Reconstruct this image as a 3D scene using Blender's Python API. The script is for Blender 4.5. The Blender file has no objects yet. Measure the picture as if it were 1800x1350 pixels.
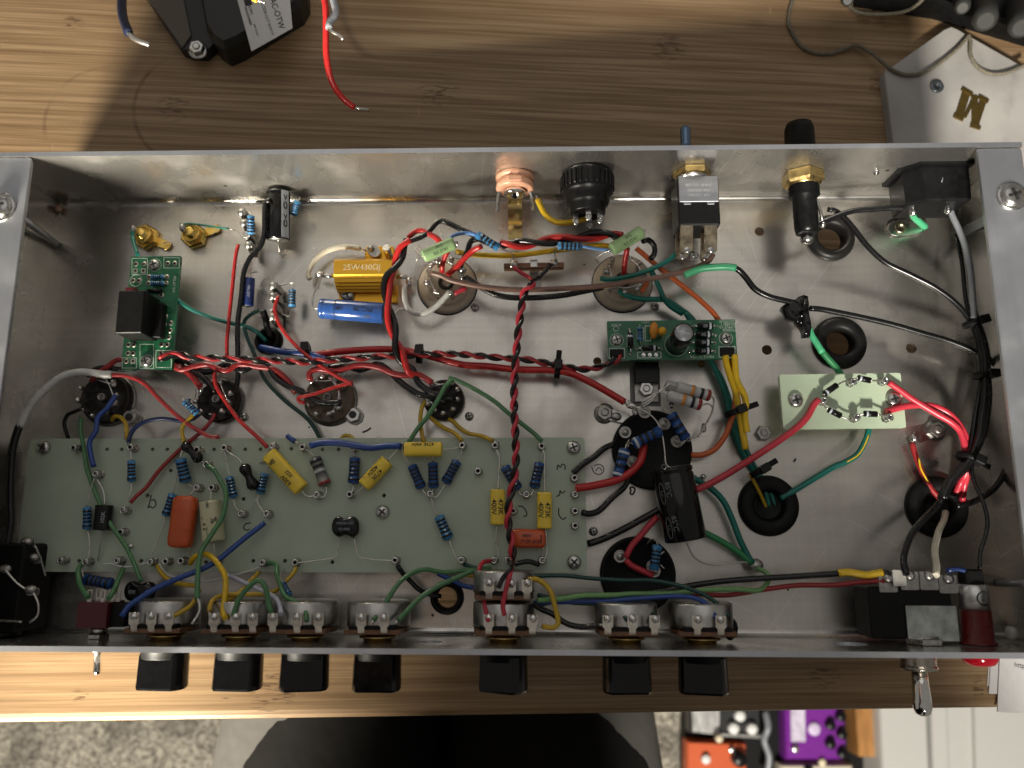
import bpy, math, random
import numpy as np
from mathutils import Vector, Matrix
from mathutils.geometry import tessellate_polygon
random.seed(7)
S = bpy.context.scene
C = S.collection
# ------------------------------------------------------------------ camera, frames
# Everything is laid out in millimetres in the chassis frame (x right, y to the back panel, z up,
# z = 0 the inside of the chassis floor, y = 0 the inside of the front panel).
L, W, D = 409.2, 190.0, 43.98          # chassis inside length, width, depth
HX = L / 2
RX, RY, RZ = 0.196751, 0.026614, 0.003099
CAM = np.array([14.312, 37.163, 292.146 + D])
FPX = 1392.46                          # focal length in pixels of the 1800 px wide photograph
def _rot(rx, ry, rz):
    cx, sx, cy, sy, cz, sz = math.cos(rx), math.sin(rx), math.cos(ry), math.sin(ry), math.cos(rz), math.sin(rz)
    X = np.array([[1, 0, 0], [0, cx, -sx], [0, sx, cx]]); Y = np.array([[cy, 0, sy], [0, 1, 0], [-sy, 0, cy]])
    Z = np.array([[cz, -sz, 0], [sz, cz, 0], [0, 0, 1]])
    return Z @ Y @ X
MC = _rot(RX, RY, RZ)
# the chassis leans on its cans: its right end stands higher than its left end over the level table
TILT = 0.105
TN = np.array([math.sin(TILT), 0, math.cos(TILT)])
TO = np.array([-HX, 0.0, -3.0])        # a point of the table top under the chassis' left end
def ray(px, py):
    d = MC @ np.array([(px - 900) / FPX, (675 - py) / FPX, -1.0]); return d
def hit(px, py, n, o):
    d = ray(px, py); t = np.dot(n, o - CAM) / np.dot(n, d); return CAM + d * t
def P(px, py, z=0.0):                  # the point at height z over the chassis floor seen at a place in the photograph
    return hit(px, py, np.array([0, 0, 1.0]), np.array([0, 0, z]))
def PT(px, py, h=0.0):                 # the same over the table top
    return hit(px, py, TN, TO + TN * h)
def PY(px, py, y):                     # on an upright plane y = const
    return hit(px, py, np.array([0, 1.0, 0]), np.array([0, y, 0]))
_a, _b = PT(0, 1273), PT(1700, 1247)
TX = (_b - _a) / np.linalg.norm(_b - _a)
TY = np.cross(TN, TX)
TABLE_EDGE = _a
G = np.stack([TX, TY, TN])             # chassis frame -> world (table level, x along the table edge)
def cv(p): return G @ (np.asarray(p, float) - TO) * 0.001
cam = bpy.data.cameras.new('camera'); camo = bpy.data.objects.new('camera', cam); C.objects.link(camo)
_R = G @ MC; _t = cv(CAM)
camo.matrix_world = Matrix([[*_R[0], _t[0]], [*_R[1], _t[1]], [*_R[2], _t[2]], [0, 0, 0, 1]])
cam.sensor_width = 36; cam.lens = FPX / 1800 * 36; cam.clip_start = 0.01; cam.clip_end = 20
cam.dof.use_dof = True; cam.dof.focus_distance = 0.325; cam.dof.aperture_fstop = 9.0
S.camera = camo
# ------------------------------------------------------------------ light
wd = bpy.data.worlds.new('World'); S.world = wd; wd.use_nodes = True
wd.node_tree.nodes['Background'].inputs[0].default_value = (0.97, 0.92, 0.86, 1)
wd.node_tree.nodes['Background'].inputs[1].default_value = 0.20
def lamp(name, pos, target, size, watts, col, spread=180):
    l = bpy.data.lights.new(name, 'AREA'); l.shape = 'DISK'; l.size = size; l.energy = watts; l.color = col
    l.spread = math.radians(spread)
    o = bpy.data.objects.new(name, l); C.objects.link(o)
    a, b = Vector(cv(pos)), Vector(cv(target)); o.location = a
    o.rotation_euler = (b - a).to_track_quat('-Z', 'Y').to_euler()
    return o
lamp('room_lamp_light', (60, -920, 790), (60, 130, 0), 0.16, 40.0, (1.0, 0.94, 0.84))
lamp('desk_lamp_light', (-432, -675, 186), (-180, 60, 0), 0.24, 9.4, (1.0, 0.92, 0.77), 75)
lamp('added_sheen_light', (-40, 860, 1500), (-40, 150, 0), 1.7, 2.6, (1.0, 0.97, 0.93))  # broad unseen disk light added for the sheen on the chassis floor
S.view_settings.view_transform = 'Standard'; S.view_settings.look = 'None'
S.view_settings.exposure = 0; S.view_settings.gamma = 1; S.view_settings.use_curve_mapping = False
S.cycles.use_denoising = True
S.cycles.max_bounces = 8
S.cycles.sample_clamp_indirect = 6
# ------------------------------------------------------------------ materials
MATS = {}
def mat(name, col, rough=0.45, metal=0.0, var=0.12, vscale=400, bump=0.0, bscale=900, spec=0.5, stretch=(1, 1, 1), trans=0, coat=0, rvar=0.1, dirt=0, col2=None):
    if name in MATS: return MATS[name]
    m = bpy.data.materials.new(name); m.use_nodes = True; nt = m.node_tree; b = nt.nodes['Principled BSDF']
    N = nt.nodes.new; K = nt.links.new
    tc = N('ShaderNodeTexCoord'); mp = N('ShaderNodeMapping'); mp.inputs['Scale'].default_value = stretch
    K(tc.outputs['Object'], mp.inputs['Vector'])
    n = N('ShaderNodeTexNoise'); n.inputs['Scale'].default_value = vscale; n.inputs['Detail'].default_value = 6
    K(mp.outputs[0], n.inputs['Vector'])
    r = N('ShaderNodeMix'); r.data_type = 'RGBA'
    c2 = col2 or tuple(min(1, c * (1 + var)) for c in col)
    c1 = tuple(c * (1 - var) for c in col)
    r.inputs['A'].default_value = (*c1, 1); r.inputs['B'].default_value = (*c2, 1)
    rm = N('ShaderNodeMapRange'); rm.inputs['From Min'].default_value = .3; rm.inputs['From Max'].default_value = .7
    K(n.outputs['Fac'], rm.inputs['Value']); K(rm.outputs[0], r.inputs['Factor'])
    out = r.outputs['Result']
    if dirt:
        v = N('ShaderNodeTexNoise'); v.inputs['Scale'].default_value = vscale * 2.7; v.inputs['Detail'].default_value = 3
        K(tc.outputs['Object'], v.inputs['Vector'])
        q = N('ShaderNodeMapRange'); q.inputs['From Min'].default_value = .62; q.inputs['From Max'].default_value = .75; q.inputs['To Max'].default_value = dirt
        K(v.outputs['Fac'], q.inputs['Value'])
        d = N('ShaderNodeMix'); d.data_type = 'RGBA'; d.inputs['B'].default_value = (*[c * .3 for c in col], 1)
        K(out, d.inputs['A']); K(q.outputs[0], d.inputs['Factor']); out = d.outputs['Result']
    K(out, b.inputs['Base Color'])
    rr = N('ShaderNodeMapRange'); rr.inputs['To Min'].default_value = max(.03, rough - rvar); rr.inputs['To Max'].default_value = min(1, rough + rvar)
    K(n.outputs['Fac'], rr.inputs['Value']); K(rr.outputs[0], b.inputs['Roughness'])
    b.inputs['Metallic'].default_value = metal; b.inputs['Specular IOR Level'].default_value = spec
    if trans: b.inputs['Transmission Weight'].default_value = trans
    if coat: b.inputs['Coat Weight'].default_value = coat; b.inputs['Coat Roughness'].default_value = .15
    if bump:
        n2 = N('ShaderNodeTexNoise'); n2.inputs['Scale'].default_value = bscale; n2.inputs['Detail'].default_value = 4
        K(mp.outputs[0], n2.inputs['Vector'])
        bp = N('ShaderNodeBump'); bp.inputs['Strength'].default_value = bump; bp.inputs['Distance'].default_value = .0004
        K(n2.outputs['Fac'], bp.inputs['Height']); K(bp.outputs[0], b.inputs['Normal'])
    MATS[name] = m; return m
def aluminium(name, base, rough, specks=True, sc=(9, 500, 60)):
    m = bpy.data.materials.new(name); m.use_nodes = True; nt = m.node_tree; b = nt.nodes['Principled BSDF']
    N = nt.nodes.new; K = nt.links.new
    tc = N('ShaderNodeTexCoord')
    def noise(scale, stretch, detail=5):
        mp = N('ShaderNodeMapping'); mp.inputs['Scale'].default_value = stretch; K(tc.outputs['Object'], mp.inputs['Vector'])
        n = N('ShaderNodeTexNoise'); n.inputs['Scale'].default_value = scale; n.inputs['Detail'].default_value = detail
        K(mp.outputs[0], n.inputs['Vector']); return n.outputs['Fac']
    def rng(x, a, c, d, e):
        q = N('ShaderNodeMapRange'); q.inputs['From Min'].default_value = a; q.inputs['From Max'].default_value = c
        q.inputs['To Min'].default_value = d; q.inputs['To Max'].default_value = e; K(x, q.inputs['Value']); return q.outputs[0]
    def mix(f, a, c):
        q = N('ShaderNodeMix'); q.data_type = 'RGBA'; K(f, q.inputs['Factor'])
        for s, x in (('A', a), ('B', c)):
            if isinstance(x, tuple): q.inputs[s].default_value = (*x, 1)
            else: K(x, q.inputs[s])
        return q.outputs['Result']
    brush = noise(1, sc); blot = noise(22, (1, 1, 1)); fine = noise(1, (500, 14, 60))
    c = mix(rng(blot, .3, .7, 0, 1), tuple(x * .86 for x in base), tuple(min(1, x * 1.08) for x in base))
    c = mix(rng(brush, .3, .7, .0, .22), c, tuple(x * .55 for x in base))
    c = mix(rng(fine, .35, .7, 0, .12), c, tuple(x * .5 for x in base))
    smud = noise(7, (1, 1.6, 1), 3); smud2 = noise(45, (1, 1, 1), 3)
    c = mix(rng(smud, .4, .75, 0, .42), c, tuple(x * .5 * k for x, k in zip(base, (1, .98, .94))))
    c = mix(rng(smud2, .45, .85, 0, .3), c, tuple(x * .45 for x in base))
    rr_ = N('ShaderNodeMath'); rr_.operation = 'ADD'; K(rng(blot, .3, .7, rough - .06, rough + .07), rr_.inputs[0]); K(rng(smud2, .5, .7, 0, .16), rr_.inputs[1]); r = rr_.outputs[0]
    metal = None
    if specks:
        v = N('ShaderNodeTexVoronoi'); v.inputs['Scale'].default_value = 75; K(tc.outputs['Object'], v.inputs['Vector'])
        rnd = N('ShaderNodeSeparateColor'); K(v.outputs['Color'], rnd.inputs[0])
        rad = rng(rnd.outputs[0], .55, 1, 0.0, .085)
        lt = N('ShaderNodeMath'); lt.operation = 'LESS_THAN'; K(v.outputs['Distance'], lt.inputs[0]); K(rad, lt.inputs[1])
        c = mix(lt.outputs[0], c, (.03, .028, .025))
        metal = rng(lt.outputs[0], 0, 1, .93, .1)
        # fine straight scratches
        for ang, th, o in ((.5, .00012, 3.1), (-.9, .0001, 7.7), (1.3, .0001, 1.9)):
            mp = N('ShaderNodeMapping'); mp.inputs['Rotation'].default_value = (0, 0, ang); mp.inputs['Location'].default_value = (o, o, 0)
            K(tc.outputs['Object'], mp.inputs['Vector'])
            mp2 = N('ShaderNodeMapping'); mp2.inputs['Scale'].default_value = (16, 190, 1); K(mp.outputs[0], mp2.inputs['Vector'])
            vv = N('ShaderNodeTexVoronoi'); vv.inputs['Scale'].default_value = 1; vv.inputs['Randomness'].default_value = 1; K(mp2.outputs[0], vv.inputs['Vector'])
            sx = N('ShaderNodeSeparateXYZ'); K(mp2.outputs[0], sx.inputs[0])
            vp = N('ShaderNodeVectorMath'); vp.operation = 'SUBTRACT'; K(mp2.outputs[0], vp.inputs[0]); K(vv.outputs['Position'], vp.inputs[1])
            s2 = N('ShaderNodeSeparateXYZ'); K(vp.outputs[0], s2.inputs[0])
            ab = N('ShaderNodeMath'); ab.operation = 'ABSOLUTE'; K(s2.outputs['Y'], ab.inputs[0])
            l1 = N('ShaderNodeMath'); l1.operation = 'LESS_THAN'; K(ab.outputs[0], l1.inputs[0]); l1.inputs[1].default_value = .022
            sc3 = N('ShaderNodeSeparateColor'); K(vv.outputs['Color'], sc3.inputs[0])
            l2 = N('ShaderNodeMath'); l2.operation = 'GREATER_THAN'; K(sc3.outputs[1], l2.inputs[0]); l2.inputs[1].default_value = .93
            mu = N('ShaderNodeMath'); mu.operation = 'MULTIPLY'; K(l1.outputs[0], mu.inputs[0]); K(l2.outputs[0], mu.inputs[1])
            m3 = N('ShaderNodeMath'); m3.operation = 'MULTIPLY'; K(mu.outputs[0], m3.inputs[0]); m3.inputs[1].default_value = .35
            c = mix(m3.outputs[0], c, (.95, .93, .9))
    K(c, b.inputs['Base Color']); K(r, b.inputs['Roughness'])
    if metal is not None: K(metal, b.inputs['Metallic'])
    else: b.inputs['Metallic'].default_value = .95
    bp = N('ShaderNodeBump'); bp.inputs['Strength'].default_value = .12; bp.inputs['Distance'].default_value = .00012
    K(brush, bp.inputs['Height']); K(bp.outputs[0], b.inputs['Normal'])
    MATS[name] = m; return m
ALU = aluminium('aluminium_floor', (.72, .685, .63), .26)
ALUW = aluminium('aluminium_wall', (.70, .68, .64), .24)
ALUR = aluminium('aluminium_cut_edge', (.68, .70, .74), .40, specks=False, sc=(60, 60, 400))
BOARD = mat('turret_board_green', (.41, .475, .375), .38, var=.07, vscale=60, bump=.03, dirt=.05)
BOARD2 = mat('diode_board_green', (.48, .58, .42), .34, var=.05, vscale=80)
PCB = mat('circuit_board_green', (.012, .13, .055), .3, var=.25, vscale=300, bump=.05)
SILK = mat('silkscreen_white', (.62, .68, .60), .6)
STEEL = mat('steel', (.55, .54, .52), .28, 1, var=.2, vscale=500, bump=.1, rvar=.12)
DULL = mat('dull_zinc', (.40, .39, .37), .42, 1, var=.25, vscale=500, bump=.15)
SOLDER = mat('solder', (.70, .69, .67), .2, 1, var=.2, vscale=700, bump=.3, bscale=1400)
LEAD = mat('tinned_lead', (.66, .64, .60), .3, 1, var=.15)
CHROME = mat('chrome', (.8, .78, .74), .1, 1, var=.05, rvar=.04)
GOLD = mat('gold_plate', (.85, .58, .16), .22, 1, var=.15)
BRASS = mat('brass', (.70, .52, .22), .3, 1, var=.2, bump=.1)
GOLDAN = mat('gold_anodised', (.78, .42, .045), .3, .9, var=.1, vscale=200, stretch=(.1, 1, 1))
COPPER = mat('copper_phenolic', (.78, .42, .28), .4, .25, var=.15)
PHEN = mat('brown_phenolic', (.14, .065, .03), .5, var=.25)
PHEND = mat('dark_phenolic', (.018, .014, .011), .38, var=.4, spec=.35)
CERAM = mat('beige_ceramic', (.50, .42, .32), .42, var=.12, vscale=150, dirt=.3)
BLK = mat('black_plastic', (.006, .006, .0065), .32, var=.3, bump=.05, spec=.3)
BLKM = mat('black_matt', (.005, .005, .005), .5, var=.3, bump=.1, spec=.2)
BLKG = mat('black_gloss', (.004, .004, .0045), .14, var=.3, spec=.4)
RUB = mat('black_rubber', (.008, .0075, .007), .45, var=.3, vscale=200, dirt=.2, spec=.3)
RESB = mat('resistor_blue', (.045, .20, .42), .33, var=.1)
RESD = mat('resistor_dark_blue', (.015, .07, .24), .33, var=.1)
BAND = mat('band_black', (.010, .012, .02), .4)
BANDR = mat('band_red', (.3, .02, .02), .4); BANDO = mat('band_orange', (.75, .28, .04), .4)
BANDW = mat('band_pale', (.5, .55, .6), .4)
GREYR = mat('resistor_grey', (.52, .52, .52), .4, var=.06)
GREYD = mat('resistor_dark_grey', (.17, .165, .16), .45, var=.1)
GREENR = mat('resistor_green', (.26, .40, .19), .42, var=.08, vscale=150, bump=.05)
YELC = mat('capacitor_yellow', (.80, .57, .05), .36, var=.07, vscale=150, bump=.04)
ORC = mat('capacitor_orange', (.52, .085, .02), .28, var=.12, vscale=120, bump=.1, bscale=500)
CREAM = mat('capacitor_cream', (.55, .53, .34), .4, var=.06)
BLUEC = mat('capacitor_blue', (.03, .10, .36), .2, var=.15, coat=.3)
INK = mat('black_ink', (.012, .011, .012), .55); INKW = mat('white_ink', (.7, .7, .68), .5); INKG = mat('grey_ink', (.32, .35, .40), .45)
WIRECOL = dict(red=(.46, .018, .017), pink=(.50, .032, .052), black=(.005, .005, .0055), teal=(.004, .14, .11), dgreen=(.004, .05, .04),
  green=(.075, .20, .085), lgreen=(.16, .33, .12), yellow=(.68, .44, .015), dyellow=(.48, .31, .02), blue=(.018, .06, .26), dblue=(.01, .025, .10),
  brown=(.17, .095, .07), cream=(.62, .58, .47), orange=(.55, .11, .025), mint=(.07, .42, .20), grey=(.20, .21, .23), white=(.62, .62, .60),
  lav=(.46, .47, .58), pgreen=(.03, .22, .08), skyblue=(.12, .25, .55), dred=(.30, .018, .02), navy=(.01, .015, .04))
WM = {k: mat('insulation_' + k, v, .34 if k != 'black' else .27, var=.1, vscale=250, bump=.04, rvar=.08) for k, v in WIRECOL.items()}
# ------------------------------------------------------------------ mesh helpers
def V(*a): return np.array(a, float)
def un(v): v = np.asarray(v, float); return v / (np.linalg.norm(v) + 1e-12)
def frame(d):
    d = un(d); a = V(0, 0, 1) if abs(d[2]) < .9 else V(0, 1, 0)
    u = un(np.cross(a, d)); v = np.cross(d, u); return u, v, d
class MB:
    def __init__(s): s.v = []; s.f = []; s.m = []; s.sm = []
    def add(s, vs, fs, mi=0, smooth=True):
        k = len(s.v); s.v += [np.asarray(x, float) for x in vs]
        for i, f in enumerate(fs):
            s.f.append([j + k for j in f]); s.m.append(mi[i] if isinstance(mi, list) else mi); s.sm.append(smooth)
        return s
    def rings(s, rs, mi=0, caps=(True, True), smooth=True, closed=True):
        n = len(rs[0]); vs = [p for r in rs for p in r]; fs = []; ms = []
        for i in range(len(rs) - 1):
            for j in range(n if closed else n - 1):
                k = (j + 1) % n
                fs.append([i * n + j, i * n + k, (i + 1) * n + k, (i + 1) * n + j]); ms.append(mi[i] if isinstance(mi, list) else mi)
        m0 = mi[0] if isinstance(mi, list) else mi; m1 = mi[-1] if isinstance(mi, list) else mi
        s.add(vs, fs, ms, smooth)
        k = len(s.v) - len(vs)
        if caps[0]: s.f.append([k + j for j in range(n)][::-1]); s.m.append(m0); s.sm.append(False)
        if caps[1]: s.f.append([k + (len(rs) - 1) * n + j for j in range(n)]); s.m.append(m1); s.sm.append(False)
        return s
    def lathe(s, p, d, prof, n=16, mi=0, caps=(True, True), smooth=True, ph=0, sq=None):
        u, v, d = frame(d); p = np.asarray(p, float); rs = []
        for r, t in prof:
            rs.append([p + d * t + (u * math.cos(2 * math.pi * j / n + ph) + v * math.sin(2 * math.pi * j / n + ph) * (sq or 1)) * r for j in range(n)])
        return s.rings(rs, mi, caps, smooth)
    def cyl(s, a, b, r, n=12, mi=0, r2=None):
        a = np.asarray(a, float); b = np.asarray(b, float); h = np.linalg.norm(b - a)
        return s.lathe(a, b - a, [(r, 0), (r if r2 is None else r2, h)], n, mi)
    def tube(s, pts, r, n=8, mi=0, rad=None):
        pts = [np.asarray(p, float) for p in pts]; m = len(pts); rs = []
        t0 = un(pts[1] - pts[0]); u, v, _ = frame(t0); pt = t0
        for i in range(m):
            t = un(pts[min(i + 1, m - 1)] - pts[max(i - 1, 0)])
            u = un(u - t * np.dot(u, t)); v = np.cross(t, u)
            q = r if rad is None else rad[i]
            rs.append([pts[i] + (u * math.cos(2 * math.pi * j / n) + v * math.sin(2 * math.pi * j / n)) * q for j in range(n)])
        return s.rings(rs, mi)
    def ball(s, c, r, n=10, mi=0, sc=(1, 1, 1), d=None):
        c = np.asarray(c, float); u, v, w = (V(1, 0, 0), V(0, 1, 0), V(0, 0, 1)) if d is None else frame(d)
        k = max(4, n // 2 + 1); rs = []
        for i in range(k + 1):
            a = math.pi * (i + .02) / (k + .04); q = math.sin(a)
            rs.append([c + (u * math.cos(2 * math.pi * j / n) * q * sc[0] + v * math.sin(2 * math.pi * j / n) * q * sc[1] - w * math.cos(a) * sc[2]) * r for j in range(n)])
        return s.rings(rs, mi)
    def rbox(s, c, dx, dy, dz, u=None, v=None, rad=.6, bev=.3, mi=0, seg=3, smooth=False):
        # box centred at c: rounded corners in its u-v plane, chamfered top and bottom edges
        c = np.asarray(c, float); u = V(1, 0, 0) if u is None else un(u); v = V(0, 1, 0) if v is None else un(v)
        v = un(v - u * np.dot(u, v)); w = np.cross(u, v)
        rad = min(rad, dx / 2 - .01, dy / 2 - .01); bev = min(bev, dz / 2 - .005, rad * .9 if rad > 0 else bev)
        def ring(z, ins):
            o = []
            for k, (sx, sy) in enumerate(((1, 1), (-1, 1), (-1, -1), (1, -1))):
                for i in range(seg):
                    a = math.pi / 2 * (k + i / (seg - 1) if seg > 1 else k + .5)
                    rr = max(rad - ins, .001)
                    o.append(c + u * (sx * (dx / 2 - rad) + math.cos(a) * rr) + v * (sy * (dy / 2 - rad) + math.sin(a) * rr) + w * z)
            return o
        return s.rings([ring(-dz / 2, bev), ring(-dz / 2 + bev, 0), ring(dz / 2 - bev, 0), ring(dz / 2, bev)], mi, smooth=smooth)
    def plate(s, outer, holes, o, u, v, w, th, mi=0, mside=None):
        # sheet with holes; outer / holes are 2-D loops in the frame (o, u, v), thickness th along -w
        loops = [outer] + holes; tri = tessellate_polygon([[Vector((a, b, 0)) for a, b in lp] for lp in loops])
        flat = [q for lp in loops for q in lp]; n = len(flat)
        top = [o + u * a + v * b for a, b in flat]; bot = [p - w * th for p in top]
        def area(t):
            a, b, c = (flat[i] for i in t); return (b[0] - a[0]) * (c[1] - a[1]) - (b[1] - a[1]) * (c[0] - a[0])
        fs = []
        for t in tri:
            t = list(t)
            if area(t) < 0: t = t[::-1]
            fs.append(t); fs.append([i + n for i in t[::-1]])
        s.add(top + bot, fs, mi, False)
        k0 = len(s.v) - 2 * n; k = 0
        for lp in loops:
            m = len(lp)
            for j in range(m):
                a, b = k + j, k + (j + 1) % m
                s.f.append([k0 + a, k0 + b, k0 + b + n, k0 + a + n]); s.m.append(mi if mside is None else mside); s.sm.append(False)
            k += m
        return s
LOC = {}
def _mesh(name, mb, mats, loc, plain=False):
    me = bpy.data.meshes.new(name)
    A = np.array(mb.v)
    if plain: A = (G @ A.T).T * .001
    else: A = (G @ (A - loc).T).T * .001
    me.from_pydata(A.tolist(), [], mb.f)
    for m in (mats if isinstance(mats, (list, tuple)) else [mats]): me.materials.append(m)
    me.polygons.foreach_set('material_index', mb.m); me.polygons.foreach_set('use_smooth', mb.sm)
    me.update(); return me
def _fix(me):
    import bmesh
    b = bmesh.new(); b.from_mesh(me); bmesh.ops.recalc_face_normals(b, faces=b.faces); b.to_mesh(me); b.free()
def props(o, label, cat, group=None, kind=None):
    if label: o['label'] = label
    if cat: o['category'] = cat
    if group: o['group'] = group
    if kind: o['kind'] = kind
def thing(name, label, cat, loc, group=None):
    o = bpy.data.objects.new(name, None); C.objects.link(o); o.empty_display_size = .005
    o.location = cv(loc); LOC[o.name] = np.asarray(loc, float); props(o, label, cat, group); return o
def part(root, name, mb, mats, label=None, kind=None):
    loc = LOC[root.name]; me = _mesh(name, mb, mats, loc); _fix(me)
    o = bpy.data.objects.new(name, me); C.objects.link(o); o.parent = root; LOC[o.name] = loc
    if label: o['label'] = label
    if kind: o['kind'] = kind
    return o
def solo(name, mb, mats, label, cat, group=None, loc=None, kind=None):
    A = np.array(mb.v)
    if loc is None: loc = V(A[:, 0].mean(), A[:, 1].mean(), A[:, 2].min())
    me = _mesh(name, mb, mats, loc); _fix(me)
    o = bpy.data.objects.new(name, me); C.objects.link(o); o.location = cv(loc); LOC[o.name] = np.asarray(loc, float)
    props(o, label, cat, group, kind); return o
SH = {}
def shared(root, name, key, fn, mats, at, rot=0.0):
    # part that shares its mesh with its like; fn fills a MB around the origin
    if key not in SH:
        mb = MB(); fn(mb); me = _mesh(name, mb, mats, V(0, 0, 0)); _fix(me); SH[key] = me
    o = bpy.data.objects.new(name, SH[key]); C.objects.link(o); o.parent = root
    o.location = (G @ (np.asarray(at, float) - LOC[root.name])) * .001
    if rot:
        r = np.array([[math.cos(rot), -math.sin(rot), 0], [math.sin(rot), math.cos(rot), 0], [0, 0, 1]])
        q = G @ r @ G.T; o.rotation_euler = Matrix(q.tolist()).to_euler()
    LOC[o.name] = LOC[root.name]; return o
def parse(txt):
    out = []
    for t in txt.split():
        a = t.split(','); out.append([float(a[0]), float(a[1]), float(a[2]) if len(a) > 2 else None])
    k = [i for i, a in enumerate(out) if a[2] is not None]
    for i, a in enumerate(out):
        if a[2] is None:
            lo = max([j for j in k if j < i], default=None); hi = min([j for j in k if j > i], default=None)
            if lo is None: a[2] = out[hi][2]
            elif hi is None: a[2] = out[lo][2]
            else: a[2] = out[lo][2] + (out[hi][2] - out[lo][2]) * (i - lo) / (hi - lo)
    return out
def spline(pts, step=1.2):
    pts = [np.asarray(p, float) for p in pts]
    if len(pts) == 2: pts = [pts[0], (pts[0] + pts[1]) / 2, pts[1]]
    e = [2 * pts[0] - pts[1]] + pts + [2 * pts[-1] - pts[-2]]; out = []
    for i in range(1, len(e) - 2):
        p0, p1, p2, p3 = e[i - 1:i + 3]
        t0 = 0.; t1 = t0 + np.linalg.norm(p1 - p0) ** .5 + 1e-6; t2 = t1 + np.linalg.norm(p2 - p1) ** .5 + 1e-6; t3 = t2 + np.linalg.norm(p3 - p2) ** .5 + 1e-6
        n = max(2, int(np.linalg.norm(p2 - p1) / step))
        for k in range(n):
            t = t1 + (t2 - t1) * k / n
            A1 = (t1 - t) / (t1 - t0) * p0 + (t - t0) / (t1 - t0) * p1; A2 = (t2 - t) / (t2 - t1) * p1 + (t - t1) / (t2 - t1) * p2; A3 = (t3 - t) / (t3 - t2) * p2 + (t - t2) / (t3 - t2) * p3
            B1 = (t2 - t) / (t2 - t0) * A1 + (t - t0) / (t2 - t0) * A2; B2 = (t3 - t) / (t3 - t1) * A2 + (t - t1) / (t3 - t1) * A3
            out.append((t2 - t) / (t2 - t1) * B1 + (t - t1) / (t2 - t1) * B2)
    out.append(pts[-1]); return out
def path(txt, step=1.2): return spline([P(*a) for a in parse(txt)], step)
def wire(col, r, label, txt, group=None, ends=None, name='wire', cat='wire', n=8):
    r = r * .94; pts = path(txt); mb = MB().tube(pts, r, n)
    o = solo(name, mb, WM[col], label, cat, group)
    for side, ln in (('a', 0), ('b', 1)):
        if ends and side in ends:
            p, q = (pts[0], pts[1]) if side == 'a' else (pts[-1], pts[-2]); d = un(p - q)
            part(o, 'bare_end', MB().tube([p - d * .2, p + d * 1.4 - V(0, 0, .3), p + d * 2.6 - V(0, 0, 1.2)], min(.45, r * .5), 6), LEAD)
    return o
def twisted(c1, c2, r, pitch, l1, l2, txt, phase=0., ext1=None, ext2=None, loose=1.0):
    pts = path(txt, .8); N = len(pts); s = 0; a1 = []; a2 = []
    t0 = un(pts[1] - pts[0]); u, v, _ = frame(t0)
    for i in range(N):
        if i: s += np.linalg.norm(pts[i] - pts[i - 1])
        t = un(pts[min(i + 1, N - 1)] - pts[max(i - 1, 0)]); u = un(u - t * np.dot(u, t)); v = np.cross(t, u)
        a = 2 * math.pi * s / pitch + phase + .5 * math.sin(s * .11)
        o = (u * math.cos(a) + v * math.sin(a)) * r * loose
        a1.append(pts[i] + o); a2.append(pts[i] - o)
    def fin(a, e, lab, c):
        if e:
            pre, post = e
            if pre: a = spline([P(*q) for q in parse(pre)] + [a[0], a[2]], 1.)[:-1] + a[2:]
            if post: a = a[:-2] + spline([a[-3], a[-1]] + [P(*q) for q in parse(post)], 1.)[2:]
        return solo('wire', MB().tube(a, r, 8), WM[c], lab, 'wire')
    return fin(a1, ext1, l1, c1), fin(a2, ext2, l2, c2)
def text_geo(txt, size, bold=0.0, space=1.0):
    cu = bpy.data.curves.new('t', 'FONT'); cu.body = txt; cu.size = size; cu.align_x = 'CENTER'; cu.align_y = 'CENTER'; cu.resolution_u = 3
    cu.offset = bold; cu.space_character = space
    ob = bpy.data.objects.new('t', cu); C.objects.link(ob)
    dg = bpy.context.evaluated_depsgraph_get(); me = bpy.data.meshes.new_from_object(ob.evaluated_get(dg))
    vs = [tuple(v.co) for v in me.vertices]; fs = [list(p.vertices) for p in me.polygons]
    bpy.data.objects.remove(ob); bpy.data.curves.remove(cu); bpy.data.meshes.remove(me)
    return vs, fs
def text(mb, txt, o, u, v, size, lift=.06, bold=.0, mi=0, space=1.0, thick=0):
    vs, fs = text_geo(txt, size, bold, space); u = un(u); v = un(v - u * np.dot(u, un(v))); w = np.cross(u, v)
    return mb.add([np.asarray(o) + u * x + v * y + w * lift for x, y, _ in vs], fs, mi, False)
def text_cyl(mb, txt, c, axis, up, r, size, across=False, mi=0, lift=.06, bold=0.0, flip=1, off=(0, 0)):
    # letters wrapped on a cylinder through c with the given axis; 'up' is the side they face
    vs, fs = text_geo(txt, size, bold); a = un(axis); w = un(up - a * np.dot(a, up)); s = np.cross(w, a)
    out = []
    for x, y, _ in vs:
        l, t = (x, y) if not across else (-y, x)
        l = l * flip + off[0]; t = t * flip + off[1]; an = t / r
        out.append(c + a * l + (w * math.cos(an) + s * math.sin(an)) * (r + lift))
    return mb.add(out, fs, mi, False)
def circ(cx, cy, r, n=28): return [(cx + r * math.cos(2 * math.pi * i / n), cy + r * math.sin(2 * math.pi * i / n)) for i in range(n)]
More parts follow.
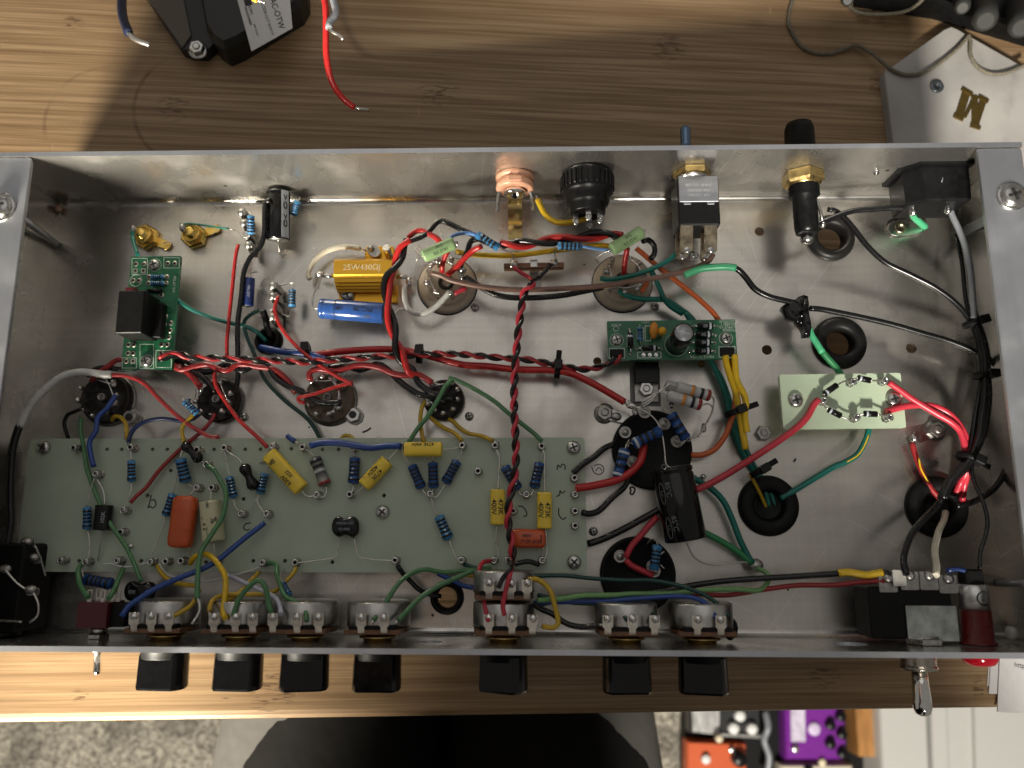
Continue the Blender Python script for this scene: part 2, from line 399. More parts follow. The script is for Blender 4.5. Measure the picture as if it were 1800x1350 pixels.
def hexnut(mb, c, d, r, h, bore, mi=0, ph=0, mh=None):
    u, v, d = frame(d); c = np.asarray(c, float)
    ring = lambda rad, t, n, p=0: [c + d * t + (u * math.cos(2 * math.pi * j / n + p) + v * math.sin(2 * math.pi * j / n + p)) * rad for j in range(n)]
    mb.rings([ring(r * .98, 0, 6, ph), ring(r, h * .15, 6, ph), ring(r, h * .8, 6, ph), ring(r * .88, h, 6, ph)], mi, smooth=False)
    mb.rings([ring(bore, h * .5, 12), ring(bore, h * 1.12, 12), ring(bore * .7, h * 1.2, 12)], mi if mh is None else mh)
    return mb
# ------------------------------------------------------------------ table
def table_material():
    m = bpy.data.materials.new('bamboo'); m.use_nodes = True; nt = m.node_tree; b = nt.nodes['Principled BSDF']; N = nt.nodes.new; K = nt.links.new
    tc = N('ShaderNodeTexCoord'); co = tc.outputs['Object']
    def mp(s, l=(0, 0, 0), r=0):
        q = N('ShaderNodeMapping'); q.inputs['Scale'].default_value = s; q.inputs['Location'].default_value = l; q.inputs['Rotation'].default_value = (0, 0, r); K(co, q.inputs[0]); return q.outputs[0]
    def noise(v, sc=1, d=5, dist=0):
        q = N('ShaderNodeTexNoise'); q.inputs['Scale'].default_value = sc; q.inputs['Detail'].default_value = d; q.inputs['Distortion'].default_value = dist; K(v, q.inputs['Vector']); return q.outputs['Fac']
    def rng(x, a, c, d, e, sm=False):
        q = N('ShaderNodeMapRange'); q.inputs['From Min'].default_value = a; q.inputs['From Max'].default_value = c; q.inputs['To Min'].default_value = d; q.inputs['To Max'].default_value = e
        if sm: q.interpolation_type = 'SMOOTHSTEP'
        K(x, q.inputs['Value']); return q.outputs[0]
    def ma(op, a, c=None):
        q = N('ShaderNodeMath'); q.operation = op
        for i, x in enumerate((a, c)):
            if x is None: continue
            if isinstance(x, (int, float)): q.inputs[i].default_value = x
            else: K(x, q.inputs[i])
        return q.outputs[0]
    def mix(f, a, c):
        q = N('ShaderNodeMix'); q.data_type = 'RGBA'
        if isinstance(f, float): q.inputs['Factor'].default_value = f
        else: K(f, q.inputs['Factor'])
        for s, x in (('A', a), ('B', c)):
            if isinstance(x, tuple): q.inputs[s].default_value = (*x, 1)
            else: K(x, q.inputs[s])
        return q.outputs['Result']
    sp = N('ShaderNodeSeparateXYZ'); K(co, sp.inputs[0]); X, Y = sp.outputs[0], sp.outputs[1]
    # laminated strips 6 to 20 mm wide, each with its own tone
    row = ma('FLOOR', ma('MULTIPLY', ma('ADD', Y, rng(noise(mp((.3, 20, 1)), 1, 0), 0, 1, -.003, .003)), 70))
    wn = N('ShaderNodeTexWhiteNoise'); wn.noise_dimensions = '2D'
    col = ma('FLOOR', ma('MULTIPLY', ma('ADD', X, ma('MULTIPLY', row, .377)), 1.1))
    cb = N('ShaderNodeCombineXYZ'); K(row, cb.inputs[0]); K(col, cb.inputs[1]); K(cb.outputs[0], wn.inputs['Vector'])
    tone = wn.outputs['Value']
    fib = noise(mp((16, 1100, 1)), 1, 4); fib2 = noise(mp((9, 420, 1), (3, 1, 0)), 1, 6); broad = noise(mp((1.5, 9, 1)), 1, 3)
    c = mix(tone, (.315, .215, .122), (.385, .268, .155))
    c = mix(rng(fib2, .40, .64, 0, .75), c, (.15, .085, .038))
    c = mix(rng(fib, .46, .68, 0, .62), c, (.12, .066, .03))
    c = mix(rng(broad, .35, .7, 0, .35), c, (.30, .18, .08))
    # bamboo knuckles: short ragged dark dashes around a few spots
    kn = None
    for (px, py, sx, sy) in ((305, 190, .009, .008), (770, 160, .012, .010), (1175, 85, .010, .009), (1545, 30, .016, .008), (1545, 150, .006, .01), (130, 40, .006, .004), (480, 1215, .010, .012), (395, 1232, .0025, .002), (140, 1222, .004, .003), (1720, 1210, .003, .006), (1450, 1190, .008, .006)):
        o = G @ (PT(px, py) - TO) * .001
        dx = ma('DIVIDE', ma('SUBTRACT', X, float(o[0])), sx); dy = ma('DIVIDE', ma('SUBTRACT', Y, float(o[1])), sy)
        d2 = ma('ADD', ma('MULTIPLY', dx, dx), ma('MULTIPLY', dy, dy)); k = rng(d2, .25, 1.2, 1, 0, True)
        kn = k if kn is None else ma('MAXIMUM', kn, k)
    dash = noise(mp((110, 620, 1)), 1, 3, 1.2)
    c = mix(ma('MULTIPLY', kn, rng(dash, .5, .6, 0, .8)), c, (.085, .045, .02))
    # old cup rings
    for (px, py, rx, th, st) in ((352, 190, 31., .0011, .5), (190, 215, 29., .0010, .38)):
        o = G @ (PT(px, py) - TO) * .001
        dx = ma('SUBTRACT', X, float(o[0])); dy = ma('SUBTRACT', Y, float(o[1]))
        d = ma('SQRT', ma('ADD', ma('MULTIPLY', dx, dx), ma('MULTIPLY', dy, dy)))
        e = ma('ABSOLUTE', ma('SUBTRACT', d, rx * .001)); k = rng(e, th * .45, th * 1.2, st, 0, True)
        k = ma('MULTIPLY', k, rng(noise(mp((40, 40, 1)), 1, 2), .4, .55, .15, 1))
        k = ma('MULTIPLY', k, rng(dx, -.002, .006, 1, 0))
        c = mix(k, c, (.11, .045, .025))
    # pale scratches
    scr = noise(mp((500, 40, 1), (0, 0, 0), .7), 1, 2)
    c = mix(rng(scr, .74, .78, 0, .25), c, (.65, .45, .25))
    K(c, b.inputs['Base Color'])
    K(rng(fib2, .3, .7, .42, .58), b.inputs['Roughness']); b.inputs['Specular IOR Level'].default_value = .35
    bp = N('ShaderNodeBump'); bp.inputs['Strength'].default_value = .25; bp.inputs['Distance'].default_value = .0002; K(fib2, bp.inputs['Height']); K(bp.outputs[0], b.inputs['Normal'])
    return m
BAMBOO = table_material()
def tp(x, y, h): return TABLE_EDGE + TX * x + TY * y + TN * h
mb = MB()
prof = [(900, 0), (0 + 4, 0), (2.2, -.5), (.8, -1.6), (0, -4), (0, -20), (2.5, -23), (900, -23)]
rs = []
for x in (-900, 1400): rs.append([tp(x, y, h) for y, h in prof])
mb.rings(rs, 0, smooth=False)
o = solo('table', mb, BAMBOO, None, None, loc=TO.copy(), kind='structure')
# ------------------------------------------------------------------ chassis
T = 2.0
ch = thing('amplifier_chassis', 'open bare aluminium amplifier chassis lying upside down on the bamboo table', 'chassis', V(0, W / 2, -T))
def fl(px, py): p = P(px, py, 0); return p[0], p[1]
floor_holes = []
GROM = {'a': (1459, 419, 10.6, 5.8), 'b': (1474, 603, 11.7, 5.6), 'c': (1350, 889, 12.6, 6.0), 'd': (1645, 891, 12.8, 6.0), 'e': (473, 600, 6.2, 3.0), 'f': (786, 1050, 7.0, 4.2)}
for k in GROM:
    x, y = fl(*GROM[k][:2]); floor_holes.append(circ(x, y, GROM[k][3] + 1.6))
for px, py, r in ((1335, 407, 2.1), (1348, 615, 2.2), (1602, 612, 2.3), (1050, 635, 1.8), (1233, 640, 1.6)):
    x, y = fl(px, py); floor_holes.append(circ(x, y, r, 16))
B = 2.6
mb = MB().plate([(-HX, B), (HX, B), (HX, W - B), (-HX, W - B)], floor_holes, V(0, 0, 0), V(1, 0, 0), V(0, 1, 0), V(0, 0, 1), T)
part(ch, 'floor_plate', mb, ALU)
def bend(y, s):
    rs = []
    arc = [(y - s * B + s * B * math.sin(a), B - B * math.cos(a)) for a in np.linspace(0, math.pi / 2, 7)]
    o2 = [(y - s * B + s * (B + T) * math.sin(a), B - (B + T) * math.cos(a)) for a in np.linspace(math.pi / 2, 0, 7)]
    for x in (-HX - T, HX + T): rs.append([V(x, a, z) for a, z in arc + o2])
    return MB().rings(rs, smooth=False)
part(ch, 'bend', bend(W, 1), ALUW); part(ch, 'bend', bend(0, -1), ALUW)
RIM = D
mb = MB().plate([(-HX - T, B), (HX + T, B), (HX + T, RIM), (-HX - T, RIM)], [], V(0, W + T, 0), V(1, 0, 0), V(0, 0, 1), V(0, 1, 0), T, 0, 1)
part(ch, 'back_wall', mb, [ALUW, ALUR])
fh = []
for px, py, r in ((758, 1128, 4.2), (1495, 1132, 6.2)):
    q = PY(px, py, 0); fh.append(circ(q[0], q[2], r, 20))
mb = MB().plate([(-HX - T, B), (HX + T, B), (HX + T, RIM), (-HX - T, RIM)], fh, V(0, 0, 0), V(1, 0, 0), V(0, 0, 1), V(0, 1, 0), T, 0, 1)
part(ch, 'front_wall', mb, [ALUW, ALUR])
FW = 15.15
for s in (-1, 1):
    mb = MB().rbox(V(s * (HX + T / 2 + .02), W / 2, RIM / 2 - T - .6), T, W - .3, RIM - 1.0, rad=.05, bev=.03)
    part(ch, 'end_wall', mb, ALUW)
    mb = MB().rbox(V(s * (HX + T - (FW + T) / 2), W / 2, RIM - T / 2 - .5), FW + T, W - .4, T, rad=.9, bev=.3)
    f = part(ch, 'flange', mb, ALUR)
    # corner braces between end wall and floor
    for (a, b, r) in (((-1, V(-HX + .5, 172, 34), V(-HX + 1.5, 168, 1.5)), 0, 1.6),) if s < 0 else ():
        pass
# slanting brace rods at the ends
def brace(a, b, r, name='brace'):
    part(ch, name, MB().cyl(a, b, r, 10), ALUR)
brace(P(40, 384, 30), P(98, 428, 1.2), 1.5)
u = un(P(1742, 384, 26) - P(1694, 408, 1.5))
part(ch, 'brace', MB().rbox((P(1742, 384, 26) + P(1694, 406, 1.5)) / 2, np.linalg.norm(P(1742, 384, 26) - P(1694, 406, 1.5)), 4.2, 1.2, u, V(0, 1, 0), rad=.2, bev=.1), ALUR)
brace(P(1757, 1025, 1.2), P(1812, 1026, 34), 1.5)
part(ch, 'weld_bead', MB().ball(P(103, 366, 2), 1.7, 10, 0, (1, 1, 1.2)), mat('copper_bead', (.45, .30, .2), .5, .3))
part(ch, 'bright_oval_disc', MB().lathe(P(1777, 1113, 14), V(-1, 0, 0), [(2.6, -1.5), (2.6, .8), (1.8, 1.4), (.1, 1.5)], 16), mat('bright_oval_white', (.7, .7, .68), .4))  # added white disc, stands in for a bright oval on the end wall
# cover screws on the flanges
def pan_head(mb, c, r, d=(0, 0, 1), mi=0, h=None, ph=.3, cross=True):
    u, v, d = frame(d); h = h or r * .55; c = np.asarray(c, float)
    mb.lathe(c, d, [(r, 0), (r, h * .25), (r * .93, h * .6), (r * .72, h * .9), (r * .4, h), (.01, h)], 18, mi, caps=(True, False))
    if cross:
        for a in (ph, ph + math.pi / 2):
            e = u * math.cos(a) + v * math.sin(a); g = np.cross(d, e)
            mb.rbox(c + d * (h * .98), r * 1.15, r * .26, h * .22, e, g, rad=.02, bev=.01, mi=mi + 1)
    return mb
CROSSM = mat('screw_recess', (.05, .048, .045), .5, .6)
for px, py, r in ((1778, 345, 4.4), (2, 365, 4.6)):
    c = P(px, py, RIM); m2 = MB().lathe(P(px, py, RIM - .5), V(0, 0, 1), [(r * 1.35, 0), (r * 1.35, .5), (r * 1.1, .7), (.01, .7)], 24)
    t = part(ch, 'washer', m2, STEEL)
    part(ch, 'screw', pan_head(MB(), c + V(0, 0, .1), r, h=2.4), [STEEL, CROSSM])
def grommet(k, label, plug=False):
    px, py, ro, ri = GROM[k]; c = P(px, py, 0)
    prof = [(ri, -3.5), (ri, 1.0), (ri + .35, 2.2), (ri + 1.1, 3.0), ((ro + ri) / 2, 3.3), (ro - 1.2, 2.8), (ro - .3, 1.8), (ro, .7), (ro - .1, .02), (ri + 1.5, .02), (ri + 1.5, -2.1), (ro - 1.5, -2.1), (ro - 1, -3.4), (ri, -3.5)]
    t = thing('cable_grommet', label, 'grommet', c, 'rubber grommets in the chassis floor')
    part(t, 'rim', MB().lathe(c, V(0, 0, 1), prof, 36, caps=(False, False)), BLKM if plug else RUB)
    if plug: part(t, 'dark_bore_disc', MB().lathe(c, V(0, 0, 1), [(ri - .02, -3.3), (ri - .02, .4), (ri * .8, -.4), (.01, -1)], 24, caps=(True, False)), BLKM)  # black disc added in the bore to stand for the dark below the hole
    return t
grommet('a', 'empty open black rubber grommet below the long black fuse holder')
grommet('b', 'open black rubber grommet just above the pale green diode board')
grommet('c', 'large black grommet swallowing the teal and yellow wire bundle', True)
grommet('d', 'large black grommet at lower right taking the red, white and black mains wires', True)
grommet('e', 'small black grommet beside the left terminal strip with a blue sleeve over it', True)
grommet('f', 'small black grommet between the turret board and the double potentiometer')
# floor screws and nuts: fastened to the chassis
for px, py, r in ((429, 733, 2.0), (825, 732, 1.9), (1043, 934, 1.9), (835, 541, 1.9), (1151, 540, 1.9)):
    part(ch, 'screw', pan_head(MB(), P(px, py, .05), r, h=2.2), [STEEL, CROSSM])
for px, py, r in ((1340, 762, 3.4),):
    c = P(px, py, .05); part(ch, 'nut', hexnut(MB(), c, V(0, 0, 1), r, 2.6, 1.5), DULL)
for px, py in ((1540, 303), (1236, 838)):
    part(ch, 'solder_bead', MB().ball(P(px, py, 1.2) if py > 400 else PY(px, py, W - .4), 1.3, 8), SOLDER)
# ------------------------------------------------------------------ turret board
ZB = 10.0                                # top of the turret board
def quad_board(root, name, px, z, th, m, rad=1.0, holes=()):
    pts = [P(x, y, z) for x, y in px]; c = sum(pts) / 4
    u = un((pts[1] - pts[0]) + (pts[2] - pts[3])); v = un((pts[0] - pts[3]) + (pts[1] - pts[2])); v = un(v - u * np.dot(u, v))
    dx = (np.linalg.norm(pts[1] - pts[0]) + np.linalg.norm(pts[2] - pts[3])) / 2; dy = (np.linalg.norm(pts[0] - pts[3]) + np.linalg.norm(pts[1] - pts[2])) / 2
    out = []
    for k, (sx, sy) in enumerate(((1, 1), (-1, 1), (-1, -1), (1, -1))):
        for i in range(4):
            a = math.pi / 2 * (k + i / 3); out.append((sx * (dx / 2 - rad) + rad * math.cos(a), sy * (dy / 2 - rad) + rad * math.sin(a)))
    hl = []
    for hx, hy, r in holes:
        q = P(hx, hy, z) - c; hl.append(circ(np.dot(q, u), np.dot(q, v), r, 12))
    mb = MB().plate(out, hl, c, u, v, V(0, 0, 1), th)
    return part(root, name, mb, m), c, u, v, dx, dy
tb = thing('turret_board', 'long pale green turret board with rows of metal turrets at lower left', 'circuit board', P(540, 888, 0))
BH = [(188, 790), (214, 790), (268, 790), (294, 790), (376, 790), (431, 790), (458, 790), (512, 789), (567, 790), (595, 790), (259, 871), (300, 827), (428, 877), (675, 871), (139, 986), (248, 986), (445, 986), (501, 986), (584, 988), (362, 988), (640, 790)]
bp_, *_ = quad_board(tb, 'panel', [(57, 771), (1027, 769), (1033, 1007), (22, 1005)], ZB, 2.2, BOARD, 1.5, [(x, y, .82) for x, y in BH])
def turret(mb):
    mb.lathe(V(0, 0, 0), V(0, 0, 1), [(1.75, 0), (1.75, .35), (1.15, .6), (1.0, 1.6), (1.35, 1.75), (1.35, 2.3), (1.0, 2.45), (.95, 3.5), (1.4, 3.65), (1.4, 4.5), (1.25, 4.65), (.72, 4.65), (.72, 3.4), (.01, 3.3)], 14, [0] * 11 + [1, 1], caps=(True, False))
def turret_sold(mb):
    turret(mb); mb.ball(V(.2, -.2, 2.6), 1.75, 8, 0, (1, .9, .9)); mb.ball(V(-.6, .7, 3.6), .95, 8)
BORE = mat('turret_bore', (.03, .028, .025), .5, .5)
TUR = [(167, 833), (228, 786), (215, 897), (211, 935), (149, 988), (205, 986), (263, 988), (290, 987), (317, 986), (345, 857), (371, 857), (361, 816), (393, 787), (478, 784), (531, 786), (619, 787), (423, 903), (468, 903), (378, 985), (461, 989), (518, 989), (556, 870), (614, 869), (694, 985), (756, 868), (812, 783), (840, 828), (870, 783), (952, 784), (925, 869), (902, 898), (811, 985), (868, 985), (893, 985), (953, 985), (1010, 840), (1011, 869), (1011, 898), (1011, 924), (128, 787), (105, 985), (704, 783), (345, 790)]
SOLDERED = {0, 2, 4, 5, 6, 9, 11, 13, 16, 17, 21, 24, 29, 31, 32, 33, 34, 36, 40, 19}
ZT = ZB + 4.6
for i, (x, y) in enumerate(TUR):
    p = P(x, y, ZT); p[2] = ZB
    shared(tb, 'turret', 'ts' if i in SOLDERED else 't', turret_sold if i in SOLDERED else turret, [STEEL, BORE], p, random.uniform(0, 6))
for px, py, r in ((78, 787, 2.9), (1008, 787, 2.9), (673, 900, 2.9), (1009, 988, 2.9), (52, 984, 2.9)):
    part(tb, 'screw', pan_head(MB(), P(px, py, ZB + .05), r, h=1.9, ph=random.uniform(0, 1.5)), [STEEL, CROSSM])
for px, py in ((78, 787), (1008, 787), (673, 900), (1009, 988), (52, 984)):
    a = P(px, py, ZB - 2.3); part(tb, 'standoff', MB().cyl(V(a[0], a[1], .05), a, 2.4, 10), DULL)
def stroke(root, txt, z, w=.5, m=INK, name='marker_writing'):
    mb = MB()
    for s in txt.split('|'):
        pts = spline([P(*a) for a in parse(s)], .5)
        for i in range(len(pts) - 1):
            pass
        # flat ribbon of ink
        L_, R_ = [], []
        for i, p in enumerate(pts):
            t = un(pts[min(i + 1, len(pts) - 1)] - pts[max(i - 1, 0)]); nn = np.cross(V(0, 0, 1), t)
            L_.append(p + nn * w); R_.append(p - nn * w)
        n = len(pts); mb.add(L_ + R_, [[i, i + 1, n + i + 1, n + i] for i in range(n - 1)], 0, False)
    return part(root, name, mb, m)
zi = ZB + .05
for t in ('979,826,%g 981,817 985,822 988,816 993,818 993,826', '978,873,%g 984,869 984,862 988,867 993,863', '982,893,%g 983,906 990,913 995,909', '266,870,%g 263,884 260,893 264,890 268,893 274,888 271,878 266,880', '910,890,%g 917,890 924,897 926,906 920,908', '441,919,%g 432,921 428,928 434,932 439,930'):
    stroke(tb, t % zi, zi, .25)
part(tb, 'solder_blob', MB().ball(P(228, 960, ZB + .4), 1.5, 8, 0, (1.2, .8, .7)), SOLDER)
# ------------------------------------------------------------------ small components
def lead(root, txt, r=.28, m=None): return part(root, 'lead', MB().tube(path(txt, .8), r, 6), m or LEAD)
def resistor(p0, p1, dia, label, leads=(), body=None, bands=(.2, .35, .5, .65, .84), bm=None, group='metal film resistors', name='resistor', cat='resistor', bulge=.12):
    a, b = P(*p0), P(*p1); d = b - a; h = np.linalg.norm(d); r = dia / 2
    loc = (a + b) / 2 - V(0, 0, r); t = thing(name, label, cat, loc, group)
    bw = .045; pr = [(.3, -.02 * h), (r * .8, 0), (r * (1 + bulge), h * .05), (r * (1 + bulge), h * .14), (r, h * .2)]; ms = [0, 0, 0, 0]
    bands = sorted(bands)
    prof = [(0, .3), (.001, r * .8), (.05, r * (1 + bulge))]; mm = [0, 0]; pos = .05
    def rad(t): return r * (1 + bulge) if (t < .17 or t > .83) else r
    for k, q in enumerate(bands):
        prof += [(q - bw, rad(q) * 1.0)]; mm.append(0)
        prof += [(q - bw, rad(q) * 1.02), (q + bw, rad(q) * 1.02)]; mm += [1 + (k if bm and len(bm) > 1 else 0)] * 2
        prof += [(q + bw, rad(q))]; mm.append(1 + (k if bm and len(bm) > 1 else 0))
    prof += [(.95, r * (1 + bulge)), (.999, r * .8), (1, .3)]; mm += [0, 0, 0]
    mb = MB().lathe(a, d, [(q, t * h) for t, q in prof], 14, mm)
    part(t, 'body', mb, [body or RESB] + list(bm or [BAND]))
    for l in leads: lead(t, l)
    return t
ZR = ZB + 3.0
GF = 'blue banded resistors on the turret board'
resistor((231, 809, ZR + 1), (231, 847, ZR), 3.0, 'light blue banded resistor standing upright below a turret near the board left end', ('231,809,%g 230,798 229,790,%g' % (ZR + 1, ZT - 1), '231,847,%g 230,865 222,884 216,895,%g' % (ZR, ZT - 1)), group=GF)
resistor((153, 891, ZR), (153, 931, ZR), 3.1, 'blue banded resistor left of the small black film capacitor', ('153,891,%g 158,865 166,840,%g' % (ZR, ZT - 1), '154,931,%g 157,950 156,975 152,986,%g' % (ZR, ZT - 1)), group=GF)
resistor((317, 806, ZR + 2), (327, 848, ZR), 4.3, 'fat blue resistor above the big orange capacitor', ('317,806,%g 318,797 322,788,14' % (ZR + 2), '327,848,%g 334,853 343,857,%g' % (ZR, ZT - 1)), group=GF, body=RESB)
resistor((304, 868, ZR), (291, 907, ZR), 3.2, 'slanting blue resistor touching the left side of the big orange capacitor', ('304,868,%g 308,850 314,815 322,790,15' % ZR, '291,907,%g 285,930 273,960 264,985,%g' % (ZR, ZT - 1)), group=GF)
resistor((403, 838, ZR), (411, 875, ZR), 3.1, 'blue banded resistor left of the black dogbone on the turret board', ('403,838,%g 398,810 394,790,%g' % (ZR, ZT - 1), '411,875,%g 413,890 421,900,%g' % (ZR, ZT - 1)), group=GF)
resistor((466, 832, ZR), (457, 868, ZR), 3.2, 'blue banded resistor between the black dogbone and a yellow slanted capacitor', ('466,832,%g 471,815 476,790,%g' % (ZR, ZT - 1), '457,868,%g 452,880 462,898 467,903,%g' % (ZR, ZT - 1), '453,876,%g 440,893 433,902,%g' % (ZR, ZT - 2)), group=GF)
resistor((624, 804, ZR), (621, 850, ZR), 4.2, 'blue resistor hanging under the long blue sleeve in the board middle', ('624,804,%g 621,795 619,788,%g' % (ZR, ZT - 1), '621,850,%g 620,862 616,868,%g' % (ZR, ZT - 1)), group=GF, body=RESD)
resistor((724, 818, ZR), (741, 858, ZR), 3.9, 'leftmost of three blue resistors fanning out from one turret', ('724,818,%g 714,807 706,790,%g' % (ZR, ZT - 1), '741,858,%g 748,868 756,874,%g' % (ZR, ZT - 1)), group=GF, body=RESD)
resistor((761, 813, ZR), (762, 858, ZR), 3.9, 'middle one of three blue resistors fanning out from one turret', ('761,813,%g 761,806 760,798,%g' % (ZR, ZT), '762,858,%g 760,864 757,868,%g' % (ZR, ZT - 1)), group=GF, body=RESD)
resistor((804, 810, ZR), (783, 849, ZR), 3.9, 'rightmost of three blue resistors fanning out from one turret', ('804,810,%g 810,800 812,786,%g' % (ZR, ZT - 1), '783,849,%g 776,862 766,874 757,873,%g' % (ZR, ZT - 1)), group=GF, body=RESD)
resistor((771, 907, ZR), (789, 948, ZR), 4.0, 'pale blue resistor alone in the lower middle of the turret board', ('771,907,%g 764,895 757,872,%g' % (ZR, ZT - 1), '789,948,%g 795,965 803,982 809,986,%g' % (ZR, ZT - 1)), group=GF)
resistor((887, 820, ZR), (911, 860, ZR), 3.9, 'blue resistor half hidden under the vertical pink and black twist', ('887,820,%g 879,808 871,790,%g' % (ZR, ZT - 1), '911,860,%g 914,868 922,873,%g' % (ZR, ZT - 1)), group=GF, body=RESD)
resistor((949, 813, ZR), (939, 858, ZR), 3.9, 'blue resistor right of the vertical twist near the right turrets', ('949,813,%g 952,803 955,790,%g' % (ZR, ZT - 1), '939,858,%g 935,868 927,873,%g' % (ZR, ZT - 1)), group=GF, body=RESD)
resistor((149, 1018, 14), (198, 1027, 14), 4.3, 'dark blue resistor lying between two green wires over the dark red toggle switch', ('149,1018,14 145,1008 147,992,%g' % (ZT - 1),), group=GF, body=RESD)
resistor((496, 1024, 20), (509, 1047, 22), 2.5, 'small blue resistor hanging between the turret board and the third potentiometer', ('496,1024,20 492,1010 500,1002,15', '509,1047,22 515,1062 520,1075,28'), group=GF)
resistor((553, 804, ZR), (572, 853, ZR), 4.6, 'fat grey resistor with a red band beside the slanted yellow capacitor', ('553,804,%g 545,795 534,788,%g' % (ZR, ZT - 1), '572,853,%g 574,864 568,874 558,872,%g' % (ZR, ZT - 1)), body=GREYD, bands=(.15, .33, .5, .92), bm=[BAND, BAND, GREYR, BANDR], group=None)
resistor((324, 705, 16), (347, 727, 14), 3.0, 'small light blue resistor on the left edge of the second small tube socket', ('324,705,16 320,699 318,696,14', '347,727,14 352,727,13'), group=GF)
# resistors above the board
resistor((441, 379, 16), (441, 411, 12), 3.0, 'light blue resistor standing on the upper left terminal strip', ('441,379,16 437,371 430,370 426,378,11', '440,411,12 437,419 428,418 419,407,10'), bands=(.2, .38, .55, .68, .85), group='blue resistors above the turret board')
resistor((523, 354, 13), (516, 378, 9), 2.9, 'light blue resistor at the right side of the black electrolytic capacitor', ('523,354,13 527,347 520,345,10', '516,378,9 512,386,4'), group='blue resistors above the turret board')
resistor((514, 509, 10), (513, 540, 10), 2.9, 'light blue resistor looped onto the lower left terminal strip', ('514,509,10 517,498 505,499 487,503,9', '513,540,10 508,556 497,552 488,549,8'), group='blue resistors above the turret board')
resistor((838, 412, 24), (877, 436, 22), 3.3, 'bright blue resistor slanting between the left power socket and middle terminal strip', ('877,436,22 890,441 902,448 903,456,14',), bands=(.25, .42, .58, .75), group='blue resistors above the turret board')
resistor((980, 432, 22), (1022, 433, 22), 3.2, 'bright blue resistor lying over the yellow wire beside the right power socket', ('980,432,22 975,440 977,455,14',), bands=(.2, .38, .55, .72, .88), group='blue resistors above the turret board')
resistor((1113, 781, 14), (1162, 757, 14), 4.3, 'dark blue resistor slanting across the upper can capacitor base', ('1113,781,14 1107,778 1103,788,12', '1162,757,14 1168,754,10'), body=RESD, bands=(.1, .3, .5, .7), bm=[BANDW, BAND, BAND, BAND], group='dark blue resistors on the can capacitors')
resistor((1179, 727, 13), (1206, 772, 12), 4.4, 'dark blue resistor at the right rim of the upper can capacitor base', ('1179,727,13 1172,722 1165,720,10', '1206,772,12 1210,776 1216,770 1221,760,14'), body=RESD, bands=(.2, .5, .75), group='dark blue resistors on the can capacitors')
resistor((1099, 789, 12), (1085, 839, 12), 4.2, 'dark blue resistor hanging down the left rim of the upper can capacitor base', ('1099,789,12 1102,780 1107,772,10',), body=RESD, bands=(.15, .35, .6, .9), bm=[BANDW, BAND, BAND, BANDW], group='dark blue resistors on the can capacitors')
resistor((1156, 958, 10), (1149, 1002, 10), 3.7, 'dark blue resistor on the lower can capacitor base', ('1156,958,10 1152,948 1143,949 1137,957,6', '1149,1002,10 1148,1010,6', '1160,975,9 1168,969,9', '1160,992,8 1168,1000,8'), body=RESB, bands=(.25, .4, .55, .7), group='dark blue resistors on the can capacitors')
GB = [BANDO, BAND, BANDR]
for (a, b, lab) in (((1190, 680, 16), (1249, 696, 15), 'upper right of the grey power resistors with orange and black bands'), ((1174, 695, 17), (1233, 712, 16), 'front one of the grey power resistors lying above the can capacitor'), ((1170, 677, 12), (1222, 688, 11), 'third grey power resistor mostly hidden behind the other two')):
    resistor(a, b, 4.6, lab, body=GREYR, bands=(.45, .72, .92), bm=GB, group='grey power resistors', bulge=.05)
o = thing('lead_bundle', 'twisted bare leads of the grey power resistors running to the can capacitor', 'wire', P(1240, 740, 8))
for l in ('1190,680,16 1178,675 1168,682 1150,697 1130,712,14', '1174,695,17 1166,690 1155,690 1142,698 1130,706 1128,715,14', '1170,677,12 1160,686 1145,705 1128,716,13', '1249,696,15 1254,700 1254,712 1250,728 1243,741 1236,755 1226,768,9', '1233,712,16 1246,710 1253,718 1247,735 1240,746 1232,757,9', '1236,757,9 1222,768 1210,770 1199,781 1195,786,6'):
    lead(o, l, .36)
part(o, 'solder_blob', MB().ball(P(1237, 752, 9), 1.1, 8, 0, (1, 2.0, 1)), SOLDER)
# green wire-wound resistors over the power sockets
for k, (a, b, leads, lab) in enumerate((((743, 451, 26), (799, 426, 26), ('743,451,26 735,445 731,437 737,433 741,441 737,452 730,458,20', '799,426,26 804,426 802,434,22'), 'pale green wire-wound resistor over the left power tube socket'), ((1075, 439, 26), (1129, 407, 26), ('1075,439,26 1058,446 1048,455 1052,462,16', '1129,407,26 1134,404,26'), 'pale green wire-wound resistor over the right power tube socket'))):
    A, Bp = P(*a), P(*b); d = un(Bp - A); h = np.linalg.norm(Bp - A); t = thing('wirewound_resistor', lab, 'resistor', (A + Bp) / 2 - V(0, 0, 2.7), 'green wire-wound resistors')
    R_ = 2.75
    part(t, 'body', MB().lathe(A, d, [(R_ * .75, 0), (R_ * .97, .5), (R_, 1.2), (R_ * .97, h / 2), (R_, h - 1.2), (R_ * .97, h - .5), (R_ * .75, h)], 20), GREENR)
    mbt = MB(); mid = (A + Bp) / 2; up = un(CAM - mid)
    text_cyl(mbt, '5W', mid, -d, up, R_, 2.0, off=(-.5, -1.4)); text_cyl(mbt, '1KΩ 5%', mid, -d, up, R_, 2.0, off=(-.5, .9))
    part(t, 'print', mbt, INK)
    for l in leads: lead(t, l, .35)
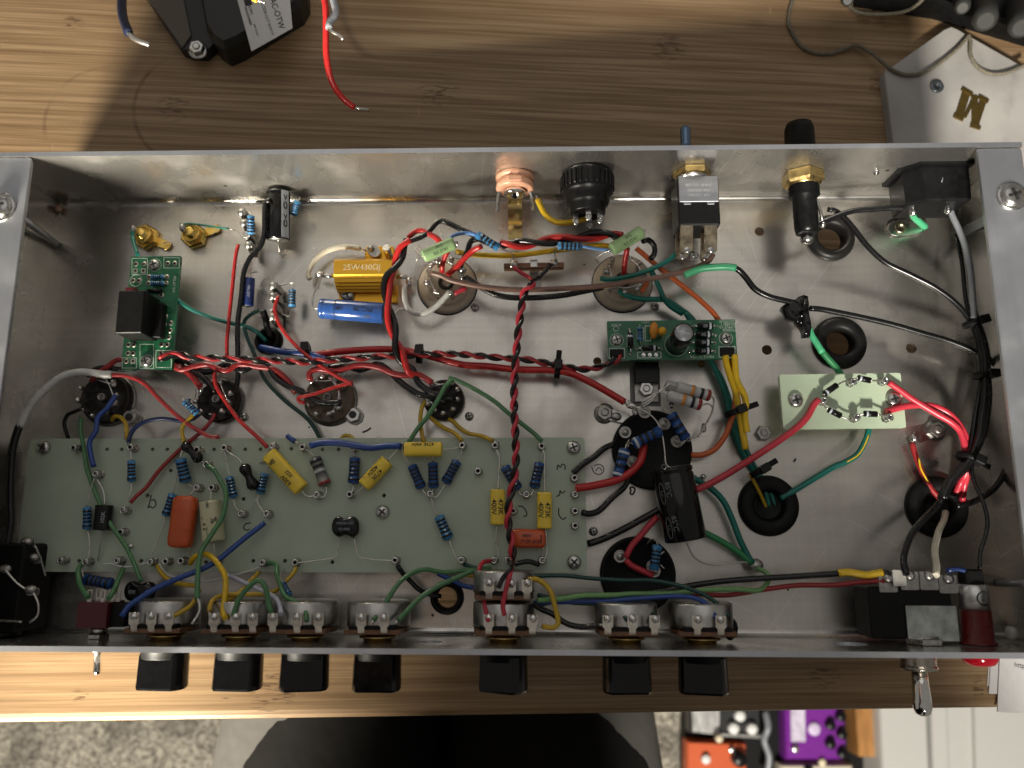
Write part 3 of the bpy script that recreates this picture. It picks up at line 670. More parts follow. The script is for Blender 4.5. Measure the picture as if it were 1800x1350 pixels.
# ------------------------------------------------------------------ capacitors
def film_cap(p0, p1, w, h, label, m=YELC, lines=(), leads=(), tsize=2.6, flip=1, group='yellow film capacitors', ink=INK, name='film_capacitor'):
    a, b = P(*p0), P(*p1); d = un(b - a); ln = np.linalg.norm(b - a); up = V(0, 0, 1); s = np.cross(up, d); s = un(s); up = np.cross(d, s)
    t = thing(name, label, 'capacitor', (a + b) / 2 - V(0, 0, h / 2), group)
    rs = []
    for q, k in ((0, .93), (.012, 1.0), (.06, 1.0), (.5, .99), (.94, 1.0), (.988, 1.0), (1, .93)):
        ring = []
        for j in range(20):
            an = 2 * math.pi * j / 20; cx, sx = math.cos(an), math.sin(an); e = .62
            ring.append(a + d * ln * q + s * (abs(cx) ** e * math.copysign(1, cx)) * w / 2 * k + up * (abs(sx) ** e * math.copysign(1, sx)) * h / 2 * k)
        rs.append(ring)
    part(t, 'body', MB().rings(rs), m)
    if lines:
        mbt = MB(); c = (a + b) / 2 + up * h / 2
        for (tx, across, along, sz) in lines:
            text(mbt, tx, c + d * along * flip - s * across * flip, d * flip, s * -flip if False else np.cross(up, d * flip), sz, lift=.08, bold=.03)
        part(t, 'print', mbt, ink)
    for l in leads: lead(t, l, .32)
    return t
zc = ZB + 4
film_cap((712, 790, zc + 2), (777, 790, zc + 2), 5.9, 5.4, 'yellow film capacitor lying level on the top edge of the board', lines=(('473K 400V', 1.9, 0, 2.0),), flip=-1, leads=('712,790,%g 706,788,%g' % (zc + 2, ZT), '777,790,%g 795,789 811,785,%g' % (zc + 2, ZT - 1)))
film_cap((875, 861, zc), (875, 922, zc), 6.0, 5.2, 'yellow upright film capacitor left of the vertical twisted pair', lines=(('473K', -1.2, 0, 2.9), ('400V', 1.5, 0, 2.9)), leads=('875,861,%g 877,830 877,800 872,788,%g' % (zc, ZT - 1), '873,922,%g 872,950 876,978 870,985,%g' % (zc, ZT - 1)))
film_cap((957, 866, zc), (957, 929, zc), 6.0, 5.2, 'yellow upright film capacitor above the small orange one at the board right', lines=(('473K', -1.2, 0, 2.9), ('400V', 1.5, 0, 2.9)), leads=('957,866,%g 957,830 957,800 954,788,%g' % (zc, ZT - 1), '959,929,%g 961,955 961,975 956,985,%g' % (zc - 1, ZT - 1)))
film_cap((681, 810, zc), (640, 854, zc), 5.8, 5.0, 'yellow slanted film capacitor marked 473K in the board middle', lines=(('473K', -1.2, 0, 2.5), ('400V', 1.2, 0, 2.5)), flip=1, leads=('681,810,%g 690,800 702,786,%g' % (zc, ZT - 1), '640,854,%g 632,862 620,872,%g' % (zc, ZT - 1)))
film_cap((473, 798, zc + 1), (530, 860, zc), 6.6, 5.6, 'longest yellow film capacitor slanting across the board under a red wire', lines=(('630V', -1.6, -3.5, 2.4), ('.022', 1.0, -2.5, 2.2), ('&', -.9, 6, 3.6)), flip=-1, leads=('473,798,%g 470,806 465,812 457,814,%g' % (zc, ZB + .5), '530,860,%g 536,870 546,873 555,870,%g' % (zc, ZT - 1)))
film_cap((184, 888, zc), (179, 932, zc), 6.6, 5, 'small black film capacitor with grey print beside a blue resistor', m=BLK, lines=(('102K', 1.2, 0, 2.2),), flip=-1, leads=('184,888,%g 182,865 168,838,%g' % (zc, ZT - 2), '179,932,%g 176,960 172,985,%g' % (zc, ZB + 1)), group=None, ink=INKG)
film_cap((370, 881, zc + 1), (376, 952, zc + 1), 8.2, 7.5, 'cream tubular capacitor with black print beside the big orange one', m=CREAM, lines=(('1081', 0, -6.6, 1.6), ('%', -2.0, 0, 3.6), ('a 2', 1.6, 2.0, 2.4), ('..', 1.8, -1.5, 2.6), ('_____', 0, 6.4, 2.4)), flip=1, leads=('370,881,%g 371,868 371,858,%g' % (zc, ZT - 1), '376,952,%g 377,970 378,984,%g' % (zc, ZT - 1)), group=None)
def drop_cap(p0, p1, w, h, label, lines=(), leads=()):
    a, b = P(*p0), P(*p1); d = un(b - a); ln = np.linalg.norm(b - a); s = un(np.cross(V(0, 0, 1), d)); up = np.cross(d, s)
    t = thing('drop_capacitor', label, 'capacitor', (a + b) / 2 - V(0, 0, h / 2), 'orange dipped capacitors'); rs = []
    for q, k in ((0, .45), (.012, .72), (.04, .9), (.09, 1.0), (.3, 1.02), (.6, 1.0), (.85, 1.02), (.93, .97), (.975, .85), (.993, .65), (1, .4)):
        ring = []
        for j in range(20):
            an = 2 * math.pi * j / 20; cx, sx = math.cos(an), math.sin(an); e = .6
            ring.append(a + d * ln * q + s * (abs(cx) ** e * math.copysign(1, cx)) * w / 2 * k + up * (abs(sx) ** e * math.copysign(1, sx)) * h / 2 * (k ** .7))
        rs.append(ring)
    part(t, 'body', MB().rings(rs), ORC)
    if lines:
        mbt = MB(); c = (a + b) / 2 + up * h / 2 * 1.01
        for tx, across, along, sz in lines: text(mbt, tx, c + d * along + s * across, d, s, sz, lift=.1, bold=.05)
        part(t, 'print', mbt, mat('dark_red_ink', (.10, .012, .01), .5))
    for l in leads: lead(t, l, .35)
drop_cap((328, 872, zc + 1.5), (316, 963, zc + 1.5), 9.6, 7, 'big orange dipped capacitor at the left of the turret board', leads=('333,873,%g 340,862 345,858,%g' % (zc, ZT - 1), '333,960,%g 334,972 337,984,%g' % (zc, ZB + 2)))
drop_cap((897, 946, zc), (959, 947, zc), 7.4, 6, 'small orange dipped capacitor tucked under the lower right yellow one', lines=(('715P 473K', -1.3, 1.5, 1.9), ('400V', 1.0, -.5, 1.7), ('I', 0, 5.3, 3.6)), leads=('956,960,%g 954,970 952,984,%g' % (zc, ZT - 2), '899,960,%g 896,975 893,984,%g' % (zc, ZT - 2)))
def peanut(outline, z, h, label, lines, leads=(), flat=True, center=None):
    a = [P(x, y, z) for x, y in outline]; pts = []
    m = len(a)
    for i in range(m):
        p0, p1, p2, p3 = a[i - 1], a[i], a[(i + 1) % m], a[(i + 2) % m]
        for t in (0, .33, .66):
            pts.append(.5 * (2 * p1 + (p2 - p0) * t + (2 * p0 - 5 * p1 + 4 * p2 - p3) * t * t + (3 * p1 - p0 - 3 * p2 + p3) * t ** 3))
    c = sum(pts) / len(pts); t = thing('mica_capacitor', label, 'capacitor', c - V(0, 0, h / 2), 'black mica capacitors')
    rs = [[c + (p - c) * k + V(0, 0, zz) for p in pts] for k, zz in ((.62, -h / 2), (.92, -h * .4), (1, 0), (.97, h * .25), (.88, h * .42), (.6, h * .5))]
    part(t, 'body', MB().rings(rs), BLKG)
    if lines:
        mbt = MB()
        for tx, dx, dy, sz in lines: text(mbt, tx, c + V(dx, dy, h / 2), V(-1, 0, 0), V(0, -1, 0), sz, lift=.1)
        part(t, 'print', mbt, INKG)
    for l in leads: lead(t, l, .25)
peanut([(585, 917), (592, 908), (599, 908), (607, 912), (616, 908), (625, 909), (631, 918), (631, 936), (622, 945), (616, 943), (607, 940), (598, 944), (590, 941), (584, 932)], ZB + 4, 4.5, 'black peanut shaped mica capacitor on long thin legs in the board middle', (('CD19FD501', 0, 1.4, 1.3), ('500V 5%', 0, -.9, 1.3)), ('597,945,%g 594,963 591,978 575,983 545,987 520,990,%g' % (ZB + 3, ZT - 1), '622,945,%g 626,963 631,978 650,983 692,986,%g' % (ZB + 3, ZT - 1)))
peanut([(220, 1040), (224, 1027), (233, 1021), (242, 1023), (250, 1026), (262, 1022), (272, 1027), (273, 1040), (268, 1053), (256, 1062), (246, 1060), (235, 1058), (224, 1053)], 14, 5, 'black mica capacitor hanging over the first potentiometer at lower left', (('300', -2, 0, 2),), ('248,1060,14 252,1072 258,1080,26',))
def dogbone(p0, p1, r, label):
    a, b = P(*p0), P(*p1); d = b - a; h = np.linalg.norm(d)
    mb = MB().lathe(a, d, [(.3, 0), (r * .8, h * .05), (r * 1.1, h * .16), (r * .95, h * .3), (r * .7, h * .45), (r * .72, h * .55), (r * 1.0, h * .7), (r * 1.15, h * .84), (r * .8, h * .95), (.3, h)], 14)
    o = solo('disc_capacitor', mb, BLKG, label, 'capacitor', 'black sleeved capacitors'); return o
o = dogbone((321, 779, 16), (354, 811, 15), 2.0, 'black dogbone sleeve crossing a red wire near the top left of the board')
part(o, 'lead', MB().tube(path('354,811,15 358,814 361,816,14', .8), .3, 6), LEAD)
o = dogbone((427, 816, 15), (449, 861, 14), 2.3, 'black dogbone capacitor between two blue resistors on the turret board')
part(o, 'lead', MB().tube(path('427,816,15 418,805 406,798 398,792 394,787,14', .8), .3, 6), LEAD)
def can_cap(p0, p1, dia, label, m, sleeve_to=.94, texts=(), leads=(), stripe=None, name='electrolytic_capacitor', up=None, group=None, ring_at=None):
    a, b = P(*p0), P(*p1); d = un(b - a); h = np.linalg.norm(b - a); r = dia / 2
    t = thing(name, label, 'capacitor', (a + b) / 2 - V(0, 0, r), group)
    prof = [(r * .82, 0), (r * .95, .15), (r, .6), (r, h * .06), (r * .93, h * .085), (r, h * .11), (r, h - .7), (r * .96, h - .2), (r * .86, h)]
    part(t, 'body', MB().lathe(a, d, prof, 28, caps=(True, True)), m)
    part(t, 'end_disc', MB().lathe(a, -d, [(r * .74, -.05), (r * .74, .12), (.4, .3)], 20), DULL)
    part(t, 'end_disc', MB().lathe(b, d, [(r * .8, -.05), (r * .8, .12), (.4, .3)], 20), DULL)
    mid = (a + b) / 2; up_ = un(CAM - mid) if up is None else up
    for (tx, along, side, size, across, mm, fl_) in texts:
        mbt = MB(); w = un(up_ - d * np.dot(up_, d)); text_cyl(mbt, tx, mid, d, w, r, size, across=across, off=(along, side), flip=fl_, bold=.06); part(t, 'print', mbt, mm)
    for l in leads: lead(t, l, .35)
    return t, a, b, d, h, r
o, a, b, d, h, r = can_cap((489, 337, 12), (489, 422, 9), 10.4, 'black electrolytic capacitor with a grey arrow stripe standing near the back wall', BLKG, leads=('489,422,9 490,432 493,448,1.5', '489,337,12 486,331 480,340,12'))
# its grey polarity stripe with arrows and zeros
up = un(CAM - a); w = un(up - d * np.dot(up, d)); s = np.cross(w, d)
mb = MB(); rs = []
for t_ in np.linspace(.02, .985, 20):
    rs.append([a + d * h * t_ + (w * math.cos(q) + s * math.sin(q)) * (r + .07) for q in np.linspace(-.98, -.28, 6)])
sd = -1 if np.dot(s, V(1, 0, 0)) > 0 else 1
def wrap(lo, hi): 
    rs = []
    for t_ in np.linspace(.02, .985, 24): rs.append([a + d * h * t_ + (w * math.cos(q) + s * math.sin(q) * -sd) * (r + .08) for q in np.linspace(lo, hi, 7)])
    return rs
mb.rings(wrap(.25, 1.0), 0, caps=(False, False), closed=False); part(o, 'polarity_stripe', mb, INKG)
mbt = MB(); mid = (a + b) / 2; q0 = .62; wn_ = w * math.cos(q0) + s * math.sin(q0) * -sd
for al, tx, sz in ((-3.6, '0', 4.6), (4.4, '0', 4.6)): text_cyl(mbt, tx, mid, d, wn_, r + .06, sz, across=True, off=(al, 0), bold=.12)
for al in (.9, -7.6): text_cyl(mbt, 'v', mid, d, wn_, r + .06, 4.6, across=True, off=(al, 0), bold=.05)
part(o, 'print', mbt, INK)
can_cap((438, 489, 9), (435, 538, 8), 5.2, 'small dark blue electrolytic capacitor left of the lower terminal strip', mat('capacitor_navy', (.012, .03, .15), .3), texts=(('47u 25V', 0, 0, 1.5, False, INKG, 1),), leads=('435,538,8 436,548 446,552 460,558,7', '438,489,9 440,480 452,478,5'))
PHI = can_cap((563, 542, 11), (676, 551, 11), 8.9, 'shiny blue axial capacitor with dark print lying under the gold resistor', BLUEC, texts=(('PHILIPS', 5.5, 1.2, 2.7, False, INK, -1), ('HP', -4.6, 1.0, 2.4, False, INK, -1), ('022', 7.5, -1.8, 1.6, False, INK, -1)), leads=('563,543,11 552,541 549,530 552,515 562,495 563,483,12', '676,551,11 690,553 700,545 713,540,10'))
part(PHI[0], 'polarity_ring', MB().lathe(PHI[1] + PHI[3] * PHI[4] * .25, PHI[3], [(PHI[5] + .06, 0), (PHI[5] + .06, .35)], 28), INK)
BIG = can_cap((1180, 822, 14), (1206, 950, 13), 16.6, 'large black electrolytic capacitor with grey 85 degree print leaning on the can base', BLKG, leads=('1180,822,14 1172,818 1168,790 1164,765 1155,742 1140,727 1112,713,14', '1206,950,13 1212,965 1220,979 1236,989 1262,993 1300,988 1328,990,6'))
a, b, d, h, r = BIG[1:]; mid = (a + b) / 2; mbt = MB(); up = un(CAM - mid); w = un(up - d * np.dot(up, d))
for al, tx in ((-6.2, '85°C'), (7.2, '85°C'), (-16.0, '°C')): text_cyl(mbt, tx, mid, d, w, r, 2.9, off=(al, -3.0 if np.cross(w, d)[0] > 0 else 3.0), bold=.02)
sg = -5.9 if np.cross(w, d)[0] > 0 else 5.9
for al in (-5.0, 8.6):
    pts = []
    for q in np.linspace(0, 2 * math.pi, 30):
        l = al + 4.2 * math.cos(q); t_ = (sg + 1.3 * math.sin(q)) / r
        pts.append(mid + d * l + (w * math.cos(t_) + np.cross(w, d) * math.sin(t_)) * (r + .05))
    mbt.tube(pts, .13, 5); text_cyl(mbt, 'Lu', mid, d, w, r, 2.2, off=(al, sg), bold=.02)
part(BIG[0], 'print', mbt, mat('dim_grey_ink', (.16, .17, .18), .5))
# ------------------------------------------------------------------ tube sockets
def socket(px, py, r, label, octal=False, tab=None, rot=0.0, hub=None, flange=True, bm=None):
    c = P(px, py, 4); c[2] = 0.0
    t = thing('tube_socket', label, 'tube socket', c, 'power tube sockets' if octal else 'small tube sockets')
    if octal:
        part(t, 'rim', MB().lathe(c, V(0, 0, 1), [(r * 1.02, .03), (r * 1.02, .5), (r * .9, .6)], 40), PHEND)
        part(t, 'saddle', MB().lathe(c, V(0, 0, 1), [(r * .99, .05), (r * .99, .9), (r - .3, 1.15), (r * .88, 1.2)], 40, caps=(True, False)), DULL)
        part(t, 'ceramic_ring', MB().lathe(c, V(0, 0, 1), [(r * .955, .3), (r * .955, 2.2), (r * .9, 2.8), (r * .82, 3.0), (r * .78, 3.4), (r * .74, 4.6), (r * .7, 5.0), (r * .3, 5.0), (r * .3, 5.2), (.01, 5.2)], 40, caps=(True, False)), CERAM)
        part(t, 'key_boss', MB().lathe(c, V(0, 0, 1), [(r * .27, 4.8), (r * .27, 6.0), (r * .22, 6.3), (r * .15, 6.3), (r * .15, 3.5), (.01, 3.5)], 18, caps=(True, False)), PHEND)
        n, rp, z0, z1 = 8, r * .58, 4.8, 13.5
    else:
        if flange:
            a = rot; pr = []
            for k in range(32):
                q = 2 * math.pi * k / 32; pr.append((c[0] + r * 1.08 * math.cos(q), c[1] + r * 1.08 * math.sin(q)))
            part(t, 'saddle', MB().lathe(c, V(0, 0, 1), [(r * 1.06, .05), (r * 1.06, .8), (r * .9, .95)], 32, caps=(True, False)), DULL)
        part(t, 'base', MB().lathe(c, V(0, 0, 1), [(r * .98, .2), (r * .98, 3.6), (r * .93, 4.4), (r * .9, 4.5), (r * .86, 4.3), (r * .5, 4.3), (r * .45, 4.8), (r * .3, 4.8), (.01, 4.6)], 32, caps=(True, False)), bm or PHEND)
        mb = MB()
        for k in range(9):
            q = 2 * math.pi * (k + .5) / 10 + rot; e = V(math.cos(q), math.sin(q), 0); mb.rbox(c + e * r * .66 + V(0, 0, 4.6), r * .34, .5, .5, e, np.cross(V(0, 0, 1), e), rad=.05, bev=.03)
        part(t, 'rib', mb, bm or PHEND, kind='stuff')
        part(t, 'centre_pin', MB().lathe(c, V(0, 0, 1), [(1.7, 4.0), (1.7, 7.5), (1.2, 7.6), (1.2, 5), (.01, 5)], 12, caps=(True, False)), DULL)
        n, rp, z0, z1 = 9, r * .7, 4.0, 10.5
    for k in range(n):
        q = 2 * math.pi * (k + .5) / (n if octal else n + 1) + rot; e = V(math.cos(q), math.sin(q), 0); p = c + e * rp
        mb = MB().rbox(p + V(0, 0, (z0 + z1) / 2) + e * .3, 1.9 if octal else 1.5, .45, z1 - z0, np.cross(V(0, 0, 1), e), e, rad=.1, bev=.05)
        if k % 2 == 0 or random.random() < .5:
            mb.ball(p + V(random.uniform(-.4, .4), random.uniform(-.4, .4), z1 - .6) + e * .5, random.uniform(1.2, 1.9) if octal else random.uniform(1.0, 1.5), 8, 1, (1, 1, 1.2))
        part(t, 'pin', mb, [STEEL, SOLDER])
    for k in range(4 if octal else 3):
        a0 = random.uniform(0, 6.28); a1 = a0 + random.uniform(.9, 2.2); h_ = z1 - .8
        p0 = c + V(math.cos(a0) * rp, math.sin(a0) * rp, h_); p1 = c + V(math.cos(a1) * rp, math.sin(a1) * rp, h_); am = (a0 + a1) / 2
        pm_ = c + V(math.cos(am) * rp * .8, math.sin(am) * rp * .8, h_ + random.uniform(.5, 2.5))
        part(t, 'jumper', MB().tube(spline([p0, pm_, p1], .6), .34, 6).ball(p0, 1.2, 8, 0, (1, 1, .9)).ball(p1, 1.1, 8), SOLDER)
    if tab:
        q = P(*tab, 0.05); e = q - c; e[2] = 0; l = np.linalg.norm(e); e = un(e)
        part(t, 'flange_tab', MB().rbox(c + e * (l + r) / 2 * .98 + V(0, 0, .5), l - r * .6 + 4.5, 7.5, .8, e, np.cross(V(0, 0, 1), e), rad=3.4, bev=.1), DULL)
        part(t, 'nut', hexnut(MB(), q + V(0, 0, .9), V(0, 0, 1), 3.5, 2.6, 1.6, 0, .3, 1), [STEEL, CROSSM])
    return t
socket(785, 498, 13.2, 'beige ceramic power tube socket left of the middle terminal strip', True)
socket(1095, 494, 13.2, 'beige ceramic power tube socket right of the middle terminal strip', True, rot=.3)
socket(185, 700, 11.2, 'dark small tube socket under the white sleeve at far left', tab=(234, 735), rot=.5)
socket(384, 703, 9.8, 'dark small tube socket, second from the left', rot=1.2, flange=False)
socket(578, 700, 11.0, 'dark small tube socket with a nut on its tab, third from the left', tab=(623, 731), rot=.2, bm=mat('tan_phenolic', (.13, .095, .062), .4, var=.35, vscale=200))
socket(780, 702, 8.9, 'dark small tube socket with green and yellow wires, rightmost of the four', rot=2.0, flange=False)
# solder lumps on the power sockets
# ------------------------------------------------------------------ terminal strips
def strip(p0, p1, wd, label, z=6, lugs=3, foot=None):
    a, b = P(*p0, z), P(*p1, z); d = un(b - a); s = np.cross(V(0, 0, 1), d); h = np.linalg.norm(b - a); c = (a + b) / 2
    t = thing('terminal_strip', label, 'terminal strip', V(c[0], c[1], 0), 'terminal strips')
    part(t, 'phenolic_strip', MB().rbox(c, h, 2.0, wd, d, s, rad=.3, bev=.2), PHEN if lugs == 3 and z > 7 else PHEND)
    for k in range(lugs):
        p = a + d * h * (k + .5) / lugs; mid = (k == lugs // 2)
        mb = MB().rbox(p + s * 1.4 + V(0, 0, 1), 3.0, .5, wd + 3, d, s, rad=.2, bev=.1).rbox(p + s * .2 + V(0, 0, wd / 2 + 1.4), 3.0, 3.4, .5, d, s, rad=.4, bev=.1)
        if not mid: mb.ball(p + V(0, 0, wd / 2 + 1.8), 1.8, 8, 1, (1, 1, .8))
        part(t, 'lug', mb, [STEEL, SOLDER] if z > 7 else [DULL, DULL])
    f = foot or (c + s * -1)
    fx = P(*foot, .4) if foot else V(c[0], c[1], .4)
    part(t, 'mounting_foot', MB().rbox(V((fx[0] + c[0]) / 2, (fx[1] + c[1]) / 2, .55), 5, max(6, abs(fx[1] - c[1]) + 4), .7, rad=2, bev=.1).rbox(V(c[0], c[1], z / 2), 4, .7, z, d, s, rad=.1, bev=.05), DULL)
    return t
strip((886, 470), (991, 468), 5, 'brown three lug terminal strip between the two power tube sockets', z=9, foot=(945, 500))
strip((430, 372), (446, 448), 7, 'dark terminal strip beside the black electrolytic capacitor at upper left', z=6.5, lugs=4)
strip((487, 500), (486, 572), 7, 'dark terminal strip with a black sleeve above the small left grommet', z=6.5, lugs=4)
# ------------------------------------------------------------------ gold chassis resistor
a = P(587, 470, 13); b = P(697, 468, 13)
gz = 13.0
t = thing('power_resistor', 'finned gold chassis resistor printed 25W430ΩJ beside the left power socket', 'resistor', P(640, 490, 0))
u = un(P(692, 484, 7) - P(588, 485, 7)); u[2] = 0; u = un(u); v = np.cross(V(0, 0, 1), u); c = P(643, 486, 7)
Lr = 25.5
prof = [(-7.5, .1), (7.5, .1), (7.5, 2.0), (6.3, 2.2), (6.3, 11.5), (5.2, 13), (-1.0, 13), (-1.6, 12.2), (-2.2, 12.2), (-2.6, 11.4), (-4.0, 11.2), (-4.0, 10.2), (-3.4, 9.8), (-5.0, 9.5), (-5.0, 8.4), (-4.3, 8.0), (-5.8, 7.6), (-5.8, 6.4), (-5.0, 6.0), (-6.5, 5.4), (-6.5, 4.2), (-5.8, 3.8), (-6.6, 2.2), (-7.5, 2.0)]
c0 = V(c[0], c[1], 0); rs = [[c0 + u * x + v * y + V(0, 0, z) for y, z in prof] for x in (-Lr / 2, Lr / 2)]
part(t, 'body', MB().rings(rs, smooth=False), GOLDAN)
mbt = MB(); text(mbt, '25W430ΩJ', c0 + u * -.6 + v * 2.0 + V(0, 0, 13), u, v, 3.6, lift=.06, bold=0); part(t, 'print', mbt, mat('cream_ink', (.8, .7, .45), .5))
for px, py, sg in ((667, 446, 1), (622, 522, -1)):
    q = P(px, py, 2); part(t, 'mounting_tab', MB().rbox(V(q[0], q[1] - sg * 2, 1.1), 13, 11, 2.0, u, v, rad=1, bev=.2), GOLDAN)
part(t, 'mounting_tab', MB().rbox(P(672, 518, 1.1), 14, 8, 1.9, u, v, rad=.6, bev=.2), GOLDAN)
part(t, 'screw', pan_head(MB(), P(612, 519, 2.2), 3.2, h=2.6), [STEEL, CROSSM])
part(t, 'solder_lug', MB().rbox(P(657, 441, 4), 6.5, 5, .7, un(V(1, -1, 0)), un(V(1, 1, 0)), rad=2.2, bev=.1).ball(P(652, 437, 4.6), 1.6, 8), DULL)
part(t, 'screw', MB().cyl(P(684, 450, 3), P(679, 435, 9), 1.7, 12), STEEL)
part(t, 'terminal', MB().cyl(P(588, 485, 7), P(566, 484, 7), .9, 8).ball(P(562, 482, 7), 1.7, 8, 0, (1.3, .8, .8)), SOLDER)
part(t, 'terminal', MB().cyl(P(697, 487, 7), P(716, 487, 7), .9, 8).ball(P(719, 496, 7), 1.8, 8, 0, (.8, 1.4, .8)), SOLDER)
# ------------------------------------------------------------------ gold phono jacks in the floor
for px, py, lugd, lab in ((253, 414, (.9, -.35), 'gold phono jack soldered to a teal wire at the far upper left'), (338, 412, (.9, .35), 'gold phono jack right of the other one, with a thin teal wire')):
    c = P(px, py, 4); c[2] = 0; t = thing('phono_jack', lab, 'jack', c, 'gold phono jacks')
    part(t, 'nut', hexnut(MB(), c + V(0, 0, .5), V(0, 0, 1), 6.0, 3.0, 4.4, 0, random.random()), GOLD)
    part(t, 'barrel', MB().lathe(c, V(0, 0, 1), [(4.2, .2), (4.2, 6), (3.8, 6.4), (3.4, 5.5), (2.6, 5.5), (2.5, 8), (1.6, 8.3), (.01, 8.3)], 20, caps=(True, False)), GOLD)
    e = un(V(lugd[0], lugd[1], 0)); part(t, 'ground_lug', MB().rbox(c + e * 7.5 + V(0, 0, 1.4), 9, 4, .5, e, np.cross(V(0, 0, 1), e), rad=1.5, bev=.1), GOLD)
    part(t, 'centre_pin', MB().ball(c + V(-2, 1, 9), 1.9, 10, 0, (.8, 1.2, 1.2)), SOLDER)
    lead(t, '%g,%g,3 %g,%g,3 %g,%g,2' % (px + 34, py + 6 * -np.sign(lugd[1]) + 8, px + 48, py + 12 * -np.sign(lugd[1]), px + 50, py + 18 * -np.sign(lugd[1])), .22, LEAD)
# ------------------------------------------------------------------ back wall fittings
YB = W
def onback(px, py, z): p = P(px, py, z); return V(p[0], YB, z)
# output jack
c = onback(905, 318, 22); t = thing('output_jack', 'copper coloured output jack with a brass spring on the back wall', 'jack', c)
part(t, 'insulator_ring', MB().lathe(c, V(0, -1, 0), [(8.2, .1), (8.2, 1.6), (7.2, 1.8), (7.2, 3.4), (8.0, 3.6), (8.0, 6.0), (7.6, 6.4), (4.2, 6.4), (4.2, 5.5), (.01, 5.5)], 30, caps=(True, False)), COPPER)
part(t, 'barrel', MB().lathe(c, V(0, -1, 0), [(4.6, 6.0), (4.6, 8.2), (4.0, 8.8), (3.0, 8.8), (2.8, 6.5), (.01, 6.5)], 20, caps=(True, False)), CHROME)
part(t, 'insulator_ring', MB().rbox(c + V(0, -4.6, 8.0), 6, 2.0, 1.0, rad=.3, bev=.1), COPPER)
sp = [c + V(0, -6.2, -3), c + V(0, -8, -4), c + V(0, -12, -2.5), c + V(0, -15, -4.5), c + V(0, -17.5, -6.5), c + V(0, -19.5, -5.5), c + V(0, -21.5, -7), c + V(0, -25, -8)]
mb = MB(); rs = []
for p in spline(sp, .8): rs.append([p + V(-3, 0, -.25), p + V(3, 0, -.25), p + V(3, 0, .25), p + V(-3, 0, .25)])
part(t, 'tip_spring', mb.rings(rs, smooth=False), BRASS)
for sx in (-1, 1): part(t, 'lug', MB().tube(spline([c + V(sx * 6.5, -5.8, -1), c + V(sx * 7.3, -9, -3), c + V(sx * 7.6, -13.5, -5)], .8), .8, 6), STEEL)
# big ribbed black fuse holder / socket
c = onback(1032, 315, 24); t = thing('connector_socket', 'black ribbed round socket with solder lugs on the back wall', 'connector', c)
prof = [(10.6, .1), (10.8, 1.5), (10.8, 8.5), (10.2, 9.6), (9.2, 10.2), (9.2, 13.0), (8.6, 14.4), (7.4, 15.2), (7.4, 18.0), (6.8, 18.4), (6.0, 18.4), (6.0, 16.5), (.01, 16.5)]
part(t, 'body', MB().lathe(c, V(0, -1, 0), prof, 36, caps=(True, False)), BLK)
for k in range(30):
    q = 2 * math.pi * k / 30; e = V(math.cos(q), 0, math.sin(q))
    shared(t, 'rib', 'fh%d' % k, lambda m, e=e: m.rbox(e * 10.8 + V(0, -5, 0), 1.0, 6.5, 1.3, np.cross(e, V(0, 1, 0)), V(0, 1, 0), rad=.3, bev=.3), BLK, c)
for dx, dz in ((-5, 0), (0, 4.5), (5, 1), (1, -4)):
    p = c + V(dx, -17, dz); part(t, 'lug', MB().rbox(p + V(0, -2.5, 0), 2.2, 7, .5, rad=.9, bev=.1).lathe(p + V(0, -4.5, .3), V(0, 0, 1), [(1.3, 0), (1.3, .35), (.6, .4), (.6, 0)], 12, caps=(False, False)), STEEL)
# standby toggle switch
c = onback(1223, 345, 24); t = thing('toggle_switch', 'large toggle switch with a stamped steel plate and burnt silver terminals on the back wall', 'switch', c)
part(t, 'bushing_nut', hexnut(MB(), c + V(-1.5, -.2, 1), V(0, -1, 0), 8.0, 2.6, 5.5), BRASS)
part(t, 'washer', MB().lathe(c + V(-1.5, -3.2, 1), V(0, -1, 0), [(7, 0), (7, 1.2), (.1, 1.2)], 24), STEEL)
part(t, 'body', MB().rbox(c + V(0, -15.0, -2.5), 17.0, 21.0, 15.5, rad=.8, bev=.6), BLK)
part(t, 'steel_plate', MB().rbox(c + V(0, -10.0, 5.6), 16.2, 11.4, 1.0, rad=.3, bev=.2).rbox(c + V(-4.8, -16.0, 5.5), 3.0, 1.6, .8, rad=.2, bev=.1).rbox(c + V(4.8, -16.0, 5.5), 3.0, 1.6, .8, rad=.2, bev=.1), mat('brushed_plate', (.42, .43, .46), .4, 1, var=.12, vscale=500, stretch=(.1, 1, 1)))
mbt = MB()
for i, tx in enumerate(('15A 125VAC', '10A 250VAC', '3/4HP 125-250')): text(mbt, tx, c + V(0, -12.8 + i * 2.2, 6.1), V(-1, 0, 0), V(0, -1, 0), 1.75, lift=.05)
part(t, 'stamping', mbt, mat('stamp_pale', (.75, .76, .78), .4, .6))
BURNT = mat('burnt_terminal', (.50, .42, .30), .3, 1, var=.5, vscale=250, bump=.3)
for dx, dz in ((-5, 3.5), (4.8, 3.5), (-5.5, -4), (5, -4)):
    mb = MB().rbox(c + V(dx, -30, dz - 1.5), 5.4, 11.5, 1.0, V(1, 0, 0), un(V(0, 1, .3)), rad=1.0, bev=.2)
    mb.ball(c + V(dx + .3, -34, dz - 3), 2.0, 8, 1, (1.1, 1.2, .5))
    part(t, 'terminal', mb, [BURNT, SOLDER])
part(t, 'solder_blob', MB().ball(P(1217, 448, 8), 2.3, 10, 0, (1.3, 1, .8)).ball(P(1238, 452, 8), 2.2, 10, 0, (1, 1.2, .8)).ball(P(1190, 448, 7), 1.8, 8), SOLDER)
q = V(P(1203, 250, 28)[0], YB + T, 30)
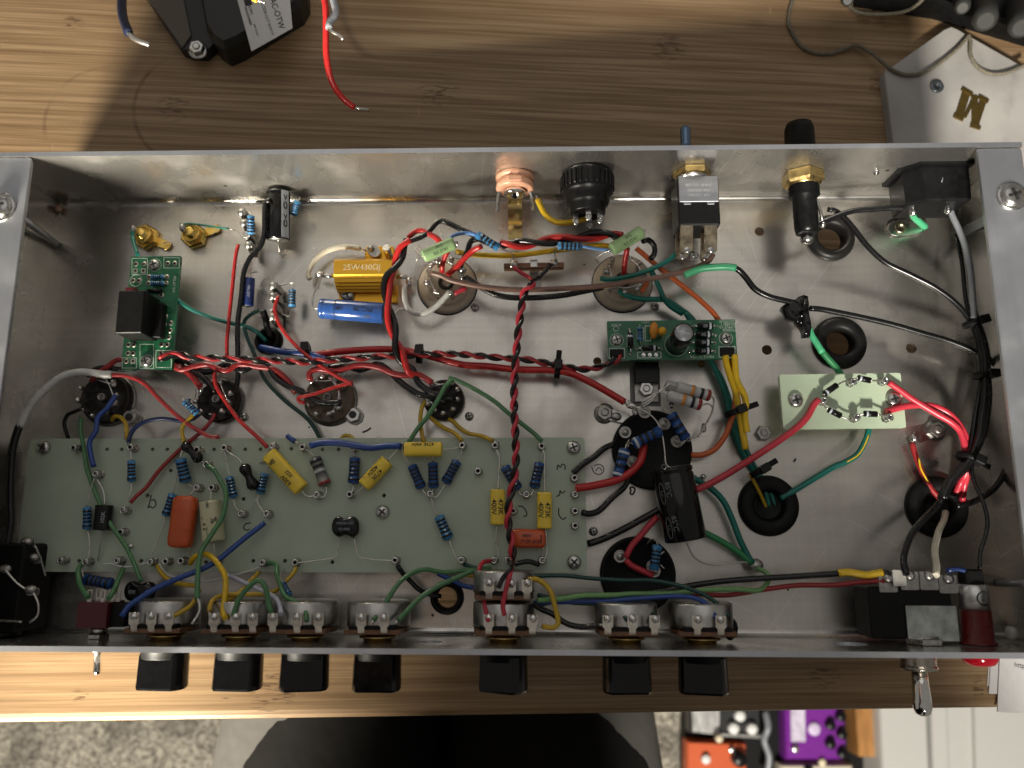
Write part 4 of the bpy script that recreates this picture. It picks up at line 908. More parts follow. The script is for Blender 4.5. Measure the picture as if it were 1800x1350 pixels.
part(t, 'lever', MB().lathe(q, un(V(0, 1, .05)), [(4.8, 0), (4.8, 5), (2.2, 5.2), (2.1, 8), (2.2, 14.0), (1.6, 15.4), (.2, 15.7)], 16), mat('blue_steel', (.16, .24, .36), .25, .8))
# long fuse holder with brass nut
c = onback(1412, 322, 22); t = thing('fuse_holder', 'long black fuse holder with a brass nut on the back wall', 'fuse holder', c)
part(t, 'nut', hexnut(MB(), c + V(0, -.2, 0), V(0, -1, 0), 8.6, 5.0, 6.5, 0, .52), BRASS)
part(t, 'body', MB().lathe(c, V(0, -1, 0), [(6.2, 4)] + [(6.4 if k % 2 else 5.8, 5.0 + k * .55) for k in range(10)] + [(5.0, 10.8), (5.0, 24), (4.5, 26.5), (3.2, 27), (.01, 27)], 22, caps=(True, False)), BLK)
part(t, 'end_terminal', MB().ball(c + V(.5, -28.5, -2), 2.9, 12, 0, (1, .8, 1)), SOLDER)
part(t, 'side_terminal', MB().tube(spline([c + V(4.6, -12, 1), c + V(6.4, -18, 0), c + V(8.2, -23, -3)], .8), .7, 6).ball(c + V(7.5, -22, -2), 1.5, 8), STEEL)
q = V(P(1406, 240, 28)[0], YB + T, 27)
part(t, 'cap', MB().lathe(q, V(0, 1, .05), [(7.2, 0), (7.2, 3.2), (6.3, 3.5), (6.0, 15.2), (5.2, 17.6), (3.0, 18.6), (.1, 18.8)], 24), BLKM)
# mains inlet
c = onback(1631, 316, 22); t = thing('mains_inlet', 'black angular mains inlet on the back wall at right', 'mains inlet', c)
out = [(-12.2, -9.5), (12.2, -9.5), (12.2, 9.0), (-6.5, 9.0), (-12.2, 3.5)]
rs = [[c + V(x * k, -y_, z * k) for x, z in out] for y_, k in ((.1, 1.0), (15.5, .98), (16.5, .92))]
part(t, 'body', MB().rings(rs, smooth=False), BLK)
part(t, 'flange', MB().rings([[c + V(x * k, -y_, z * k) for x, z in out] for y_, k in ((.05, 1.16), (1.2, 1.16), (1.3, 1.1))], smooth=False), BLK)
for px, py, z in ((1607, 348, 24), (1669, 345, 24), (1640, 350, 12)):
    p = P(px, py, z); part(t, 'terminal', MB().rbox(p + V(0, -2, -1.5), 2.6, 8, .7, V(1, 0, 0), un(V(0, 1, .35)), rad=.8, bev=.1).ball(p + V(.3, -4.5, -3), 1.7, 8, 1, (1, 1.4, 1)), [STEEL, SOLDER])
part(t, 'screw', MB().ball(P(1697, 340, 18), 1.6, 8), mat('brown_screw', (.2, .11, .07), .5, .6))
mbt = MB(); text(mbt, '?', c + V(1, -7.5, 9.05), V(-1, .2, 0), V(-.2, -1, 0), 3.0, lift=.05); part(t, 'mark', mbt, INKG)
# ground lug next to the inlet
q = P(1581, 402, .6); e = un(P(1638, 396, .6) - q); t = thing('ground_lug', 'flat tinned ground lug screwed under the mains inlet with a mint stub', 'lug', V(q[0], q[1], 0))
mb = MB().rbox(q + e * 3.0 + V(0, 0, .4), 17, 7.2, .8, e, np.cross(V(0, 0, 1), e), rad=3.5, bev=.15); part(t, 'plate', mb, LEAD)
part(t, 'rivet', MB().lathe(q + V(0, 0, .8), V(0, 0, 1), [(2.6, 0), (2.4, .7), (1.6, .8), (1.4, .2), (.01, .2)], 14, caps=(True, False)), BURNT)
part(t, 'wire_stub', MB().tube(path('1603,370,20 1606,380 1616,390 1626,398,1.8'), 1.5, 8), WM['mint'])
# ------------------------------------------------------------------ solder lugs on the floor
for px, py, tx, ty, lab in ((1062, 727, 1083, 732, 'nut and twisted solder lug beside the upper can capacitor'), (1643, 757, 1608, 770, 'nut and shiny solder lug below the pale diode board')):
    q = P(px, py, .05); e = un(P(tx, ty, .05) - q); t = thing('solder_lug', lab, 'lug', q, 'floor solder lugs')
    part(t, 'tag', MB().rbox(q + e * 4.5 + V(0, 0, 1.2), 13, 5, .8, un(e + V(0, 0, .12)), np.cross(V(0, 0, 1), e), rad=2.2, bev=.1).ball(P(tx, ty, 2.6), 1.9, 8, 0, (1.3, 1, .7)), STEEL)
    part(t, 'washer', MB().lathe(q, V(0, 0, 1), [(4.4, 0), (4.4, .7), (2, .8)], 24), DULL)
    part(t, 'nut', hexnut(MB(), q + V(0, 0, .8), V(0, 0, 1), 3.5, 2.6, 1.7, 0, .4), DULL)
# ------------------------------------------------------------------ can capacitors (bases inside, cans under the chassis)
def table_z(x, y): return TO[2] - (TN[0] * (x - TO[0])) / TN[2]
for px, py, r, lab, lugs in ((1147, 790, 16.8, 'black round can capacitor base carrying three blue resistors', ((1133, 725), (1168, 745), (1190, 776), (1099, 760), (1112, 812))), (1122, 1010, 15.4, 'black round can capacitor base near the front, with one resistor', ((1090, 978), (1147, 996), (1150, 1004)))):
    c = P(px, py, 3); c[2] = 0; t = thing('can_capacitor', lab, 'capacitor', V(c[0], c[1], 0), 'can capacitors')
    part(t, 'base', MB().lathe(c, V(0, 0, 1), [(r, .05), (r, 2.4), (r - .5, 3.0), (r * .92, 3.0), (r * .9, 2.6), (.01, 2.6)], 44, caps=(True, False)), BLKM)
    zt = table_z(c[0], c[1]) + .3 + r * .105
    part(t, 'can', MB().cyl(V(c[0], c[1], -2.1), V(c[0], c[1], min(-6, zt)), r - 1.2, 30), DULL)
    for lx, ly in lugs:
        p = P(lx, ly, 3.2); part(t, 'terminal', MB().lathe(V(p[0], p[1], 2.6), V(0, 0, 1), [(2.7, 0), (2.7, .9), (2.2, 1.0), (1.9, .6), (1.4, 1.5), (.01, 1.7)], 16, caps=(True, False)), DULL)
# ------------------------------------------------------------------ regulator
t = thing('regulator', 'black regulator with a metal tab bolted flat below the small green board', 'regulator', P(1135, 665, 0))
q = P(1136, 656, 2.4); part(t, 'body', MB().rbox(q, 10.2, 9.4, 4.4, rad=.3, bev=.3), BLK)
q2 = P(1136, 690, .9); part(t, 'tab', MB().rbox(q2, 10.2, 8.4, 1.2, rad=.3, bev=.2), DULL)
part(t, 'nut', hexnut(MB(), P(1135, 685, 1.5), V(0, 0, 1), 3.3, 2.6, 1.6, 0, .2), STEEL)
part(t, 'mica_sheet', MB().rbox(P(1134, 680, .12), 13, 17, .15, rad=.2, bev=.02), mat('smoky_mica', (.10, .10, .09), .3))
# ------------------------------------------------------------------ small green supply board
ZP = 14.0
t = sup = thing('supply_board', 'small bright green power supply board with white printing above the regulator', 'circuit board', P(1180, 600, 0))
pn, c, u, v, dx, dy = quad_board(t, 'panel', [(1068, 565), (1292, 561), (1296, 631), (1068, 633)], ZP, 1.6, PCB, .4)
def bx(px, py, w, h, m, name, zz=ZP, ht=1, rad=.2, bev=.1, root=None): return part(root or sup, name, MB().rbox(P(px, py, zz + ht / 2), w, h, ht, rad=rad, bev=bev), m)
def outline(root, x0, y0, x1, y1, z, w=.16, rnd=False, m=None):
    a, b, cc, d = P(x0, y0, z), P(x1, y0, z), P(x1, y1, z), P(x0, y1, z); mb = MB()
    for p, q in ((a, b), (b, cc), (cc, d), (d, a)): e = un(q - p); mb.rbox((p + q) / 2, np.linalg.norm(q - p) + w * 2, w * 2, .06, e, np.cross(V(0, 0, 1), e), rad=.02, bev=.01, seg=2)
    return part(root, 'silkscreen', mb, m or SILK)
def ringmark(root, px, py, r, z, w=.2):
    p = P(px, py, z); return part(root, 'silkscreen', MB().lathe(p, V(0, 0, 1), [(r, 0), (r, .06), (r - w, .06), (r - w, 0)], 28, caps=(False, False)), SILK)
zq = ZP + .02
for px, py in ((1084, 598), (1276, 595)):
    ringmark(t, px, py, 2.9, zq, .22); part(t, 'screw', pan_head(MB(), P(px, py, ZP + .05), 2.4, h=1.5), [STEEL, CROSSM])
    a = P(px, py, ZP - 1.7); part(t, 'standoff', MB().cyl(V(a[0], a[1], .05), a, 2.2, 10), DULL)
outline(t, 1071, 612, 1098, 630, zq); outline(t, 1264, 609, 1292, 628, zq); outline(t, 1121, 619, 1162, 629, zq); outline(t, 1102, 588, 1111, 610, zq); outline(t, 1134, 573, 1144, 599, zq); outline(t, 1120, 576, 1131, 598, zq); outline(t, 1128, 608, 1152, 617, zq)
ringmark(t, 1189, 606, 5.0, zq, .2)
mbt = MB()
for tx, px, py, sz in (('POWER', 1282, 580, 1.7), ('SUPPLY V2.1', 1277, 575, 1.5), ('BOARD 1', 1280, 570, 1.5), ('COLOSSUS', 1280, 565, 1.5), ('MADE IN USA', 1234, 627, 1.6), ('ROHS', 1083, 571, 1.6), ('B+ GND', 1085, 615, 1.4), ('AC  AC', 1277, 612, 1.5), ('LED+', 1134, 566, 1.4)):
    text(mbt, tx, P(px, py, ZP), -u, -v, sz, lift=.05)
part(t, 'silkscreen', mbt, SILK, kind='stuff')
ringmark(t, 1083, 578, 1.2, zq, .2)
for px, py, w, vert in ((1108, 599, 2.4, True), (1142, 612, 2.4, False), (1240, 573, 2.9, False), (1237, 588, 2.9, False), (1236, 602, 2.9, False), (1236, 617, 2.9, False)):
    e = v if vert else u; p = P(px, py, ZP + 1.8); ln = 6.0
    d_ = part(t, 'diode', MB().cyl(p - e * ln / 2, p + e * ln / 2, w / 2, 14), BLK)
    part(d_, 'cathode_band', MB().lathe(p + e * (ln / 2 - 1.6), e, [(w / 2 + .04, 0), (w / 2 + .04, .9)], 14, caps=(False, False)), BANDW)
    part(d_, 'lead', MB().tube(spline([p - e * (ln / 2 - .2), p - e * (ln / 2 + 1.6), p - e * (ln / 2 + 2.4) - V(0, 0, 1.8)], .6), .38, 6).ball(p - e * (ln / 2 + 2.4) - V(0, 0, 1.6), .8, 6).tube(spline([p + e * (ln / 2 - .2), p + e * (ln / 2 + 1.4), p + e * (ln / 2 + 2.2) - V(0, 0, 1.8)], .6), .38, 6).ball(p + e * (ln / 2 + 2.2) - V(0, 0, 1.6), .8, 6), SOLDER)
mbt = MB()
for tx, px, py in (('B3', 1240, 572), ('2V', 1237, 587), ('40', 1238, 601), ('S7', 1237, 616)): text(mbt, tx, P(px, py, ZP + 3.3), -u, -v, 1.8, lift=.02)
part(t, 'diode_print', mbt, INKG)
p = P(1125, 587, ZP + 1.6)
mbr = MB(); hh = 5.4; prof = [(.3, 0), (.9, .1), (1.1, .5), (1.1, 1.1)]
mbr.lathe(p - v * hh / 2, v, [(.3, 0), (1.15, .1), (1.15, 1.0), (1.0, 1.0), (1.0, 1.5), (1.0, 1.9), (1.0, 2.4), (1.0, 2.8), (1.0, 3.3), (1.0, 3.7), (1.0, 4.4), (1.15, 4.4), (1.15, 5.3), (.3, 5.4)], 12, [0, 0, 0, 1, 0, 1, 0, 1, 0, 1, 0, 0, 0])
part(t, 'resistor', mbr, [RESB, BAND]); part(t, 'lead', MB().tube([p - v * 4.4 - V(0, 0, 1.6), p - v * 3.8, p + v * 3.8, p + v * 4.4 - V(0, 0, 1.6)], .3, 6), LEAD)
OD = mat('ceramic_orange', (.62, .25, .03), .35); p = P(1147, 590, ZP); e = un(P(1148, 582, ZP + 6) - p)
part(t, 'disc_capacitor', MB().ball(p + V(0, 1.2, 4.0), 3.7, 14, 0, (.48, 1, 1)), OD)
part(t, 'bead_capacitor', MB().ball(P(1164, 582, ZP + 6), 1.75, 12, 0, (1, 1, 1.3)).cyl(P(1161, 592, ZP + .3), P(1164, 584, ZP + 5), .6, 8), mat('bead_yellow', (.7, .36, .02), .3))
base = P(1189, 607, ZP); topc = P(1193, 580, ZP + 17); topc = base + V(0, 0, 17)
q = part(t, 'electrolytic_capacitor', MB().lathe(base, V(0, .06, 1), [(4.3, .1), (4.3, 1.2), (4.0, 1.6), (4.3, 2.0), (4.3, 16.2), (4.05, 16.9), (3.6, 16.8)], 28), BLKG)
part(q, 'vent_top', MB().lathe(base + V(0, .06 * 16.6, 16.72), V(0, .06, 1), [(3.55, 0), (3.5, .2), (.01, .2)], 24).rbox(base + V(0, 1.0, 17.0), 5.5, .25, .12, un(V(1, -.25, 0)), un(V(.25, 1, 0)), rad=.02, bev=.01, mi=1), [mat('vent_grey', (.42, .43, .45), .4, .6), INKW])
for px, py, w in ((1084, 621, 5.4), (1278, 618, 5.6)): bx(px, py, w, 3.0, BLKM, 'terminal_block', ht=2.0)
for k in range(3): shared(t, 'header_pin', 'hp', lambda m: m.cyl(V(0, 0, -.1), V(0, 0, .5), .8, 10).cyl(V(0, 0, .4), V(0, 0, 1.2), .35, 8), [SOLDER], P(1131 + k * 11, 624, ZP))
# ------------------------------------------------------------------ relay board at left
ZL = 14.0
t = rb = thing('relay_board', 'narrow green relay board with a black relay at the left end', 'circuit board', P(262, 550, 0))
pn, c, u, v, dx, dy = quad_board(t, 'panel', [(231, 451), (318, 450), (302, 648), (212, 650)], ZL, 1.6, PCB, .3)
zq = ZL + .02
def pad(px, py, sq=False):
    def f(m):
        if sq: m.rbox(V(0, 0, .06), 2.1, 2.1, .12, rad=.1, bev=.02); m.cyl(V(0, 0, .1), V(0, 0, .16), .6, 10, 1)
        else: m.lathe(V(0, 0, 0), V(0, 0, 1), [(1.15, 0), (1.15, .12), (.62, .14)], 14, caps=(True, False)); m.lathe(V(0, 0, 0), V(0, 0, 1), [(.62, .1), (.01, .1)], 12, 1, caps=(True, False))
    shared(rb, 'pad', 'pad%d' % sq, f, [mat('tinned_pad', (.5, .48, .40), .35, 1), BORE], P(px, py, ZL))
for px, py, sq in ((239, 464, 0), (253, 464, 0), (238, 476, 1), (252, 476, 1), (295, 463, 0), (307, 463, 0), (234, 493, 0), (244, 493, 0), (262, 487, 0), (293, 487, 0), (261, 498, 0), (292, 498, 0), (284, 519, 0), (226, 606, 0), (235, 606, 0), (225, 621, 0), (234, 621, 0), (222, 635, 0), (234, 635, 1), (284, 606, 0), (294, 606, 0), (283, 621, 0), (299, 581, 0), (297, 593, 0), (289, 570, 0), (300, 568, 0), (291, 557, 0)): pad(px, py, sq)
outline(t, 232, 454, 259, 482, zq, .12); outline(t, 288, 453, 315, 471, zq, .12); outline(t, 215, 629, 240, 647, zq, .12); outline(t, 274, 616, 301, 646, zq, .12); outline(t, 246, 605, 270, 648, zq, .12)
ringmark(t, 239, 493, 2.7, zq)
for px, py in ((272, 466), (258, 635)):
    ringmark(t, px, py, 2.9, zq, .2); part(t, 'screw', pan_head(MB(), P(px, py, ZL + .05), 2.4, h=1.5), [STEEL, CROSSM])
    a = P(px, py, ZL - 1.7); part(t, 'standoff', MB().cyl(V(a[0], a[1], .05), a, 2.2, 10), DULL)
for py in (487, 498):
    p = P(277, py, ZL + 1.5); mbr = MB(); mbr.lathe(p - u * 2.7, u, [(.3, 0), (1.1, .1), (1.1, 1.0), (.95, 1.0), (.95, 1.5), (.95, 1.9), (.95, 2.4), (.95, 2.8), (.95, 3.3), (.95, 3.7), (.95, 4.4), (1.1, 4.4), (1.1, 5.3), (.3, 5.4)], 12, [0, 0, 0, 1, 0, 1, 0, 1, 0, 1, 0, 0, 0])
    q = part(t, 'resistor', mbr, [RESB, BAND]); part(q, 'lead', MB().tube([p - u * 3.5 - V(0, 0, 1.4), p - u * 3.0, p + u * 3.0, p + u * 3.5 - V(0, 0, 1.4)], .3, 6), LEAD)
p = P(272, 511, ZL + 1.0); part(t, 'diode', MB().cyl(p - u * 3, p + u * 3, .9, 10), BLK)
q = P(242, 556, ZL + 7); rl = part(t, 'relay', MB().rbox(P(243, 556, ZL + 7.1), 11.0, 18.2, 14, u, v, rad=.5, bev=.4), BLKM)
part(t, 'jumper_block', MB().rbox(P(234, 513, ZL + 3), 4, 2.4, 5.5, u, v, rad=.2, bev=.2), mat('dark_red_plastic', (.10, .008, .012), .4))
part(t, 'chip', MB().rbox(P(275, 565, ZL + 2.2), 6.5, 15, 4.2, u, v, rad=.3, bev=.2), BLKM)
mbt = MB()
for k, tx in enumerate(('RELAY SW',)): text(mbt, tx, P(306 - k * 5, 500 + 22 * k, ZL), -v, u, 1.6, lift=.05)
part(t, 'silkscreen', mbt, SILK, kind='stuff')
for tx, px, py in (('15', 288, 571), ('A', 299, 571), ('15', 287, 595), ('0', 298, 595)): part(t, 'silkscreen', text(MB(), tx, P(px, py, ZL + .2), u, v, 1.8, lift=.05), SILK)
# ------------------------------------------------------------------ diode board at right
ZD = 13.0
t = db = thing('diode_board', 'pale green board with four small black diodes at the right', 'circuit board', P(1480, 705, 0))
quad_board(t, 'panel', [(1371, 658), (1583, 656), (1593, 751), (1376, 755)], ZD, 2.2, BOARD2, .8)
DT = [(1449, 703), (1501, 670), (1557, 668), (1507, 733), (1565, 733)]
for x, y in DT:
    p = P(x, y, ZD + 4.6); p[2] = ZD; shared(t, 'turret', 'ts', turret_sold, [STEEL, BORE], p, random.uniform(0, 6))
for px, py in ((1398, 704), (1570, 702)):
    part(t, 'screw', pan_head(MB(), P(px, py, ZD + .05), 3.1, h=2.0, ph=random.random()), [STEEL, CROSSM]); a = P(px, py, ZD - 2.3)
    part(t, 'standoff', MB().cyl(V(a[0], a[1], .05), a, 2.6, 12), mat('nylon_white', (.6, .6, .56), .4))
for a, b, ls, lab in (((1449, 692, ZD + 4), (1471, 677, ZD + 4), ('1449,692,17 1448,698,16', '1471,677,17 1482,671 1498,668,16'), 'small black diode at the upper left of the pale board'), ((1508, 664, ZD + 4), (1530, 669, ZD + 4), ('1508,664,17 1503,668,16', '1530,669,17 1540,669 1552,670,16'), 'small black diode at the upper right of the pale board'), ((1456, 720, ZD + 4), (1478, 731, ZD + 4), ('1456,720,17 1448,712 1446,706,16', '1478,731,17 1492,738 1503,738,16'), 'small black diode at the lower left of the pale board'), ((1519, 727, ZD + 4), (1541, 728, ZD + 4), ('1519,727,17 1510,730,16', '1541,728,17 1550,730 1560,732,16'), 'small black diode at the lower right of the pale board')):
    A, Bp = P(*a), P(*b); e = un(Bp - A); q = thing('diode', lab, 'diode', (A + Bp) / 2 - V(0, 0, 1.2), 'diodes on the pale board')
    part(q, 'body', MB().cyl(A, Bp, 1.25, 14), BLK); part(q, 'cathode_band', MB().lathe(A + e * .6, e, [(1.29, 0), (1.29, .8)], 14, caps=(False, False)), BANDW)
    for l in ls: lead(q, l, .4)
# ------------------------------------------------------------------ potentiometers and knobs on the front wall
POTZ = 21.0
def potentiometer(px, label, knob_label, knob_rot, lug_off=(-6.5, 0, 6.5), y0=0.0, rad=12.0, knob=True, depth=9.5):
    c = PY(px, 1128, 0); c = V(c[0], y0, POTZ); t = thing('potentiometer', label, 'potentiometer', c, 'potentiometers along the front panel')
    d = V(0, 1, 0)
    part(t, 'bushing', MB().lathe(c, d, [(5.6, .1), (5.6, 1.2), (7.2, 1.25), (7.2, 2.0), (5.0, 2.1), (5.0, 3.6)], 22), BRASS)
    part(t, 'wafer', MB().lathe(c, d, [(rad - .4, 3.4), (rad - .4, 5.2)], 32).rbox(c + V(0, 4.3, rad * .55), rad * 1.75, 1.7, rad * 1.0, rad=.3, bev=.2), PHEN)
    part(t, 'can', MB().lathe(c, d, [(rad, 5.6), (rad, 6.8), (rad, 5.4 + depth - 1.0), (rad * .98, 5.4 + depth - .3), (rad * .92, 5.4 + depth), (.01, 5.4 + depth)], 36, caps=(True, False)), DULLP)
    part(t, 'wafer_gap', MB().rbox(c + V(0, 5.9, rad * .62), rad * 1.45, 1.6, rad * .85, rad=.2, bev=.1), BLKM)
    for k, lx in enumerate(lug_off):
        p = c + V(lx, 3.6, rad * .9)
        mb = MB(); rs = []
        for q in spline([p + V(0, -.3, -1), p + V(0, .3, 1.5), p + V(0, 2.6, 2.6), p + V(0, 5.4, 2.9), p + V(0, 7.4, 3.1)], .6):
            w = 1.2 if (q - p)[1] < 3.2 else 1.9
            rs.append([q + V(-w, 0, -.2), q + V(w, 0, -.2), q + V(w, 0, .2), q + V(-w, 0, .2)])
        mb.rings(rs, smooth=False)
        mb.ball(p + V(random.uniform(-.3, .3), 6.2, 3.3), 1.5, 8, 1, (1, 1.1, .7))
        part(t, 'lug', mb, [LUGM, SOLDER])
    if knob:
        k0 = V(c[0], -T, POTZ); e = V(math.cos(knob_rot), 0, math.sin(knob_rot)); f = V(-math.sin(knob_rot), 0, math.cos(knob_rot))
        kt = thing('control_knob', knob_label, 'knob', k0, 'black knobs along the front panel')
        part(kt, 'skirt', MB().lathe(k0, V(0, -1, 0), [(9.4, .3), (9.4, .9), (8.8, 1.2), (8.6, 4.4), (8.2, 4.8), (.01, 4.8)], 36, caps=(True, False)), BLKM)
        mb = MB()
        R_ = 9.3; W_ = 6.2
        sec = []
        for q in np.linspace(-.72, .72, 9): sec.append((R_ * math.cos(q), R_ * math.sin(q)))
        for q in np.linspace(math.pi - .72, math.pi + .72, 9): sec.append((R_ * math.cos(q), R_ * math.sin(q)))
        rs = []
        for y_, kk in ((3.2, .97), (15.2, 1.0), (16.0, .95)): rs.append([k0 + e * a * kk + f * b * kk + V(0, -y_, 0) for a, b in sec])
        part(kt, 'grip', mb.rings(rs, smooth=False), BLKG)
        part(kt, 'pointer_line', MB().rbox(k0 + e * 6 + V(0, -16.05, 0), 5.5, .1, .7, e, V(0, 1, 0), rad=.05, bev=.02), INKW)
    return t
DULLP = mat('pot_can', (.50, .49, .47), .32, 1, var=.25, vscale=180, bump=.08); LUGM = mat('tinned_lug', (.75, .70, .62), .35, .8, var=.15)
potentiometer(274, 'first potentiometer from the left, beside the dark red toggle', 'leftmost black knob below the front panel', .10)
potentiometer(411, 'second potentiometer from the left, with yellow wires on its lugs', 'second black knob from the left below the front panel', .06, (-5.5, 2.5, 9))
potentiometer(531, 'third potentiometer from the left, with green wires and a white lug', 'third black knob from the left, slightly turned', -.22, (-9, 0, 8))
potentiometer(661, 'fourth potentiometer from the left, fed by two green wires', 'fourth black knob from the left, at the edge of the lit wood', .0, (-4, 4.5))
potentiometer(885, 'front half of the double potentiometer under the twisted pair', 'black knob below the twisted pair, turned so its side catches light', .5, (-5, 3.5, 11), rad=11.8)
potentiometer(885, 'rear half of the double potentiometer with two red wires', '', 0, (-5, 3.0, 9), y0=12.5, rad=11.8, knob=False, depth=8.5)
potentiometer(1100, 'sixth potentiometer from the left, with three bright lugs', 'sixth black knob from the left in the shadowed wood', -.12, (-8, 1, 9))
potentiometer(1231, 'rightmost potentiometer with one unused lug and a sleeved capacitor', 'rightmost black knob below the front panel', .2, (-4, 4.5))
c = P(1286, 1104, 22); solo('disc_capacitor', MB().ball(c, 2.4, 12, 0, (1, 1.6, .9)).ball(c + V(-.5, -3, -1), 1.7, 10), BLKM, 'small dark capacitor at the right side of the rightmost potentiometer', 'capacitor')
# small dark red toggle
c = PY(148, 1128, 0); c = V(c[0], 0, 21); t = thing('mini_toggle', 'small dark red toggle switch at the left end of the front panel', 'switch', c)
part(t, 'body', MB().rbox(c + V(0, 9.2, 0), 11.6, 9.6, 13, rad=.2, bev=.2), mat('dark_red_body', (.085, .010, .014), .35, var=.15))
part(t, 'side_body', MB().rbox(c + V(8.7, 9.0, -1.0), 5.4, 8.6, 10, rad=.2, bev=.2), BLKM)
part(t, 'nut', hexnut(MB(), c + V(0, .2, 0), V(0, 1, 0), 4.2, 1.8, 3), STEEL); part(t, 'bushing', MB().cyl(c + V(0, 2, 0), c + V(0, 4.5, 0), 3, 14), STEEL)
for dx, dz in ((-2.8, 4.2), (2.4, 4.2), (5.0, 2.0), (7.2, 2.0), (-2.8, -2), (2.4, -2)):
    p = c + V(dx, 14, dz); mb = MB()
    for s_ in (-1, 1): mb.rbox(p + V(s_ * .75, 2.2, 0), .45, 4.6, .35, rad=.1, bev=.05)
    mb.rbox(p + V(0, 4.3, 0), 1.9, .5, .35, rad=.1, bev=.05).rbox(p + V(0, .6, 0), 1.9, 1.4, .35, rad=.1, bev=.05)
    part(t, 'lug', mb, LUGM)
part(t, 'outer_nut', MB().lathe(c + V(0, -T, 0), V(0, -1, 0), [(3.4, .05), (3.4, 1.4), (2.6, 1.5), (2.6, 2.8)], 16), STEEL)
part(t, 'lever', MB().lathe(c + V(0, -T - 2.4, 0), V(.06, -1, -.08), [(1.2, 0), (1.35, 7.5), (1.1, 8.6), (.2, 8.9)], 14), CHROME)
# mains toggle switch on the front wall
c = PY(1622, 1134, 0); c = V(c[0], 0, 22); t = thing('mains_switch', 'big black mains toggle switch with a bright steel bracket at front right', 'switch', c)
part(t, 'body', MB().rbox(c + V(-2, 11.4, -7.0), 31, 19, 14, rad=1, bev=.5), BLKM)
part(t, 'bracket', MB().rbox(c + V(5.2, 7.6, .5), 19, 13.0, 1.0, rad=.4, bev=.2), mat('mottled_zinc', (.50, .53, .50), .32, 1, var=.45, vscale=160, bump=.2))
part(t, 'nut', hexnut(MB(), c + V(2, .2, 0), V(0, 1, 0), 6.8, 2.4, 5), STEEL)
for px, py in ((1562, 1018), (1600, 1014), (1634, 1014), (1668, 1020)):
    p = P(px, py, 23); part(t, 'terminal', MB().rbox(p + V(0, -1.5, -1), 7.0, 7.0, .9, rad=.6, bev=.2).lathe(p + V(0, .5, -.6), V(0, 0, 1), [(1.9, 0), (1.9, 1.0), (.8, 1.5)], 10), DULL)
part(t, 'solder_tag', MB().rbox(P(1581, 1016, 24), 5.0, 6.0, .5, rad=.3, bev=.1), mat('pale_tag', (.62, .60, .55), .5, .3))
q = c + V(-1, -T, 0)
part(t, 'bushing', MB().lathe(q, V(0, -1, 0), [(6.2, .05)] + [(6.3 if k % 2 else 5.9, .5 + k * .45) for k in range(12)] + [(6.6, 6.2), (6.4, 7.0), (4, 7.2), (.1, 7.2)], 26), mat('nickel_thread', (.42, .38, .33), .25, 1, var=.1))
part(t, 'lever', MB().lathe(q + V(0, -7, 0), V(0, -1, 0), [(2.7, 0), (2.9, 5), (3.3, 11), (3.3, 13.5), (2.6, 15.5), (1.2, 16.3), (.1, 16.4)], 22), CHROME)
# pilot lamp
c = PY(1728, 1135, 0); c = V(c[0], 0, 22); t = thing('pilot_lamp', 'dark red pilot lamp with a silver sleeve at the right end of the front panel', 'lamp', c)
part(t, 'holder', MB().lathe(c, V(0, 1, 0), [(6.4, .2), (6.4, 1.0), (5.6, 1.2), (5.4, 12.6)], 24), mat('dark_red_holder', (.10, .004, .006), .3))
part(t, 'sleeve', MB().lathe(c, V(0, 1, 0), [(5.2, 12.6), (5.2, 21.6), (4.4, 22)], 28), mat('satin_sleeve', (.62, .62, .62), .3, .9))
part(t, 'end_cap', MB().rbox(c + V(-.2, 24.5, 0), 6.6, 6.0, 7, rad=1, bev=.6), BLKM)
mb = MB(); up = un(CAM - (c + V(0, 17, 5)))
for r_, a0, a1, wd in ((2.5, .2, 4.4, .35), (1.6, 0, 6.3, 0)):
    pts = []
    for q in np.linspace(a0, a1, 24):
        x = 1.2 + r_ * math.cos(q + 1.0); y = r_ * math.sin(q + 1.0); an = x / 5.2; pts.append(c + V(5.24 * math.sin(an), 17 + y, 5.24 * math.cos(an)))
    if wd: mb.tube(pts, .28, 5)
part(t, 'emblem', mb, INK)
part(t, 'lens', MB().lathe(c + V(0, -T, 0), V(0, -1, 0), [(6.6, .05), (6.6, 2.0), (6.2, 3.4), (5.0, 5.0), (2.5, 5.7), (.1, 5.8)], 26), mat('red_lens', (.32, .004, .012), .1, trans=.3, var=.05))
# black input jack in the lower left corner
p = P(22, 1040, 12); t = thing('input_jack', 'shadowed black input jack with crusted lugs in the lower left corner', 'jack', V(p[0], p[1], 0))
part(t, 'body', MB().rbox(V(-HX + 10.5, 19, 15), 19, 34, 20, rad=1.5, bev=.8), BLKM)
part(t, 'sleeve', MB().lathe(V(-HX + 10, 2.2, 18), V(0, -1, 0), [(7.5, -1.5), (7.5, 2)], 20), BLK)
for px, py, z in ((47, 952, 22), (58, 980, 20), (54, 1036, 26), (10, 1000, 26)):
    part(t, 'lug', MB().ball(P(px, py, z), 2.0, 8, 0, (1.3, .9, .7)).rbox(P(px + 4, py + 4, z - 2), 5, 3, .6, rad=.8, bev=.1), DULL)
for l in ('62,960,20 72,985 80,1012,14', '8,1000,27 30,1025 52,1040,26', '58,1040,26 67,1060 66,1082 52,1094,25', '0,1091,26 38,1093,26'): lead(t, l, .5)
